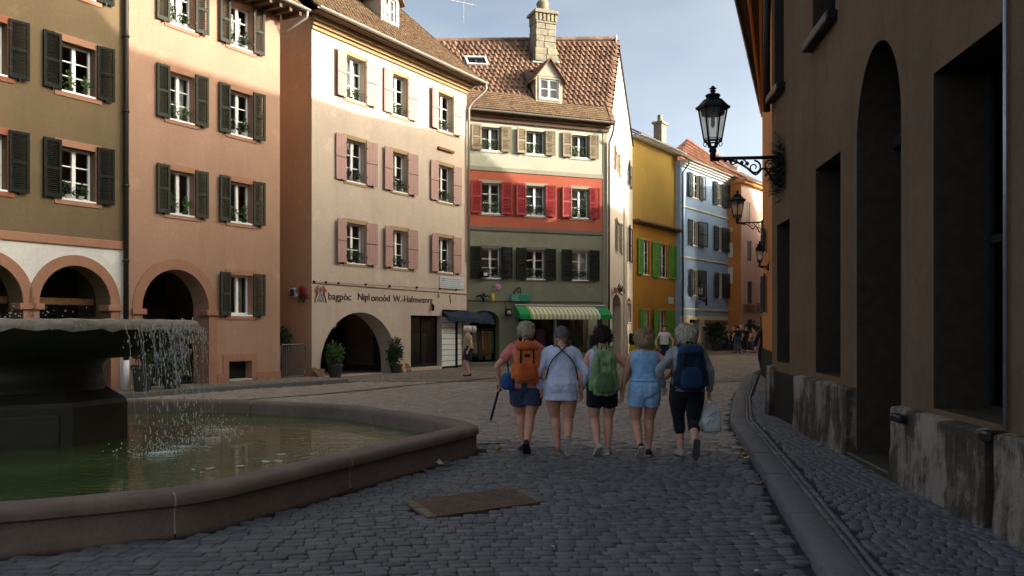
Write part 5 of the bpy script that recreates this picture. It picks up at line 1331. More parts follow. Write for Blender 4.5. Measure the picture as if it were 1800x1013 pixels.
# left pavement edge
LP = [(-14.0,13.4),(-8.85,19.2),(-4.75,24.75),(-4.6,25.3)]
def leftlim(y):  # street cobbles start right of this
    if y < 13.4: return -14
    for (x0,y0),(x1,y1) in zip(LP,LP[1:]):
        if y <= y1: return x0+(x1-x0)*(y-y0)/(y1-y0)
    return -7 if y < 26.5 else -30
GR = [ground(712,880),ground(905,857),ground(957,881),ground(755,909)]
gx,gy = sum(p[0] for p in GR)/4,sum(p[1] for p in GR)/4
def quadtest(x,y,P,grow=1.0):
    q = [(gx+(p[0]-gx)*grow,gy+(p[1]-gy)*grow) for p in P]; return inside(x,y,q)
fpo = offset_poly(FP,-.02*SG)
street = empty('street',(0,0,0)); street['kind'] = 'structure'
def stone_block(L,W,rnd,h=.045,dome=.006):
    """one cobble: chamfered, slightly domed and skewed block; origin at its top centre"""
    def ring(k,z,j): return [(sx*L*k+rnd.uniform(-j,j), sy*W*k+rnd.uniform(-j,j), z) for sx,sy in ((-.5,-.5),(0,-.52),(.5,-.5),(.53,0),(.5,.5),(0,.52),(-.5,.5),(-.53,0))]
    a = ring(.98,-h,.004); b = ring(1.0,-.006,.010); c = ring(.86,-.0005,.006)
    vs = a+b+c+[(0,0,dome)]; fs = []
    for r in range(2):
        for i in range(8): k = (i+1)%8; fs.append((r*8+i,r*8+k,(r+1)*8+k,(r+1)*8+i))
    for i in range(8): fs.append((16+i,16+(i+1)%8,24))
    return vs,fs
def cobble_field(spots, parent, mat, matj, name, n_single, seed, variants=14, split=None):
    """the nearest n_single cobbles are objects of their own, the rest one mesh"""
    rnd = random.Random(seed)
    forms = [stone_block(1.0,1.0,random.Random(seed+i),.045,.0022) for i in range(variants)]
    def scaled(v,l,w):   # scale the unit form but keep the chamfer width
        vs = forms[v][0]; out = []
        for i,(x,y,z) in enumerate(vs):
            if 16 <= i < 24: out.append((math.copysign(max(0,abs(x)*l/.86-.010),x) if abs(x) > .1 else x*.05, math.copysign(max(0,abs(y)*w/.86-.010),y) if abs(y) > .1 else y*.05, z))
            elif i < 16: out.append((x*l if abs(x) > .1 else x*.05, y*w if abs(y) > .1 else y*.05, z))
            else: out.append((0,0,z))
        return out
    spots.sort(key=lambda s: s[1]**2+(s[0]*.6)**2)
    cache = {}; big = MB(); big.mi = 0; rs2 = random.Random(seed+5)
    for i,(x,y,l,w,rot,z) in enumerate(spots):
        v = rnd.randrange(variants); tx,ty = rnd.gauss(0,.011),rnd.gauss(0,.011)
        if i < n_single:
            lk,wk = round(l/.02)*.02,round(w/.02)*.02; key = (v%7,lk,wk)
            if key not in cache:
                mb = MB(); mb.add(scaled(v%7,lk,wk),forms[v%7][1]); cache[key] = mb.mesh('cobble',mat,True)
            link('cobble',cache[key],parent,(x,y,z),(tx,ty,rot))
        else:
            big.mi = 1 if split and rs2.random() < (y+.25*x-split)/1.6+.5 else 0  # farther stones take the bounce-lit tone, dithered across the edge
            vs = scaled(v,l,w); c,s_ = math.cos(rot),math.sin(rot)
            big.add([(x+a*c-b*s_,y+a*s_+b*c,z+q+a*ty*-1+b*tx) for a,b,q in vs],forms[v][1])
    big.build(name,matj,parent,True,kind='stuff',recalc=False)
# street setts in courses across the street, gently bowed
rnd = random.Random(21); spots = []
def warp(x,y): return (x, y+.16*math.sin(x*.75+.6)+.05*math.sin(x*2.1+y*.4)+.02*x*math.sin(y*.35))
y = 4.6
while y < YF:
    W = rnd.uniform(.092,.118); x = -10.5-rnd.random()*.2
    while x < 8.4:
        L = rnd.uniform(.10,.185); cx,cy = x+L/2,y+W/2; wx,wy = warp(cx,cy); x += L+.006
        if wx > kerb_x(wy)-.07 or wx < leftlim(wy)+.1: continue
        if abs(wx) > .63*wy+.6: continue
        if inside(wx,wy,fpo) or quadtest(wx,wy,GR,1.06): continue
        if wy < 14 and min((wx-p[0])**2+(wy-p[1])**2 for p in FP) < .008: continue
        sl = (warp(cx+.05,cy)[1]-warp(cx-.05,cy)[1])/.1
        spots.append((wx,wy,L,W-.004,sl,rnd.gauss(0,.0028)+.010*math.sin(wx*1.1+wy*.7)-.004))
    y += W+.007
cobble_field(spots,street,M['cobble'],[M['cobblej'],M['settj_bounce']],'cobbles',300,31,split=11.9)
# beyond the modelled setts the surface carries the pattern
fs_ = MB(); Yb = [YF+.05,30,36,45,60,90,140]
for a,b in zip(Yb,Yb[1:]):
    fs_.add([(-60,a,-.004),(kerb_x(min(a,60))-.02,a,-.004),(kerb_x(min(b,60))-.02,b,-.004),(-60,b,-.004)],[(0,1,2,3)])
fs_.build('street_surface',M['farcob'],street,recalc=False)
# dark gutter line crossing from the left pavement to the shop
gl = MB(); pts = [ground(px,py) for px,py in ((380,708),(450,702),(560,694),(700,680),(800,671),(880,664),(960,657))]
for (a,b) in zip(pts,pts[1:]):
    dx,dy = b[0]-a[0],b[1]-a[1]; L = math.hypot(dx,dy); nx,ny = -dy/L*.07,dx/L*.07
    gl.add([(a[0]-nx,a[1]-ny,.012),(b[0]-nx,b[1]-ny,.012),(b[0]+nx,b[1]+ny,.012),(a[0]+nx,a[1]+ny,.012)],[(0,1,2,3)])
gl.build('drain_channel',M['fountaindark'],street,recalc=False)
# iron cover of the service pit
cv = empty('drain_cover',(gx,gy,0),0,'rusty rectangular iron cover sunk in the dark cobbles beside the fountain corner','drain cover')
def loc(p,k=1.0): return ((p[0]-gx)*k,(p[1]-gy)*k)
M['rust'] = stone('rusty_iron',(.13,.080,.052),.5,.75,2.5,1.0,spec=.3)
mb = MB(); mb.hprism([loc(p) for p in GR],-.03,-.002); mb.build('plate',M['rust'],cv)
rn = random.Random(3); mb = MB()
A,B_,Cc,Dd = [Vector(loc(p,.93)) for p in GR]
for i in range(26):
    for j in range(13):
        u,v = (i+.5)/26,(j+.5)/13; p = (A*(1-u)+B_*u)*(1-v)+(Dd*(1-u)+Cc*u)*v; r = .011
        mb.add([(p.x-r,p.y,-.002),(p.x,p.y-r,-.002),(p.x+r,p.y,-.002),(p.x,p.y+r,-.002),(p.x,p.y,.006)],[(0,1,4),(1,2,4),(2,3,4),(3,0,4)])
mb.build('studs',M['rust'],cv,kind='stuff',recalc=False)
M['brassedge'] = stone('pale_frame_bricks',(.20,.165,.11),.3,.7,3.0,.5)
for (P0,P1,n) in ((GR[3],GR[0],13),(GR[1],GR[2],12)):
    a,b = Vector(loc(P0)),Vector(loc(P1)); d = (b-a)/n; nn = Vector((-d.y,d.x)).normalized()
    for i in range(n):
        q = [a+d*(i+.08),a+d*(i+.92)]; MB().hprism([(q[0]+nn*.02)[:],(q[1]+nn*.02)[:],(q[1]-nn*.065)[:],(q[0]-nn*.065)[:]],-.02,.002+rn.uniform(0,.006)).build('frame_brick',M['brassedge'],cv)
# ================================================================== right pavement with kerb
pave = empty('pavement',(0,0,0)); pave['kind'] = 'structure'
KH = .115; kw = .235
sl = MB(); ys = [2.0,5.48,8.86,13.95,18.3,27.6]
for a,b in zip(ys,ys[1:]):
    sl.add([(kerb_x(a)+.02,a,KH-.035),(wall_x(a)+.4,a,KH-.035),(wall_x(b)+.4,b,KH-.035),(kerb_x(b)+.02,b,KH-.035)],[(0,1,2,3)])
sl.build('bedding',M['earth'],pave,recalc=False)
kerb = empty('kerb',(0,0,0)); kerb['kind'] = 'structure'
t = 0; rn = random.Random(12)
yy = 3.4; ends = [yy]
while yy < 27: yy += rn.uniform(1.3,2.1) if yy < 13 else rn.uniform(1.1,1.8); ends.append(min(yy,27.4))
ends = sorted(set([e for e in ends if abs(e-13.95) > .5]+[13.95]))
for a,b in zip(ends,ends[1:]):
    a_ = a+.006; b_ = b-.006; xa,xb = kerb_x(a_),kerb_x(b_); j = rn.uniform(-.006,.006)
    d = Vector((xb-xa,b_-a_)).normalized(); nx,ny = d.y,-d.x
    prof = [(0,-.04),(-.004,KH-.03),(.008,KH-.008),(.03,KH+.002),(kw-.02,KH+.004),(kw,KH-.004),(kw,-.02)]
    mb = MB(); k = 6; rs = []
    for i in range(k+1):
        f_ = i/k; cx,cy = xa+(xb-xa)*f_,a_+(b_-a_)*f_; w_ = rn.uniform(-.004,.004); e = .012 if i in (0,k) else 0
        rs.append([(cx+nx*(o+w_*(o < .1)),cy+ny*(o+w_*(o < .1)),z+j-e*(z > .05)) for o,z in prof])
    mb.rings(rs); mb.build('kerb_stone',M['granite'],kerb,35)
# two narrow rows of long setts along the kerb, then small setts to the wall
spots = []; rnd = random.Random(5)
for row in range(2):
    y = 4.4
    while y < 26.5:
        L = rnd.uniform(.14,.24) ; o = kw+.032+row*.062
        cy = y+L/2; dx = (kerb_x(cy+.1)-kerb_x(cy-.1))/.2; ang = math.atan2(1,dx); nrm = Vector((1,-dx)).normalized()
        spots.append((kerb_x(cy)+nrm.x*o,cy+nrm.y*o,L,.050,ang,KH+rnd.gauss(0,.003)-.004)); y += (L+.008)*math.sin(ang)
y = 4.2; row = 0
while y < 20:
    W = rnd.uniform(.072,.092); x0 = kerb_x(y)+kw+.145; x = x0+rnd.uniform(0,.08)
    while x < wall_x(y)+.3:
        L = rnd.uniform(.07,.112); cx,cy = x+L/2,y+W/2; x += L+.006
        wy = cy+.10*math.sin(cx*3.0+.5)
        if cx-L/2 < kerb_x(wy)+kw+.135 or cx > wall_x(wy)+.1: continue
        spots.append((cx,wy,L,W-.003,.29*math.cos(cx*3.0+.5)+rnd.gauss(0,.04),KH+rnd.gauss(0,.002)-.005+.007*math.sin(cx*4+y)))
    y += W+.008
spots = [s for s in spots if s[0] < wall_x(s[1])+.12 and abs(s[0]) < .64*s[1]+.5]
cobble_field(spots,pave,M['cobble'],M['cobblej'],'cobbles',300,77)
fp_ = MB()
for a,b in ((19.9,23),(23,27.6)): fp_.add([(kerb_x(a)+kw+.2,a,KH-.006),(wall_x(a)+.3,a,KH-.006),(wall_x(b)+.3,b,KH-.006),(kerb_x(b)+kw+.2,b,KH-.006)],[(0,1,2,3)])
fp_.build('pavement_surface',M['farcob'],pave,recalc=False)
# ================================================================== left pavement in front of the houses
lp = empty('pavement',(0,0,0)); lp['kind'] = 'structure'
PH = .09; top = []
wl0 = [fP.w(t,-.0) for t in (-16,0,5.2)]
poly = [(-14.0,13.4),(-8.85,19.2),(-4.78,24.7)]
inn = [(v.x,v.y) for v in (fP.w(fP.s(492),.4),fP.w(0,.4),fP.w(-16,.4))]
sl = MB(); pl = poly+[(-5.6,25.6)]+[( -6.2,26.0)]+inn
sl.hprism([(x,y) for x,y in pl],-.02,PH); sl.build('pavement_surface',M['farcob'],lp)
d = Vector((poly[2][0]-poly[0][0],poly[2][1]-poly[0][1])); 
for (p,q) in zip(poly,poly[1:]):
    p,q = Vector(p),Vector(q); n = max(1,int((q-p).length/1.1)); u = (q-p)/n; nn = Vector((u.y,-u.x)).normalized()
    for i in range(n):
        a,b = p+u*(i+.006),p+u*(i+.994)
        MB().hprism([(a+nn*.06)[:],(b+nn*.06)[:],(b-nn*.16)[:],(a-nn*.16)[:]],-.03,PH+.006+random.uniform(-.004,.004)).build('kerb_stone',M['granite'],lp)
# ================================================================== fountain
fx,fy = -6.45,11.3
ft = empty('fountain',(fx,fy,0),0,'large old sandstone fountain with an angular basin and an overflowing round bowl','fountain')
def rel(p): return (p[0]-fx,p[1]-fy)
RH = .335
prof = [(0.0,-.03),(-.004,.02),(.012,.06),(.012,.215),(-.018,.235),(-.022,.275),(-.004,.315),(.03,RH-.004),(.08,RH+.002),(.24,RH),(.285,RH-.02),(.30,RH-.06),(.30,-.35)]
paths = [[rel(p) for p in inset(o)] for o,z in prof]
n = len(FP)
# joints between the rim stones, at the places the photo shows and about every side
joint = []
def near(pt): return min(range(n),key=lambda i:(FP[i][0]-pt[0])**2+(FP[i][1]-pt[1])**2)
FPd = []   # densify so that joints can sit on the straight sides
def dens(P):
    out = []
    for i in range(len(P)):
        a,b = P[i],P[(i+1)%len(P)]; m = max(1,int(math.hypot(b[0]-a[0],b[1]-a[1])/.18))
        out += [(a[0]+(b[0]-a[0])*k/m,a[1]+(b[1]-a[1])*k/m) for k in range(m)]
    return out
FP = dens(FP); n = len(FP); paths = [[rel(p) for p in inset(o)] for o,z in prof]
jp = [ground(305,952),(-1.62,8.3),(-.75,11.75),(-1.9,13.2),(-4.2,14.97),(-6.9,15.1),(-9.6,14.0),(-11,10.6),(-9.6,6.3),(-6.6,4.7)]
js = sorted(near(p) for p in jp)
rn = random.Random(2)
for k in range(len(js)):
    a,b = js[k],js[(k+1)%len(js)]; idx = list(range(a,b+1)) if b > a else list(range(a,n))+list(range(0,b+1))
    mb = MB(); rs = []; dz = rn.uniform(-.003,.003)
    for q,i in enumerate(idx):
        e = 0
        ring = [(paths[m][i][0],paths[m][i][1],z+dz) for m,(o,z) in enumerate(prof)]
        if q in (0,len(idx)-1):
            i2 = idx[1] if q == 0 else idx[-2]; L = math.hypot(paths[0][i2][0]-paths[0][i][0],paths[0][i2][1]-paths[0][i][1]); g_ = .006/L
            ring = [(x+(paths[m][i2][0]-x)*g_,y+(paths[m][i2][1]-y)*g_,z) for m,(x,y,z) in enumerate(ring)]
        rs.append(ring)
    mb.rings(rs); mb.build('rim_stone',M['fountain'],ft,50)
M['mortar'] = stone('pale_mortar',(.36,.33,.30),.1,.9)
for i in js:
    mb = MB(); i2 = (i+1)%n; i0 = i-1; u = Vector((paths[0][i2][0]-paths[0][i0][0],paths[0][i2][1]-paths[0][i0][1])).normalized()*.0062
    mb.rings([[(paths[m][i][0]+s_*u.x,paths[m][i][1]+s_*u.y,z-(.0015 if z > .2 else 0)) for m,(o,z) in enumerate(prof[1:-1],1)] for s_ in (-1,1)])
    mb.build('mortar_joint',M['mortar'],ft)
fl = MB(); fl.add([(*rel(p),-.34) for p in inset(.2)],[tuple(range(n))]); fl.build('basin_floor',M['fountaindark'],ft,recalc=False)
# pedestal, column, bowl
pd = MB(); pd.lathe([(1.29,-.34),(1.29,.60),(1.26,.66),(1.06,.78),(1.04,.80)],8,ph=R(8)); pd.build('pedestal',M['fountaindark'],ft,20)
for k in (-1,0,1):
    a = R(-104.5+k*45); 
    MB().cbox(-.36,.36,-.03,.03,.06,.52,.02).build('panel',M['fountain' if k == 0 else 'fountaindark'],ft).matrix_local = Matrix.Translation((1.195*math.cos(a),1.195*math.sin(a),0)) @ Matrix.Rotation(a+math.pi/2,4,'Z')  # middle panel paler, painting the reflected light on the pedestal
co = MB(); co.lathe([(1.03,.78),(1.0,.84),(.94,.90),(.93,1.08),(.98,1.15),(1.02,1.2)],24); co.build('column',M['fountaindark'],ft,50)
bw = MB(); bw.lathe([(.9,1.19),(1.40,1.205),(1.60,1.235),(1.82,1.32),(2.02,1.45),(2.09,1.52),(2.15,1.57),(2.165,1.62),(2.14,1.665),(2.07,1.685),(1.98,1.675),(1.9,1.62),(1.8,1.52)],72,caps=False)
bw.build('bowl',M['fountaindark'],ft,50,recalc=True)
# pale ring paints the light from above onto the bowl's lip
lp_ = MB(); rn = random.Random(8); rs = []
for j in range(120):
    a = 2*math.pi*j/120; c,s_ = math.cos(a),math.sin(a); w1 = .008*math.sin(j*1.7)+.012*rn.random()
    rs.append([((r)*c,(r)*s_,z) for r,z in ((2.166+w1*.5,1.575-w1*2.2),(2.176+w1*.4,1.62),(2.148,1.672+w1*.3),(2.07,1.692+w1*.6),(1.97,1.682+w1*.5),(1.93,1.65))])
rs.append(rs[0]); lp_.rings(rs,closed=False,caps=False); M['lip_light'] = stone('lip_painted_light',(.30,.25,.20),.3,.6,3.0,.9,spec=.4,moss=(.10,.11,.06)); lp_.build('lip_light_ring',M['lip_light'],ft,True,recalc=True)
# water
def water(name, c, wscale, bump, rough=.04):
    t = NT(name); v = t.coord('Position'); a = t.noise(1.4*wscale,v,3,.55); b = t.noise(7*wscale,v,4,.6)
    sp = t.n('ShaderNodeVectorMath',operation='DISTANCE'); t.l(v,sp.inputs[0]); sp.inputs[1].default_value = (-3.95,10.2,.12)
    near_ = t.rng(sp.outputs['Value'],.2,3.2,1.1,.42)
    w = t.n('ShaderNodeTexWave',wave_type='RINGS',rings_direction='SPHERICAL'); mp = t.coord('Position'); 
    mpp = t.n('ShaderNodeMapping'); mpp.inputs['Location'].default_value = (3.95,-10.2,-.12); t.l(t.n('ShaderNodeNewGeometry').outputs['Position'],mpp.inputs[0]); t.l(mpp.outputs[0],w.inputs['Vector']); w.inputs['Scale'].default_value = 2.2; w.inputs['Distortion'].default_value = 5.0; w.inputs['Detail'].default_value = 2
    hgt = t.math('ADD',t.math('MULTIPLY',b,near_),t.math('ADD',t.math('MULTIPLY',a,.7),t.math('MULTIPLY',w.outputs[0],.06)))
    g = t.noise(.9,v,4); t.base(t.mix(t.rng(g,.35,.65,0,1),c,dark(c,1.7))); t.rough(rough,.5); t.b.inputs['IOR'].default_value = 1.33; t.b.inputs['Coat Weight'].default_value = .25
    t.bump(hgt,bump,.06); return t.mat
M['water'] = water('fountain_water',(.042,.064,.018),1.0,.95)
wt = MB(); wp_ = inset(.29); wt.add([(p[0],p[1],.12) for p in wp_],[tuple(range(n))]); wt.build('water',M['water'],kind='structure',recalc=False)
bwt = MB(); bwt.lathe([(2.0,1.664),(.05,1.668)],48,(fx,fy)); bwt.build('water',M['water'],kind='structure',recalc=False)
def drops_mat():
    t = NT('water_drops'); t.base((.95,.93,.88)); t.rough(.08,.5); t.b.inputs['Transmission Weight'].default_value = .55; t.b.inputs['IOR'].default_value = 1.33; return t.mat
M['drops'] = drops_mat()
sp = MB(); rn = random.Random(44); g0 = 9.8
def fall(a, v0, r0=2.17):
    """ballistic path of water leaving the lip at angle a"""
    z0 = 1.60; pts = []; t = 0
    while True:
        z = z0-.5*g0*t*t; 
        if z < .13: break
        r = r0+v0*t; pts.append((fx+r*math.cos(a),fy+r*math.sin(a),z)); t += .03
    return pts
def drop(p, r, st=1.0): 
    sp.ell(p,(r,r,r*st),5,4)
for k in range(46):
    a = R(rn.choice((rn.gauss(-27,2.5),rn.gauss(-14,4),rn.gauss(-2,5),rn.gauss(14,5)))); P = fall(a,rn.uniform(.08,.55))
    m = min(len(P),rn.randint(5,19)); sp.tube([(x+rn.gauss(0,.004),y+rn.gauss(0,.004),z) for x,y,z in P[:m]],[max(.0016,.0058*(1-.8*i/(m+1))*(.55+.45*math.sin(i*2.1+k)**2)) for i in range(m)],4)
    for (x,y,z) in P:
        for _ in range(2):
            if rn.random() < .55: drop((x+rn.gauss(0,.045),y+rn.gauss(0,.045),z+rn.gauss(0,.05)),rn.choice((.003,.004,.005,.007,.0095)),rn.uniform(1.2,4.5))
for k in range(50):
    a = R(rn.uniform(-150,40)); x,y = fx+(2.18+.012*rn.random())*math.cos(a),fy+2.18*math.sin(a); drop((x,y,rn.uniform(1.53,1.62)),rn.uniform(.004,.009),2.2)
for k in range(360):
    c = rn.choice(((-4.2,10.1,.16),(-4.3,12.1,.12),(-4.05,11.0,.12))); r = abs(rn.gauss(0,.34)); a = rn.uniform(0,6.28); drop((c[0]+r*math.cos(a),c[1]+r*math.sin(a),.13+abs(rn.gauss(0,.10))),rn.uniform(.004,.011))
for k in range(60):
    a = R(rn.uniform(-95,-75)); x,y = fx+rn.gauss(.1,.25),fy-2.05+rn.gauss(0,.15); drop((x+1.0,y,1.70+abs(rn.gauss(0,.06))),rn.uniform(.004,.008))
sp.build('water_spray',M['drops'],None,True,label='sparkling water falling from the bowl lip into the basin',kind='stuff',recalc=False)
fm = MB()
for (cx,cy,rr,n_) in ((-4.15,10.05,.34,300),(-4.1,10.6,.4,90),(-4.2,12.3,.45,110),(-4.0,11.4,.4,80)):
    for k in range(n_):
        r = abs(rn.gauss(0,rr*.5)); a = rn.uniform(0,6.28); q = rn.uniform(.004,.013)*(1.2-min(1,r/rr)*.6); fm.ell((cx+r*1.2*math.cos(a),cy+r*math.sin(a),.118),(q,q,q*.7),6,4)
M['foam'] = simple('white_foam',(.62,.66,.62),.4)
fm.build('foam',M['foam'],None,True,label='white foam where the falling water hits the basin',kind='stuff',recalc=False)
# petals or leaves floating on the water
M['petal'] = simple('pale_floating_leaf',(.55,.46,.33),.35,spec=.5)
FLN = ('largest pale leaf floating near the near rim of the fountain','second large pale leaf beside the largest one on the water','pale leaf floating just behind the two largest ones','single pale leaf floating nearest the right rim','long pale leaf floating left of the largest ones','pale leaf between the long leaf and the largest ones','small leaf leftmost but one by the foam','small leaf close to the near rim under the long leaves','small leaf close to the near rim beside the largest leaf','leftmost small pale leaf floating by the foam')
for k,(px,py,sz) in enumerate(((468,812,.15),(490,811,.12),(495,799,.12),(548,799,.06),(370,824,.11),(422,820,.12),(355,831,.07),(438,835,.06),(460,833,.05),(340,826,.05))):
    Y = (EYE-.124)*F/(py-HZ); X = (px-900)/F*Y; mb = MB(); n_ = 8
    mb.rings([[(sz*.5*math.cos(2*math.pi*i/n_)*q,sz*.28*math.sin(2*math.pi*i/n_)*q,z+.004*math.sin(i*2.0)) for i in range(n_)] for q,z in ((1,0),(.9,.006),(.3,.008))])
    mb.build('floating_leaf',M['petal'],None,True,loc=(X,Y,.124),rz=random.uniform(0,6),label=FLN[k],cat='leaf',group='leaves on the fountain water')
# ================================================================== people
M['skin'] = skin('skin_fair',(.74,.40,.285)); M['skin2'] = skin('skin_tanned',(.68,.34,.225))
def fuse(mb, name, mats, voxel=.009, smooth=3, disp=None, seed=0, parent=None):
    """weld overlapping closed shapes into one continuous skin"""
    me = mb.mesh('tmp', mats); o = bpy.data.objects.new('tmp', me); COL.objects.link(o)
    m = o.modifiers.new('r','REMESH'); m.mode = 'VOXEL'; m.voxel_size = voxel; m.use_smooth_shade = True
    if smooth: s = o.modifiers.new('s','SMOOTH'); s.factor = .5; s.iterations = smooth
    dg = bpy.context.evaluated_depsgraph_get(); me2 = bpy.data.meshes.new_from_object(o.evaluated_get(dg)); bpy.data.objects.remove(o); bpy.data.meshes.remove(me)
    if disp:
        amp, sc, vert = disp; n = len(me2.vertices); co = np.empty(n*3,'f'); no = np.empty(n*3,'f'); me2.vertices.foreach_get('co',co); me2.vertices.foreach_get('normal',no)
        co = co.reshape(-1,3); no = no.reshape(-1,3); off = Vector((seed*3.1,seed*1.7,seed*.9))
        for i in range(n):
            v = Vector((co[i][0]*sc,co[i][1]*sc,co[i][2]*sc*vert))+off
            a_ = noise.noise(v)+.5*noise.noise(v*2.1); r_ = 1-abs(noise.noise(v*.8+Vector((5,3,1))))*2.2
            co[i] += no[i]*amp*(a_*.8+r_*.5)
        me2.vertices.foreach_set('co',co.ravel())
    me2.name = name; me2.update(); me2.polygons.foreach_set('use_smooth',[True]*len(me2.polygons))
    if not me2.materials:
        me2.materials.append(mats if not isinstance(mats,(list,tuple)) else mats[0])
    return link(name, me2, parent)
def ring_loft(mb, rows, n=20, sq=2.3):
    rs = []
    for (z,rx,ry,cx,cy) in rows:
        r = []
        for j in range(n):
            a = 2*math.pi*j/n; c,s = math.cos(a),math.sin(a)
            r.append((cx+rx*math.copysign(abs(c)**(2/sq),c), cy+ry*math.copysign(abs(s)**(2/sq),s), z))
        rs.append(r)
    mb.rings(rs)
def ik(a, b, l1, l2, pole):
    d = b-a; L = min(d.length, (l1+l2)*.9995); u = d.normalized(); x = (l1*l1-l2*l2+L*L)/(2*L); h = math.sqrt(max(0,l1*l1-x*x))
    p = (pole-u*pole.dot(u)); p = p.normalized() if p.length > 1e-6 else Vector((0,1,0))
    return a+u*x+p*h
def smooth_pts(pts, rad, k=5):
    """Catmull-Rom through joints"""
    P = [Vector(p) for p in pts]; out = []; rr = []
    for i in range(len(P)-1):
        p0 = P[max(i-1,0)]; p1 = P[i]; p2 = P[i+1]; p3 = P[min(i+2,len(P)-1)]
        for j in range(k):
            t = j/k; out.append(.5*((2*p1)+(p2-p0)*t+(2*p0-5*p1+4*p2-p3)*t*t+(3*p1-p0-3*p2+p3)*t**3)); rr.append(rad[i]+(rad[i+1]-rad[i])*t)
    out.append(P[-1]); rr.append(rad[-1]); return out, rr
def person(label, loc, yaw, H, legs, arms, wide=1.0, belly=1.0, shirt=None, sleeve=1.0, hem=.80, pants=None, pantlen=.5, pantflare=.0, shoe=None, sole=None, hair=None, hstyle='short',
           skinm='skin', voxel=.009, lean=.03, headyaw=0.0, headpitch=0.0, group=None, detail=True, shirt_puff=0.0, neckline=1.37, grip=(.0,.0)):
    k = H/1.63
    root = empty('person', loc, yaw, label, 'person', group); root.scale = (k,k,k)
    body = MB(); W = wide
    T = lambda z: lean*(z-.85)           # the trunk leans forward a little
    rows = [(.79,.118*W,.085,0,-.01),(.84,.162*W,.122,0,-.018),(.92,.172*W,.130,0,-.02),(1.0,.150*W,.112*belly,0,T(1.0)-.005),(1.08,.140*W,.106*belly,0,T(1.08)),(1.18,.152*W,.110,0,T(1.18)-.008),(1.27,.166*W,.108,0,T(1.27)-.012),(1.335,.150*W,.088,0,T(1.33)-.012),(1.375,.092*W,.066,0,T(1.37)-.008),(1.41,.056,.056,0,T(1.4))]
    ring_loft(body, rows)
    hy = T(1.5)+.02
    body.tube([(0,T(1.35)-.01,1.33),(0,T(1.4)+.0,1.42),(0,hy-.01,1.47)],[.062,.054,.052],12)
    hm = MB(); hc = Vector((0,hy,1.525))
    Rh = Matrix.Translation((0,hy-.01,1.44)) @ Matrix.Rotation(headyaw,4,'Z') @ Matrix.Rotation(headpitch,4,'X') @ Matrix.Translation((0,-hy+.01,-1.44))
    body.T = Rh
    body.ell((0,hy+.0,1.535),(.076,.092,.100),18,14); body.ell((0,hy+.035,1.475),(.054,.058,.052),14,10)
    body.ell((0,hy+.098,1.500),(.012,.020,.017),8,6); body.tube([(0,hy+.088,1.535),(0,hy+.102,1.503)],[.008,.013],8)
    for s in (-1,1):
        body.ell((s*.076,hy-.002,1.512),(.009,.021,.032),8,8); body.ell((s*.033,hy+.074,1.543),(.020,.012,.010),8,6)
    body.ell((0,hy+.086,1.466),(.024,.010,.008),8,6)
    body.T = None
    hips = {}; joints = {}
    for s,key in ((-1,'L'),(1,'R')):
        hip = Vector((s*.085*W,-.01,.86)); ank = Vector(legs[key]['a']); fp = legs[key].get('pitch',0); kn = ik(hip,ank,.415,.40,Vector((s*.06+legs[key].get('kx',0),1,0)))
        d = (ank-kn); calf = kn+d*.32+Vector((0,-.016,0)); th = hip+(kn-hip)*.45+Vector((s*.012,.012,0))
        pts,rad = smooth_pts([hip+Vector((0,0,.06)),th,kn,calf,kn+d*.72,ank],[.102*W,.092*W,.064,.064,.046,.039])
        body.tube(pts,rad,14); joints[key] = (hip,th,kn,ank,calf)
        # foot: heel and toe
        c,sn = math.cos(fp),math.sin(fp); out = legs[key].get('out',.12)*s
        fw_ = Vector((math.sin(out)*c,math.cos(out)*c,-sn)); dn = Vector((0,-sn*.0,-1)); up = Vector((math.sin(out)*sn,math.cos(out)*sn,c))
        heel = ank-fw_*.045-up*.045; toe = ank+fw_*.15-up*.055
        body.tube([heel,ank-up*.02,ank+fw_*.06-up*.04,toe],[.03,.036,.034,.022],10)
        joints[key+'f'] = (ank,fw_,up,out)
    for s,key in ((-1,'L'),(1,'R')):
        sh = Vector((s*.158*W,T(1.32)-.012,1.300)); wr = Vector(arms[key]['w']); el = ik(sh,wr,.285,.245,Vector(arms[key].get('pole',(s*.55,-1,0))))
        pts,rad = smooth_pts([sh+Vector((-s*.08,0,.045)),sh,sh+(el-sh)*.5,el,el+(wr-el)*.3,wr],[.055,.056,.046,.038,.037,.025])
        body.tube(pts,rad,12); joints[key+'a'] = (sh,el,wr)
        # hand: palm, four unequal fingers, thumb
        d = (wr-el).normalized(); hd = Vector(arms[key].get('hd',tuple(d))).normalized(); side = Vector((0,1,0))-hd*hd.y; side = side.normalized() if side.length > .1 else Vector((1,0,0))
        pn = hd.cross(side)*(-s); curl = arms[key].get('curl',.35)
        pc = wr+hd*.045
        body.tube([wr-d*.02,wr+hd*.02,wr+hd*.06,wr+hd*.085],[.024,.027,.032,.026],10,None,.62 if abs(pn.x) > .5 else .9)
        for q,(o,l_) in enumerate(((.028,.062),(.010,.072),(-.009,.067),(-.027,.052))):
            b0 = wr+hd*.078+side*o; dirv = hd; ps = [b0-hd*.02,b0]; 
            for seg in range(3):
                dirv = (dirv*math.cos(curl)+(-pn)*math.sin(curl)).normalized(); ps.append(ps[-1]+dirv*l_*(.42,.32,.26)[seg])
            body.tube(ps,[.0098,.0095,.009,.0085,.0075],7)
        b0 = wr+hd*.028+side*.024; body.tube([b0,b0+side*.022+hd*.022,b0+side*.026+hd*.050-pn*.012,b0+side*.020+hd*.068-pn*.022],[.013,.0125,.0105,.008],7)
    fuse(body,'body',M[skinm],voxel,3,None,0,root)
    # eyes
    em = MB(); em.T = Rh
    for s in (-1,1): em.ell((s*.031,hy+.083,1.528),(.010,.007,.007),8,6)
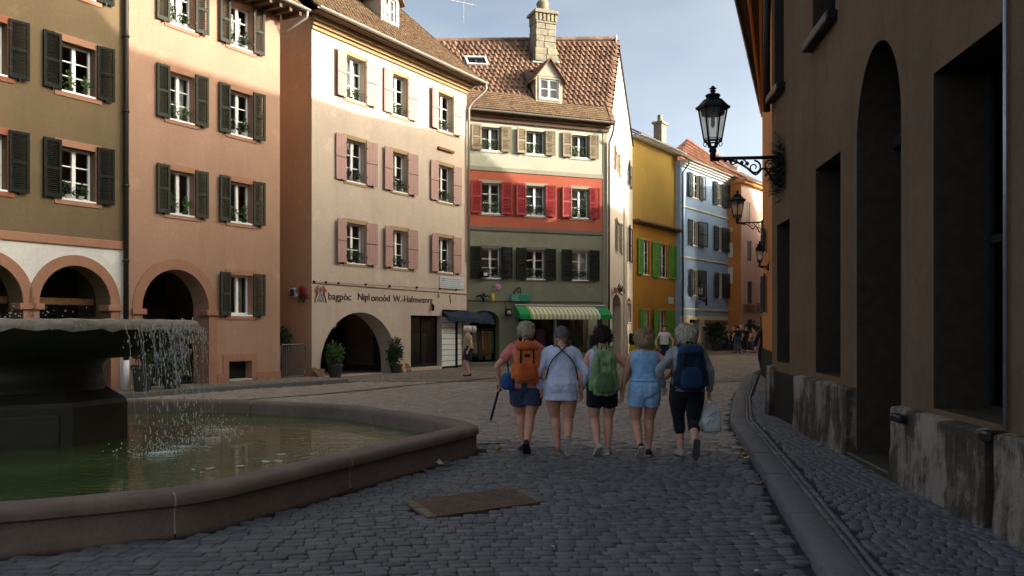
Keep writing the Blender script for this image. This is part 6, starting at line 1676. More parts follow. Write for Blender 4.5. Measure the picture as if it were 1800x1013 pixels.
    em.build('eyes',M['iron'],root,True)
    # hair: cap that follows the skull, open at the face
    def hairfn(d):
        g = 1+.03*noise.noise(Vector((d.x*5,d.y*5,d.z*5))+Vector((H*9,0,0)))
        if hstyle == 'curly': g += .07*noise.noise(Vector((d.x*11,d.y*11,d.z*11)))+.06*noise.noise(Vector((d.x*24,d.y*24,d.z*24)))
        else: g += .025*noise.noise(Vector((d.x*18,d.y*18,d.z*4)))
        return g
    hb = MB(); hb.T = Rh; nn,mm = 40,28
    sz = {'short':(.100,.116,.120),'bob':(.112,.122,.122),'curly':(.116,.124,.126),'crop':(.085,.101,.108),'cap':(.088,.104,.108)}[hstyle]
    low = {'short':-.42,'bob':-.72,'curly':-.55,'crop':-.30,'cap':.02}[hstyle]
    vs = []; idx = {}
    for i in range(mm+1):
        a_ = math.pi*i/mm
        for j in range(nn):
            b_ = 2*math.pi*j/nn; d = Vector((math.sin(a_)*math.cos(b_),math.sin(a_)*math.sin(b_),math.cos(a_))); g = hairfn(d)
            z = d.z; wx = 1.0
            if hstyle == 'bob' and z < 0: wx = 1.04-.10*max(0,-z-.35)
            if i > 0 and z < 0: 
                rad_ = (1-(abs(z)**2.2)*.42)/max(.3,math.sin(a_)) if hstyle in ('bob','curly') else 1.0; wx *= min(rad_,1.75)
            vs.append((d.x*sz[0]*g*wx, hy-.008+d.y*sz[1]*g*wx, 1.540+z*sz[2]*g)); 
    fs = []
    for i in range(mm):
        for j in range(nn):
            a_ = math.pi*(i+.5)/mm; b_ = 2*math.pi*(j+.5)/nn; d = Vector((math.sin(a_)*math.cos(b_),math.sin(a_)*math.sin(b_),math.cos(a_)))
            face = d.y > .42 and d.z < .48 or (d.y > .15 and d.z < -.05)
            lim = low+.16*noise.noise(Vector((j*.35,H*5,0)))
            if d.z < lim or face: continue
            k2 = (j+1)%nn; fs.append((i*nn+j,(i+1)*nn+j,(i+1)*nn+k2,i*nn+k2))
    hb.add(vs,fs)
    if hstyle != 'cap' and voxel < .012:     # loose locks over the cap
        rl = random.Random(int(H*1e4)); LL = {'short':.05,'bob':.085,'curly':.045,'crop':.022}[hstyle]; oldT = hb.T
        for _ in range({'short':700,'bob':800,'curly':900,'crop':500}[hstyle]):
            i_ = rl.randrange(len(fs)); q = Vector(vs[fs[i_][0]]); c0 = Vector((0,hy-.008,1.54)); nrm = (q-c0).normalized()
            dn = Vector((0,-.25,-1)) if hstyle != 'curly' else Vector((rl.gauss(0,1),rl.gauss(0,1),rl.gauss(0,1)))
            tg = (dn-nrm*dn.dot(nrm)); tg = tg.normalized() if tg.length > .05 else Vector((rl.gauss(0,1),rl.gauss(0,1),0)).normalized()
            jt = .16 if hstyle in ('bob','short','crop') else .5; tg = (tg+Vector((rl.gauss(0,jt),rl.gauss(0,jt),rl.gauss(0,jt*.7)))).normalized(); sd = tg.cross(nrm).normalized()*rl.uniform(.003,.007); l_ = LL*rl.uniform(.6,1.3); lift = rl.uniform(.002,.010)
            ps = [q-tg*l_*.1,q+tg*l_*.5+nrm*lift,q+tg*l_+nrm*(lift*.2 if hstyle != 'curly' else lift*1.4)]
            hb.add([ps[0]-sd,ps[0]+sd,ps[1]+sd*.8,ps[1]-sd*.8,ps[2]],[(0,1,2,3),(3,2,4)])
    ho = hb.build('hair' if hstyle != 'cap' else 'cap',hair,root,True)
    sm = ho.modifiers.new('thickness','SOLIDIFY'); sm.thickness = .006; sm.offset = -1
    # top garment
    if shirt:
        g = MB(); pf = shirt_puff
        rr = []
        for (z,rx,ry,cx,cy) in rows:
            if z < hem-.02 or z > neckline+.03: continue
            e = .016+pf*(1-abs(z-1.0)/.5 if abs(z-1.0) < .5 else 0)
            rr.append((z,rx+e,ry+e*1.1,cx,cy))
        if rr[0][0] > hem: 
            b0 = rr[0]; rr.insert(0,(hem,max(b0[1]*(1.0 if hem > .85 else .98),.178*W+.02),max(b0[2],.130)+.014,0,-.018))
            rr = [q if not (hem < .85 and q[0] < .85 and q[0] > hem+.01) else (q[0],max(q[1],.182*W+.018),max(q[2],.14),q[3],q[4]) for q in rr]
        if neckline < 1.40: pass
        ring_loft(g, rr, 24)
        for s,key in ((-1,'La'),(1,'Ra')):
            sh,el,wr = joints[key]
            if sleeve <= 0: 
                g.tube([sh+Vector((-s*.07,0,.02)),sh+Vector((-s*.012,0,.004))],[.062,.063],12); continue
            if sleeve <= 1: pts = [sh+Vector((-s*.08,0,.045)),sh,sh+(el-sh)*sleeve]; rad = [.060,.070,.062]
            else:
                f_ = sleeve-1; pts = [sh+Vector((-s*.08,0,.045)),sh,sh+(el-sh)*.5,el,el+(wr-el)*f_]; rad = [.060,.066+pf*.2,.060+pf*.3,.054+pf*.3,.040+pf*.2]
            p2,r2 = smooth_pts(pts,rad,4); g.tube(p2,r2,14)
        fuse(g,'top',shirt,max(voxel,.011),2,(.013,8.0,.6),int(H*1000)%17,root)
    if pants:
        g = MB(); ring_loft(g,[(.76,.12*W,.09,0,-.01),(.80,.150*W,.122,0,-.018),(.86,.176*W+.010,.138,0,-.02),(.93,.180*W+.008,.138,0,-.02),(1.0,.158*W+.012,.120*belly+.006,0,T(1.0)-.006),(1.03,.150*W+.010,.116*belly,0,T(1.03))],24)
        for key in ('L','R'):
            hip,th,kn,ank,calf = joints[key]
            if pantlen <= 1: pts = [hip+Vector((0,0,.06)),hip+(kn-hip)*pantlen*.5,hip+(kn-hip)*pantlen]; rad = [.110*W,.106*W+pantflare*.5,.100*W+pantflare if pantlen < .75 else .080+pantflare]
            else: f_ = pantlen-1; pts = [hip+Vector((0,0,.06)),th,kn,calf,kn+(ank-kn)*f_]; rad = [.110*W,.100*W,.074,.072,.062]
            p2,r2 = smooth_pts(pts,rad,4); g.tube(p2,r2,16)
        fuse(g,'shorts' if pantlen <= 1 else 'leggings',pants,max(voxel,.011),2,(.010,9.0,.6),int(H*777)%13,root)
    if shoe:
        for key in ('L','R'):
            ank,fw_,up,out = joints[key+'f']; sd = fw_.cross(up).normalized(); mb = MB()
            def P(y,x,z): return ank+fw_*y+sd*x+up*(z-.082)
            rs = []
            for (y,w,h0) in ((-.078,.022,.050),(-.070,.034,.078),(-.03,.038,.090),(.02,.038,.086),(.06,.043,.066),(.10,.047,.052),(.14,.044,.042),(.17,.030,.034),(.18,.016,.026)):
                rs.append([P(y,w*1.0,.012),P(y,w*1.02,.024),P(y,w*.9,h0*.7),P(y,w*.5,h0),P(y,-w*.5,h0),P(y,-w*.9,h0*.7),P(y,-w*1.02,.024),P(y,-w,.012)])
            mb.rings(rs); so = mb.build('shoe',shoe,root,60)
            mb = MB(); rs = []
            for (y,w) in ((-.084,.020),(-.072,.036),(-.02,.041),(.04,.040),(.10,.050),(.15,.046),(.178,.030),(.186,.014)):
                rs.append([P(y,w,.0),P(y,w,.016),P(y,-w,.016),P(y,-w,.0)])
            mb.rings(rs); mb.build('sole',sole or shoe,so)
    return root, joints, k
def wpt(root, v):
    return Matrix.Translation(root.location) @ Matrix.Rotation(root.rotation_euler.z,4,'Z') @ Matrix.Scale(root.scale.x,4) @ Vector(v)
def pack(root, label, mat, mat2, W=.30, Hh=.44, D=.17, zc=1.13, y=-.215, straps=True, wide=1.0, lid=True, pockets=True, cat='backpack', group=None, tone=None, seed=1):
    """rucksack hanging on the back, with lid, pockets, seams and shoulder straps"""
    o = empty('backpack', root.location, root.rotation_euler.z, label, cat, group); o.scale = root.scale
    rnd = random.Random(seed)
    def bag(cx,cy,cz,w,d,hh,name,m,vox=.011,dp=.017,sqq=2.7,parent=o):
        mb = MB(); rows = []
        for t,a in ((-1,.55),(-.94,.80),(-.75,.97),(-.4,1.04),(0,1.0),(.4,.94),(.72,.84),(.92,.68),(1,.42)):
            rows.append((cz+t*hh/2,w/2*a,d/2*(a*.75+.25)*(1.06 if t < 0 else .96),cx,cy-.012*(1-abs(t))))
        ring_loft(mb,rows,28,sqq); return fuse(mb,name,m,vox,2,(dp,11,.8),seed,parent)
    main = bag(0,y,zc,W,D,Hh,'bag',mat)
    if pockets:
        bag(0,y-D*.52,zc-Hh*.20,W*.72,D*.42,Hh*.46,'pocket',mat2 or mat,.010,.006)
        for s in (-1,1): bag(s*W*.50,y+.01,zc-Hh*.22,W*.2,D*.6,Hh*.36,'pocket',mat,.010,.005)
    if lid: bag(0,y-.015,zc+Hh*.43,W*.86,D*1.0,Hh*.22,'lid',mat2 or mat,.010,.006)
    tn = tone or M['iron']
    for zz in (zc+Hh*.30,zc+Hh*.05): 
        for s in (-1,1): MB().box(s*W*.24-.011,s*W*.24+.011,y-D*.60,y-D*.50,zz-.1,zz+.02).build('webbing',tn,o)
    sm = MB(); sm.box(-.03,.03,y-D*.5-.012,y-D*.5+.004,zc+Hh*.16,zc+Hh*.24); sm.build('buckle',tn,o); sm = MB()
    sm.tube([(-.035,y+.045,zc+Hh*.5),(-.03,y+.03,zc+Hh*.60),(.03,y+.03,zc+Hh*.60),(.035,y+.045,zc+Hh*.5)],.010,6); sm.build('haul_loop',tn,o)

    if straps:
        st = MB()
        for s in (-1,1):
            x = s*.105*wide
            pts = [(s*.07,y+D*.42,zc+Hh*.40),(x*.92,y+D*.62+.02,1.375),(x,-.055,1.408),(x*1.02,.02,1.398),(x*1.12,.095,1.33),(x*1.25,.125,1.2),(x*1.5,.09,1.06),(s*.165*wide,.0,.99),(s*.15,y+D*.35,zc-Hh*.40)]
            p2,_ = smooth_pts(pts,[.02]*len(pts),4); prev = None; vs = []
            for i,p in enumerate(p2):
                t = (p2[min(i+1,len(p2)-1)]-p2[max(i-1,0)]).normalized(); nrm = Vector((p.x*1.2,p.y+.02,(p.z-1.15)*1.2)).normalized(); sd = t.cross(nrm).normalized(); w_ = .028 if i < len(p2)*.6 else .014
                vs.append([p+sd*w_,p+sd*w_+nrm*.012,p-sd*w_+nrm*.012,p-sd*w_])
            st.rings(vs)
        st.build('strap',mat,o)
    return o
HAIR_GREY = hairmat('grey_hair',(.40,.32,.235),(.76,.66,.52)); HAIR_DGREY = hairmat('dark_grey_hair',(.11,.10,.10),(.26,.245,.235)); HAIR_DARK = hairmat('dark_brown_hair',(.018,.010,.008),(.06,.030,.022))
HAIR_ASH = hairmat('ash_blond_hair',(.46,.29,.155),(.74,.53,.32)); HAIR_PALE = hairmat('pale_blond_hair',(.68,.55,.38),(.92,.82,.64))
sal = cloth('salmon_knit',(0.650,0.200,0.163)); navy = cloth('navy_cotton',(0.053,0.068,0.128)); lav = cloth('lavender_nylon',(0.660,0.675,0.850),.12); beige = cloth('beige_cotton',(.32,.26,.21)); lil = cloth('lilac_cotton',(0.650,0.468,0.676)); blk = cloth('black_cotton',(.016,.016,.02)); sky_ = cloth('sky_blue_cotton',(0.290,0.493,0.754)); lblue = cloth('light_blue_denim',(0.364,0.574,0.812),.2); grey = cloth('grey_knit',(0.330,0.330,0.345)); 
org = cloth('orange_nylon',(0.676,0.163,0.039)); org2 = cloth('dark_orange_nylon',(0.546,0.111,0.026)); grn = cloth('green_nylon',(0.210,0.336,0.140)); grn2 = cloth('dark_green_nylon',(0.111,0.169,0.078)); nvy = cloth('navy_nylon',(.014,.024,.05)); nvy2 = cloth('blue_nylon',(.018,.045,.105)); cob_ = cloth('blue_nylon_pouch',(0.028,0.084,0.224))
SH_DK = simple('dark_shoe',(.018,.02,.028),.6); SH_TAN = simple('tan_shoe',(.26,.155,.09),.7); SH_WH = simple('offwhite_shoe',(.46,.42,.35),.6); SH_GR = simple('pale_grey_shoe',(.34,.31,.31),.6); SOLE_W = simple('white_sole',(.5,.5,.48),.6); SOLE_D = simple('brown_sole',(.10,.075,.06),.7)
def gp(px,py): x,y = ground(px,py); return (x,y,.004)
FZ = .082
# -- first walker
P1,J1,k1 = person('walker with grey hair, salmon T-shirt and orange backpack, leftmost of the five',gp(925,795),.02,1.635,
    {'L':dict(a=(-.035,.10,FZ),pitch=0.0,out=.1),'R':dict(a=(.0,-.24,FZ+.07),pitch=.75,out=.15)},
    {'L':dict(w=(-.335,.02,.865),pole=(-1,-.55,0),hd=(-.15,.2,-1),curl=.75),'R':dict(w=(.30,.05,.83),pole=(.9,-.6,0),hd=(.05,.15,-1),curl=.7)},
    wide=1.14,belly=1.12,shirt=sal,sleeve=.62,hem=.80,pants=navy,pantlen=.62,pantflare=.014,shoe=SH_DK,hair=HAIR_GREY,hstyle='short',headyaw=-.35,skinm='skin2')
pack(P1,'orange backpack on the back of the walker in the salmon T-shirt',org,org2,.33,.50,.19,1.14,-.225,wide=1.1,seed=3)
o = empty('hip_pouch',P1.location,P1.rotation_euler.z,'blue pouch hanging at the left hip of the orange backpack walker','pouch'); o.scale = P1.scale
mb = MB(); ring_loft(mb,[(.80,.05,.05,-.235,-.10),(.83,.085,.07,-.235,-.10),(.93,.088,.07,-.235,-.10),(1.0,.07,.055,-.225,-.10),(1.02,.03,.03,-.22,-.10)],18); fuse(mb,'bag',cob_,.010,2,(.006,12,1),2,o)
MB().tube([(-.225,-.09,1.0),(-.24,-.05,1.15),(-.15,-.03,1.385)],.009,6).build('strap',M['iron'],o)
hand = wpt(P1,J1['La'][2]+Vector((-.01,.02,-.085)))
def stick(label, a, b, r=.011, handle=True, cat='cane', nm='walking_cane'):
    a,b = Vector(a),Vector(b); o = empty(nm,b,0,label,cat); mb = MB(); mb.tube([a-b,(a-b)*.02,(0,0,0)],[r,r,r*.7],8); mb.build('shaft',M['iron'],o,True)
    if handle: u = (a-b); mb = MB(); mb.tube([u*1.0-Vector((0,.0,.04)),u+Vector((0,0,.045))],[r*1.9,r*1.9],10); mb.build('grip',M['wood'],o,True)
    MB().tube([(0,0,.03),(0,0,-.006)],[r*1.2,r*1.1],8).build('ferrule',M['gutter'],o); return o
gx1,gy1 = ground(862,741); tipz = .30; Yt = hand.y-.02; tip = Vector(((862-900)/F*Yt,Yt,EYE+(HZ-741)*Yt/F))
stick('black walking cane held out in the left hand of the salmon T-shirt walker',hand+Vector((.0,.0,.03)),tip,.016)
hand = wpt(P1,J1['Ra'][2]+Vector((.005,.02,-.085)))
stick('thin dark walking pole in the right hand of the salmon T-shirt walker',hand+Vector((0,0,.03)),hand+Vector((.04,.03,-.40)),.007,True,'pole','walking_pole')
# -- second walker
P2,J2,k2 = person('walker with cropped dark grey hair and lavender jacket with crossed dark straps',gp(987,799),.0,1.585,
    {'L':dict(a=(-.045,.06,FZ),pitch=0.0,out=.1),'R':dict(a=(.065,-.27,FZ+.13),pitch=1.15,out=.05)},
    {'L':dict(w=(-.262,.06,.84),pole=(-.7,-.7,0),curl=.5),'R':dict(w=(.268,.06,.84),pole=(.7,-.7,0),curl=.5)},
    wide=1.12,belly=1.1,shirt=lav,sleeve=1.95,hem=.70,pants=beige,pantlen=.22,pantflare=.0,shoe=SH_TAN,sole=SH_WH,hair=HAIR_DGREY,hstyle='crop',shirt_puff=.016,skinm='skin2')
mb = MB(); pts = []
o = empty('crossed_straps',P2.location,P2.rotation_euler.z,'thin dark straps crossed over the back of the lavender jacket','strap'); o.scale = P2.scale
for s in (-1,1):
    pts = [(s*.075,.03,1.405),(s*.06,-.06,1.408),(s*.0,-.136,1.345),(-s*.085,-.152,1.265),(-s*.155,-.150,1.17),(-s*.198,-.09,1.02),(-s*.208,-.02,.90)]
    p2,_ = smooth_pts(pts,[.01]*len(pts),4); MB().tube(p2,.0105,6,None,.6).build('strap',M['iron'],o,True)
# -- third walker
P3,J3,k3 = person('walker with curly dark hair, lilac vest top and green backpack, middle of the five',gp(1059,800),.0,1.56,
    {'L':dict(a=(-.075,-.12,FZ+.055),pitch=.7,out=.25),'R':dict(a=(.075,.05,FZ),pitch=0.0,out=.2)},
    {'L':dict(w=(-.27,.07,.80),pole=(-.8,-.6,0),curl=.4),'R':dict(w=(.285,.10,.90),pole=(1,-.4,0),curl=.5)},
    wide=1.06,belly=1.05,shirt=lil,sleeve=0,hem=.92,pants=blk,pantlen=.55,pantflare=.008,shoe=SH_WH,sole=SOLE_W,hair=HAIR_DARK,hstyle='curly',skinm='skin')
pack(P3,'green backpack on the back of the walker with curly dark hair',grn,grn2,.33,.58,.17,1.08,-.21,wide=1.0,lid=False,seed=6,tone=grn2)
# -- fourth walker
P4,J4,k4 = person('walker with ash blond bob, sleeveless blue top and light blue shorts, no bag',gp(1133,803),-.02,1.545,
    {'L':dict(a=(-.085,-.17,FZ+.075),pitch=.8,out=.15),'R':dict(a=(.060,.07,FZ),pitch=0.0,out=.2)},
    {'L':dict(w=(-.285,.06,.79),pole=(-.8,-.6,0),curl=.55),'R':dict(w=(.275,.16,.985),pole=(1,-.5,0),hd=(.35,.6,.2),curl=.6)},
    wide=1.08,belly=1.04,shirt=sky_,sleeve=0,hem=.985,pants=lblue,pantlen=.46,pantflare=.022,shoe=SH_DK,sole=SOLE_W,hair=HAIR_ASH,hstyle='bob',skinm='skin2')
# -- fifth walker
P5,J5,k5 = person('walker with pale bob, grey long-sleeved top, navy backpack and black leggings, rightmost of the five',gp(1208,805),-.03,1.60,
    {'L':dict(a=(-.06,.12,FZ),pitch=0.0,out=.25),'R':dict(a=(.045,-.30,FZ+.14),pitch=1.25,out=-.05)},
    {'L':dict(w=(-.28,.08,.88),pole=(-.9,-.6,0),curl=.5),'R':dict(w=(.285,.06,.80),pole=(.9,-.5,0),curl=1.0)},
    wide=1.12,belly=1.1,shirt=grey,sleeve=1.9,hem=.80,pants=blk,pantlen=1.45,shoe=SH_GR,sole=SOLE_D,hair=HAIR_PALE,hstyle='bob',headyaw=-.15,skinm='skin')
pack(P5,'navy backpack on the back of the walker in the grey top',nvy,nvy2,.36,.54,.20,1.12,-.23,wide=1.1,seed=9)
hand = wpt(P5,J5['Ra'][2]+Vector((.0,.01,-.10)))
o = empty('tote_bag',hand-Vector((0,0,.55)),0,'white printed tote bag hanging from the right hand of the rightmost walker','bag')
M['tote'] = cloth('white_tote_cloth',(0.728,0.700,0.658),.15); tm = MB()
ring_loft(tm,[(.17,.085,.05,.02,-.02),(.19,.125,.075,.02,-.02),(.30,.13,.08,.015,-.02),(.42,.115,.05,.01,-.02),(.50,.09,.025,.0,-.02)],20); fuse(tm,'bag',M['tote'],.010,2,(.012,9,.7),4,o)
hb = MB(); 
for yy in (-.035,.0): hb.tube([(-.06,yy-.01,.48),(-.02,yy*.3,.585),(.02,yy*.3,.585),(.065,yy-.01,.48)],.008,6)
hb.build('handle',M['tote'],o); pm = MB(); 
for pts in (((-.06,.27),(-.02,.33),(.01,.29),(.05,.36)),((-.05,.36),(.0,.40),(.06,.43))): pm.tube([(x+.01,-.106,z) for x,z in pts],.006,4,None,.4)
pm.build('print',SH_GR,o)
# -- people farther off
olv = cloth('olive_jersey',(0.420,0.406,0.224)); dnv = cloth('dark_navy_shorts',(.02,.028,.055)); whi = cloth('white_jersey',(0.715,0.689,0.676)); rdd = cloth('dull_red_jersey',(.30,.06,.05))
PB,JB,_ = person('person in olive T-shirt and navy shorts looking up beside the white shop doors',(*ground(823,661),.0),math.pi*.62,1.60,
    {'L':dict(a=(-.09,.0,FZ),out=.3),'R':dict(a=(.08,-.03,FZ),out=.3)},{'L':dict(w=(-.30,.10,.85),pole=(-.8,-.5,0)),'R':dict(w=(.30,.06,.84),pole=(.8,-.5,0))},
    wide=1.0,shirt=olv,sleeve=.55,hem=.93,pants=dnv,pantlen=.85,pantflare=.02,shoe=SH_DK,hair=M['tote'],hstyle='cap',headpitch=.55,voxel=.013)
o = empty('bedroll',(PB.location.x,PB.location.y,0),0,'pale rolled mat behind the head of the person in the olive T-shirt','roll'); mb = MB(); q = Vector((.10,.14,1.545)); mb.tube([q+Vector((-.26,0,0)),q+Vector((-.24,0,0)),q+Vector((.14,0,-.02)),q+Vector((.17,0,-.02))],[.07,.10,.11,.06],14); mb.build('roll',M['tote'],o,40)
for x in (-.12,.04): MB().tube([q+Vector((x-.012,0,0)),q+Vector((x+.012,0,0))],.113,14).build('band',SH_TAN,o)
def far_person(label,px,feet,yaw,H,sh,pa,plen,hr,hs='short',step=.08,W=1.0,sl=.5,z=.0):
    return person(label,(*ground(px,feet),z),yaw,H,{'L':dict(a=(-.085,step,FZ)),'R':dict(a=(.085,-step,FZ))},{'L':dict(w=(-.30,.08,.85),pole=(-.8,-.5,0)),'R':dict(w=(.29,.05,.86),pole=(.8,-.5,0))},
        wide=W,shirt=sh,sleeve=sl,hem=.92,pants=pa,pantlen=plen,shoe=SH_DK,hair=hr,hstyle=hs,voxel=.016)
den = cloth('blue_denim',(.05,.09,.17)); brn = cloth('brown_jersey',(.10,.06,.04)); pch = cloth('peach_jersey',(.42,.24,.17))
far_person('person in white sleeveless top and dark skirt by the bright green shutters',1168,648,math.pi*.95,1.64,whi,dnv,.95,HAIR_DARK,'short',.04,1.0,.2)
far_person('person in black close to the corner of the dark building on the kerb',1346,664,.3,1.68,blk,blk,1.9,HAIR_DARK,'short',.03,1.05,1.9,.11)
far_person('person in a dull red top beside the shrubs of the blue house',1219,629,math.pi*.8,1.72,rdd,dnv,1.9,HAIR_DARK,'short',.05)
far_person('person in dark top and blue jeans at the far bend of the street',1297,621,.2,1.66,blk,den,1.95,HAIR_DARK,'short',.10)
far_person('person in brown among the far walkers at the bend',1290,620,math.pi*.9,1.66,brn,blk,1.9,HAIR_DARK,'short',.06)
far_person('person in black at the door of the rose house',1312,619,math.pi*.7,1.62,blk,blk,1.9,HAIR_DARK,'bob',.06)
far_person('person in a peach top beside the rose house wall',1325,620,math.pi*.5,1.60,pch,den,1.9,HAIR_DARK,'short',.06)
far_person('person in dark navy close behind the far walker in jeans',1303,618,0,1.7,navy,blk,1.9,HAIR_GREY,'short',.08)
# ================================================================== street lamps
def lampglass():
    t = NT('seeded_lamp_glass'); nt = t.nt; tr = t.n('ShaderNodeBsdfTransparent'); tr.inputs[0].default_value = (.97,.95,.90,1); tl_ = t.n('ShaderNodeBsdfTranslucent'); tl_.inputs[0].default_value = (.85,.82,.74,1)
    df = t.n('ShaderNodeBsdfDiffuse'); df.inputs[0].default_value = (.6,.58,.52,1); a = t.n('ShaderNodeMixShader'); a.inputs[0].default_value = .35; t.l(tl_.outputs[0],a.inputs[1]); t.l(df.outputs[0],a.inputs[2])
    m = t.n('ShaderNodeMixShader'); n_ = t.noise(5,t.coord('Object'),4); t.l(t.rng(n_,.3,.7,.30,.50),m.inputs[0]); t.l(tr.outputs[0],m.inputs[1]); t.l(a.outputs[0],m.inputs[2]); t.l(m.outputs[0],t.out.inputs['Surface']); return t.mat
M['lampglass'] = lampglass()
def lantern(root, z0, H, W, sides=4, ph=0.0, glass='lampglass'):
    """tapered glazed lantern: H from the cup to the finial tip, W across the eaves; local origin at root"""
    k = H; r1 = W*.5; r0 = r1*.56; zc = z0+.17*k; ze = z0+.66*k
    g = 2*math.pi/sides; c = [(math.cos(ph+i*g),math.sin(ph+i*g)) for i in range(sides)]
    cage = MB()
    for x,y in c: cage.tube([(x*r0,y*r0,zc),(x*r1*.93,y*r1*.93,ze)],W*.020,6)
    for rr,zz,t in ((r0,zc,.028),(r0*1.02,zc+.03*k,.016),(r1*.93,ze,.03)):
        for i in range(sides): a,b = c[i],c[(i+1)%sides]; cage.tube([(a[0]*rr,a[1]*rr,zz),(b[0]*rr,b[1]*rr,zz)],W*t,5)
    for i in range(sides):
        a,b = c[i],c[(i+1)%sides]
        for f_ in (.12,.88):
            p = (a[0]*(1-f_)+b[0]*f_,a[1]*(1-f_)+b[1]*f_); cage.tube([(p[0]*r0,p[1]*r0,zc),(p[0]*r1*.93,p[1]*r1*.93,ze)],W*.008,4)
    cage.build('lantern_frame',M['iron'],root)
    for i in range(sides):
        a,b = c[i],c[(i+1)%sides]; q = .985
        mb = MB(); zt = zc+(ze-zc)*.66; rt = r0+(r1*.93-r0)*.66
        mb.add([(a[0]*r0*q,a[1]*r0*q,zc),(b[0]*r0*q,b[1]*r0*q,zc),(b[0]*r1*.93*q,b[1]*r1*.93*q,ze),(a[0]*r1*.93*q,a[1]*r1*.93*q,ze)],[(0,1,2,3)]); mb.build('pane',M[glass],root,recalc=False)
    top = MB(); pr = [(r1*1.10,ze-.01*k),(r1*1.12,ze+.025*k),(r1*1.02,ze+.03*k),(r1*.66,ze+.115*k),(r1*.40,ze+.15*k),(r1*.44,ze+.165*k),(r1*.50,ze+.19*k),(r1*.44,ze+.205*k),(r1*.16,ze+.22*k),(r1*.13,ze+.235*k)]
    top.rings([[(math.cos(ph+i*g)*r,math.sin(ph+i*g)*r,z) for i in range(sides)] for r,z in pr[:4]])
    top.lathe(pr[3:],14); top.build('lantern_roof',M['iron'],root,25)
    fi = MB(); fi.lathe([(r1*.10,ze+.23*k),(r1*.22,ze+.26*k),(r1*.10,ze+.28*k),(r1*.26,ze+.295*k),(r1*.10,ze+.315*k),(r1*.13,ze+.325*k),(r1*.02,ze+.34*k)],10); fi.build('finial',M['iron'],root,True)
    sh = MB(); sh.lathe([(r1*.80,ze-.012*k),(r1*.74,ze-.10*k),(r1*.5,ze-.08*k),(r1*.2,ze-.02*k)],12); sh.build('reflector',M['iron'],root,True)
    bu = MB(); bu.lathe([(r1*.10,ze-.12*k),(r1*.13,ze-.17*k),(r1*.12,ze-.27*k),(r1*.05,ze-.29*k)],10); bu.build('bulb',M['whitepot'],root,True)
    st = MB(); st.lathe([(W*.10,z0),(W*.13,z0+.02*k),(W*.10,z0+.06*k),(W*.12,z0+.075*k)],10)
    for i in range(sides):
        x,y = c[i]; pts = [(x*W*.07,y*W*.07,z0+.06*k),(x*r0*.45,y*r0*.45,z0+.09*k),(x*r0*.60,y*r0*.60,z0+.13*k),(x*r0,y*r0,zc)]; p2,r2 = smooth_pts(pts,[W*.03]*4,4); st.tube(p2,W*.026,6)
        pts = [(x*r0*1.0,y*r0*1.0,zc-.01*k),(x*r0*1.05,y*r0*1.05,zc-.06*k),(x*r0*.8,y*r0*.8,zc-.08*k),(x*r0*.72,y*r0*.72,zc-.045*k)]; p2,r2 = smooth_pts(pts,[W*.015]*4,3); st.tube(p2,W*.014,5)
    st.build('lantern_cradle',M['iron'],root,40)
def scroll(mb, c, r, turns, sg, a0, w, y=0.0, n=26):
    pts = []
    for i in range(n+1):
        t = i/n; rr = r*(1-.82*t); a = a0+sg*turns*2*math.pi*t; pts.append((c[0]+rr*math.cos(a),y,c[1]+rr*math.sin(a)))
    mb.tube(pts,[w*(1-.4*i/n) for i in range(n+1)],6)
def bracket(root, L, drop, w=.018, ornate=True):
    """arm along local +x from the lantern (x=0) to the wall (x=L), scrolls hanging below it"""
    mb = MB(); mb.tube([(0,0,0),(L+.03,0,0)],w*1.35,8); mb.tube([(0,0,-.02),(0,0,.20)],[w*2.1,w*2.4],10); mb.tube([(-.02,0,.06),(-.02,0,-.02),(.10,0,-.01)],w*1.6,8)
    mb.build('arm',M['iron'],root,True)
    s = MB(); d = drop
    scroll(s,(L*.60,-d*.36),d*.26,1.4,-1,math.pi*.5,w*.8); scroll(s,(L*.82,-d*.30),d*.20,1.2,1,math.pi*.5,w*.7)
    scroll(s,(L*.86,-d*.70),d*.24,1.3,-1,math.pi,w*.8); scroll(s,(L*.30,-d*.14),d*.14,1.1,1,math.pi*.5,w*.7); scroll(s,(L*.44,-d*.2),d*.13,1.1,-1,math.pi*.5,w*.6)
    pts = [(L*.12,0,-.01),(L*.3,0,-d*.10),(L*.48,0,-d*.34),(L*.62,0,-d*.62),(L*.72,0,-d*.40),(L*.80,0,-d*.55),(L*.9,0,-d*.95),(L,0,-d)]
    p2,r2 = smooth_pts(pts,[w]*len(pts),5); s.tube(p2,w*.85,6)
    for k in range(5 if ornate else 2):
        x = L*(.18+.08*k); s.ell((x,0,-.03-d*.035*k),(.03,.015,.035),6,5)
    s.tube([(L*.97,0,.06),(L*.97,0,-d*1.12)],w*1.2,6)
    s.build('scrollwork',M['iron'],root,True)
    p = MB(); p.cbox(L-.0,L+.05,-.07,.07,-d*1.15,.14,.015)
    p.build('wall_plate',M['iron'],root)
sL = fD.s(1377); wallp = fD.w(sL,0); dirn = fD.rz+math.pi/2    # wall normal into the building
Lr = 1.10; base = fD.w(sL,-Lr-.02)
L1 = empty('wall_lantern',(base.x,base.y,EYE+(HZ-279)*base.y/F),dirn,'big black iron lantern on a scrolled bracket fixed to the dark brown building','street lamp','wall lanterns on iron brackets')
bracket(L1,Lr,.44,.021); hz = (279-155)*base.y/F
lantern(L1,.10,hz-.06,.50,6,R(53))
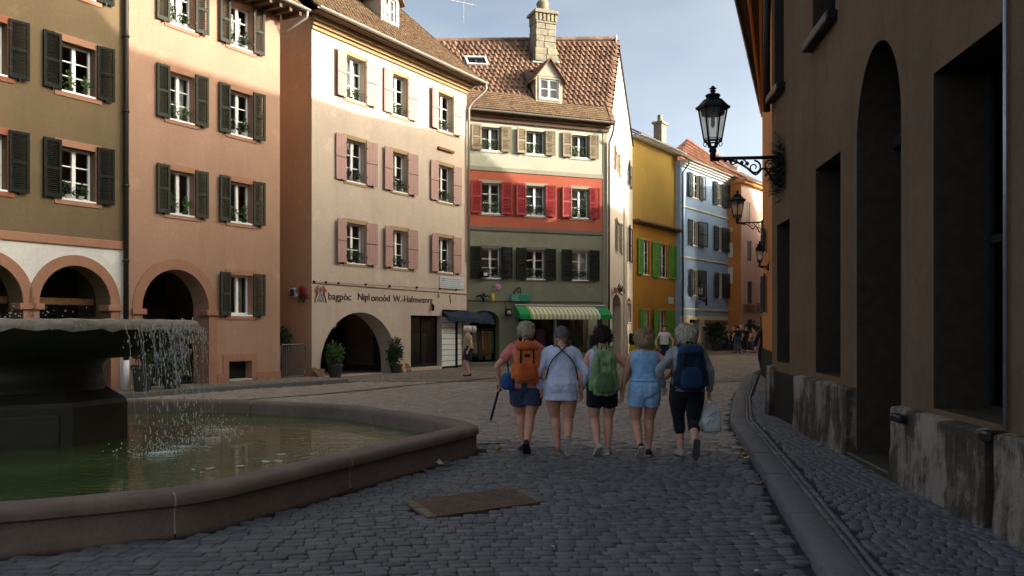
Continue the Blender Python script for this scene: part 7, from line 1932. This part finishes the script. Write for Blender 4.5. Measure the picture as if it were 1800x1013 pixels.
# spiky wreath where the bracket meets the wall
M['wreath'] = leafmat('dry_dark_greenery',(.008,.012,.008),(.022,.03,.018)); wr = MB(); rn = random.Random(6)
for k in range(420):
    a = rn.uniform(-1.2,1.2); b = rn.uniform(-1.4,1.4); z = -.20+rn.gauss(0,.20); y = rn.gauss(0,.10); l_ = rn.uniform(.12,.30)
    p = Vector((Lr-.02,y,z)); d = Vector((-abs(rn.gauss(.5,.3)),rn.gauss(0,.6),rn.gauss(.15,.7))).normalized(); sd = d.cross(Vector((1,.3,.2))).normalized()*.014
    wr.add([p-sd,p+sd,p+d*l_],[(0,1,2)])
o = empty('wall_greenery',L1.location,dirn,'dark spiky greenery tied where the big lantern bracket meets the wall','plant'); wr.build('foliage',M['wreath'],o,recalc=False); MB().tube([(Lr-.03,0,.05),(Lr-.03,0,-.45)],.02,6).build('stem',M['wood'],o)
# second lantern farther along, third near the bend, fourth on the blue house
Y2 = 26.6; x2 = (1296-900)/F*Y2
L2_ = empty('wall_lantern',(x2,Y2,EYE+(HZ-392)*Y2/F),fR.rz+math.pi/2,'middle-sized lantern under the big one, seen against the rose house','street lamp','wall lanterns on iron brackets')
bracket(L2_,.76,.34,.016,False); lantern(L2_,.06,(392-336)*Y2/F-.04,.52,6,R(30))
Y3 = 23.9; x3 = (1335.5-900)/F*Y3
L3_ = empty('wall_lantern',(x3,Y3,EYE+(HZ-468)*Y3/F),fR.rz+math.pi/2,'small low lantern partly against the orange wall','street lamp','wall lanterns on iron brackets')
bracket(L3_,max(.12,fR.w(0,0).x+(Y3-27)*.2346-x3-.02),.12,.012,False); lantern(L3_,.04,(468-424)*Y3/F-.03,.30,4,R(45))
sB = fB.s(1236); pB = fB.w(sB,-.5)
L4_ = empty('wall_lantern',(0,0,0),fB.rz,'dark lantern on a bracket at the face of the blue house','street lamp','wall lanterns on iron brackets')
wB = fB.w(fB.s(1217.5),-.55,fB.zp(1217.5,526)); L4_.location = wB
bracket(L4_,.95,.36,.022,False); lantern(L4_,.05,(526-494)*wB.y/F,.46,6,R(30))
ex_ = MB().tube([(.95,.55,0),(.95,0,0)],.03,6).tube([(.55,.5,-.35),(.55,.1,-.1)],.02,6).tube([(.48,.52,-.1),(.48,.52,-1.2)],.02,6); ex_.build('stay',M['iron'],L4_)
# ================================================================== planters, shrubs, barrier and boards
def bush(name,label,loc,rx,ry,rz_,n,size,mat,pot=None,potr=.2,poth=.35,group=None,seed=1,trunk=0.0,cat='plant',flower=0,lump=5):
    rnd = random.Random(seed); o = empty(name,loc,rnd.uniform(0,6),label,cat,group); lb = MB(); zc = poth*(1 if pot else 0)+trunk+rz_*.85
    for k in range(lump):
        a = rnd.uniform(0,6.28); q = rnd.uniform(.2,.6); c = (rx*q*math.cos(a),ry*q*math.sin(a),zc+rz_*rnd.uniform(-.55,.55)); leaf_clump(lb,c,(rx*.6,ry*.6,rz_*.5),n//lump,size,0,.2,rnd)
    leaf_clump(lb,(0,0,zc),(rx*.8,ry*.8,rz_*.8),n//3,size,0,.2,rnd); lb.build('foliage',mat,o,recalc=False)
    st = MB()
    for k in range(5):
        a = rnd.uniform(0,6.28); st.tube([(0,0,poth*.8 if pot else 0),(rx*.2*math.cos(a),ry*.2*math.sin(a),zc-rz_*.4),(rx*.55*math.cos(a),ry*.55*math.sin(a),zc+rz_*.3)],[.014,.010,.004],5)
    st.build('stem',M['wood'],o)
    if flower:
        fb = MB(); 
        for k in range(flower):
            a,b = rnd.uniform(0,6.28),rnd.uniform(-.6,1.4); p = (rx*.95*math.cos(a)*math.cos(b*.6),ry*.95*math.sin(a)*math.cos(b*.6),zc+rz_*math.sin(b)); 
            for q in range(5): 
                t = q*1.2566+a; d = Vector((math.cos(t),.3*math.sin(k),math.sin(t)))*size*.55; fb.add([Vector(p),Vector(p)+d+Vector((0,0,size*.15)),Vector(p)+d*1.3,Vector(p)+d+Vector((size*.2,-size*.1,-size*.1))],[(0,1,2,3)])
        fb.build('flowers',M['flower'],o,recalc=False,kind='stuff')
    if pot: MB().lathe([(potr*.72,0),(potr*.98,poth*.8),(potr*1.06,poth*.82),(potr*1.06,poth),(potr*.9,poth),(potr*.85,poth*.86)],14).build('pot',pot,o,40)
    return o
def at(fac,px,y,z=0): v = fac.w(fac.s(px),y,z); return v
bush('potted_shrub','dense potted shrub at the left foot of the big cream archway',at(fC,583,-.15),.32,.30,.42,520,.12,M['leaf'],M['pot'],.24,.42,seed=4)
bush('potted_shrub','dense green shrub at the right foot of the big cream archway',at(fC,692,-.10),.30,.30,.52,560,.12,M['leafdark'],M['pot'],.22,.30,seed=5)
bush('alley_plant','dark overgrown plant behind the steel barrier in the alley',at(fC,522,1.0),.45,.45,.55,420,.15,M['leafdark'],M['pot'],.25,.75,seed=6)
bush('flower_tub','violet flowering plant by the salmon archway behind the falling water',at(fP,268,-.75,PH),.36,.34,.42,420,.09,M['leaf'],M['pot'],.24,.36,seed=7,flower=150)
bush('potted_plant','dark potted plant beside the white drainpipe boot at the arcade',at(fP,208,-.9,PH),.22,.22,.20,200,.09,M['leafdark'],M['pot'],.24,.62,seed=8)
bush('potted_shrub','big dark shrub in front of the blue house beside its garage',at(fB,1236,-1.0),.75,.6,.75,520,.22,M['leafdark'],M['pot'],.4,.5,seed=9)
bush('potted_shrub','round dark shrub in front of the blue house close to the garage shutter',at(fB,1258,-.8),.5,.45,.42,300,.18,M['leafdark'],M['pot'],.35,.45,seed=10)
bush('potted_shrub','dark leafy bush at the orange corner of the rose house',at(fF,1306,-.6),.55,.5,.9,380,.22,M['leafdark'],M['pot'],.4,.5,seed=11)
bush('wall_flower_basket','small hanging plant beside the street sign on the pale gable wall',at(fS,1081,-.25,fS.zp(1081,518)),.22,.22,.25,120,.10,M['leafdark'],None,seed=12)
# crowd barrier across the alley
M['steelbar'] = simple('dull_steel_bars',(.13,.13,.13),.5,.4)
o = empty('crowd_barrier',fP.w(fP.s(493),.05,0),fP.rz,'grey steel crowd barrier closing the alley between salmon and cream houses','barrier'); wid = fP.s(541)-fP.s(493); ht = fP.zp(515,606)
fr = MB(); p = [(.04,0,.10),(.04,0,ht-.08),(.12,0,ht),(wid-.12,0,ht),(wid-.02,0,ht-.10),(wid-.02,0,ht*.45),(wid-.14,0,.12),(.04,0,.10)]; fr.tube(p,.024,8); fr.build('frame',M['steelbar'],o,True)
for i in range(11):
    x = .12+i*(wid-.28)/10; MB().tube([(x,0,.11),(x,0,ht-.01)],.009,6).build('bar',M['steelbar'],o)
for x in (.15,wid-.25): MB().box(x-.03,x+.03,-.25,.25,.0,.03).box(x-.02,x+.02,-.02,.02,.03,.12).build('foot',M['steelbar'],o)
o = empty('coat_of_arms',at(fC,537,0),0,'x','x'); bpy.data.objects.remove(o)
# painted shields on the alley wall
def alley(t,z): v = fC.w(0,t); return Vector((v.x,v.y,z))
for k,(t,px,py,mt,lb) in enumerate(((.72,525,516,'nv','small blue and white flag bracketed on the orange alley wall'),(.30,538,514,'rd','red flag bracketed on the orange alley wall beside the blue one'))):  # orange of the alley wall is bounce light mixed into its cream colour
    v = alley(t,0); z = EYE+(HZ-py)*v.y/F; o = empty('wall_flag',(v.x,v.y,z),fC.rz+math.pi/2,lb,'flag','flags on the alley wall'); mb = MB(); n_ = 6
    mb.rings([[(-.16+.05*math.sin(i),.08+.03*math.sin(i*1.3),.16-i*.06),(.12,.10+.03*math.sin(i*1.1),.18-i*.06),(.12,.11+.03*math.sin(i*1.1),.18-i*.06),(-.16+.05*math.sin(i),.09+.03*math.sin(i*1.3),.16-i*.06)] for i in range(n_)]); mb.build('cloth',M['plaque'] if k == 0 else M['shut_red'],o,True); MB().tube([(0,0,-.1),(0,.16,.22)],.012,5).build('pole',M['iron'],o)
    if k == 0: MB().box(-.10,.06,.125,.135,-.08,.12).build('emblem',nvy2,o)
o = bush('wall_flower_basket','small wall basket with dark leaves under the red flag in the alley',alley(.35,EYE+(HZ-526)*alley(.35,0).y/F-.1),.2,.2,.14,90,.10,M['leafdark'],None,seed=14)
# leaning boards
M['brownboard'] = paint('brown_board',(.16,.085,.055),.2,.7); M['tanboard'] = paint('tan_board',(.40,.26,.14),.2,.7)
o = empty('leaning_board',at(fC,556,-.35),fC.rz+.5,'brown folded board lying at the foot of the cream house corner','board'); mb = MB(); mb.add([(-.35,0,0),(.25,0,0),(.10,.3,.34),(-.45,.3,.34),(-.35,.03,-.0),(.25,.03,0),(.1,.33,.34),(-.45,.33,.34)],[(0,1,2,3),(7,6,5,4),(0,4,5,1),(1,5,6,2),(2,6,7,3),(3,7,4,0)]); mb.build('panel',M['brownboard'],o); MB().box(.02,.06,.02,.36,.0,.30).build('batten',M['tanboard'],o)
for k,(px,mt,lb) in enumerate(((706,'tanboard','tan round-topped board leaning on the cream wall by the archway shrub'),(713,'brownboard','brown round-topped board leaning next to the tan one'))):
    o = empty('leaning_board',at(fC,px,-.16),fC.rz+.1*k,lb,'board','boards leaning by the archway'); pl_ = [(-.14,0),(.14,0),(.15,.20),(.08,.30),(-.05,.32),(-.14,.22)]; mb = MB(); mb.prism(pl_,-.02,.02); b_ = mb.build('panel',M[mt],o); b_.rotation_euler = (R(-22),0,0)
    mb = MB(); mb.box(-.10,.10,-.03,-.02,.08,.10); q = mb.build('stripe',M['cream'],o); q.rotation_euler = (R(-22),0,0)
# mannequin and things inside the cream shop window
o = empty('mannequin',at(fC,733,.62,.12),fC.rz,'white dressed mannequin with a pale hat in the corner shop window','mannequin'); mb = MB(); ring_loft(mb,[(.75,.10,.07,0,0),(.95,.14,.10,0,0),(1.2,.13,.09,0,0),(1.32,.16,.09,0,0),(1.38,.06,.05,0,0)],14); mb.build('shirt',whi,o,True); mb = MB(); mb.tube([(0,0,1.36),(0,0,1.45)],.04,8); mb.ell((0,0,1.52),(.075,.085,.10),10,8); mb.build('head',M['whitepot'],o,True); mb = MB(); mb.lathe([(.17,1.56),(.16,1.575),(.09,1.58),(.08,1.66),(.02,1.68)],14); mb.build('hat',M['tote'],o,True); MB().tube([(0,0,0),(0,0,.78)],.03,8).lathe([(.18,0),(.17,.03),(.03,.04)],12).build('stand',M['wood'],o)
# yellow and black bin on the pale gable wall
vb = at(fS,1103,-.35); o = empty('litter_bin',vb,fS.rz,'yellow bin with a black hood on a post beside the pale gable wall','bin'); zt_ = EYE+(HZ-586)*vb.y/F; zb_ = EYE+(HZ-626)*vb.y/F
mb = MB(); mb.cbox(-.35,.35,-.22,.22,zb_+.12,zb_+.62,.04); mb.build('box',M['bright_yellow'],o); mb = MB(); mb.cbox(-.37,.37,-.24,.24,zb_+.62,zt_,.06); mb.box(-.25,.25,-.26,-.23,zb_+.75,zb_+.9); mb.build('hood',M['iron'],o); MB().box(-.25,-.18,-.05,.05,0,zb_+.13).box(.18,.25,-.05,.05,0,zb_+.13).build('leg',M['iron'],o); MB().tube([(.3,0,zt_-.1),(.75,.2,zt_-.35)],.03,6).build('arm',M['iron'],o)
# litter on the cobbles
M['paper'] = simple('white_paper',(.50,.50,.50),.8); M['peel'] = simple('yellow_peel',(.55,.36,.03),.6); M['orangep'] = simple('orange_peel',(.55,.22,.02),.6); M['pinkp'] = simple('pale_pink_card',(.42,.32,.28),.8); M['tanpeel'] = simple('dried_brown_leaf',(.36,.22,.12),.7)
def scrap(name,label,px,py,w,l,mat,rz,curl=.03,cat='litter',z=.012,tilt=0):
    x,y = ground(px,py); mb = MB(); n_ = 8; rs = []
    for i in range(n_+1):
        t = i/n_-.5; hh = curl*(4*t*t)+.004*math.sin(i*2.2); ww = w*(1-.25*abs(t)*tilt*4 if tilt else 1); rs.append([(-ww/2,l*t,hh+.002),(-ww*.1,l*t,hh*.8),(ww/2,l*t,hh+.006),(ww/2,l*t,hh+.009),(-ww*.1,l*t,hh*.8+.003),(-ww/2,l*t,hh+.005)])
    mb.rings(rs); return mb.build(name,mat,None,True,loc=(x,y,z),rz=rz,label=label,cat=cat)
scrap('paper_scrap','curled white paper scrap on the cobbles in front of the basin wall',778,818,.085,.20,M['paper'],.9,.05)
scrap('paper_scrap','flat pale pink card lying at the pointed corner of the fountain',860,781,.10,.32,M['pinkp'],-1.35,.006)
scrap('fruit_peel','small yellow peel on the cobbles near the fountain corner',876,793,.05,.07,M['peel'],.4,.04)
scrap('fruit_peel','orange peel on the cobbles against the right kerb',1306,800,.09,.12,M['orangep'],1.2,.05)
scrap('fruit_peel','pale yellow peel just below the orange peel at the kerb',1310,807,.06,.10,M['peel'],1.5,.02)
scrap('dry_leaf','curled tan dry leaf standing by the kerb edge',1334,853,.05,.17,M['tanpeel'],.6,.07,tilt=1,cat='leaf')
TPB = ('tiny white paper bit left of the curled scrap by the basin wall','tiny white paper bit on the cobbles by the kerb','tiny white paper bit at the lower edge of the cobbles near the kerb','tiny white paper bit in the middle of the dark cobbles','tiny white paper bit behind the middle of the dark cobbles below the walkers')
for k,(px,py) in enumerate(((745,829),(1322,943),(1330,1008),(972,965),(1240,870))): scrap('paper_bit',TPB[k],px,py,.02,.03,M['paper'],k*1.1,.006).__setitem__('group','tiny paper bits on the cobbles')
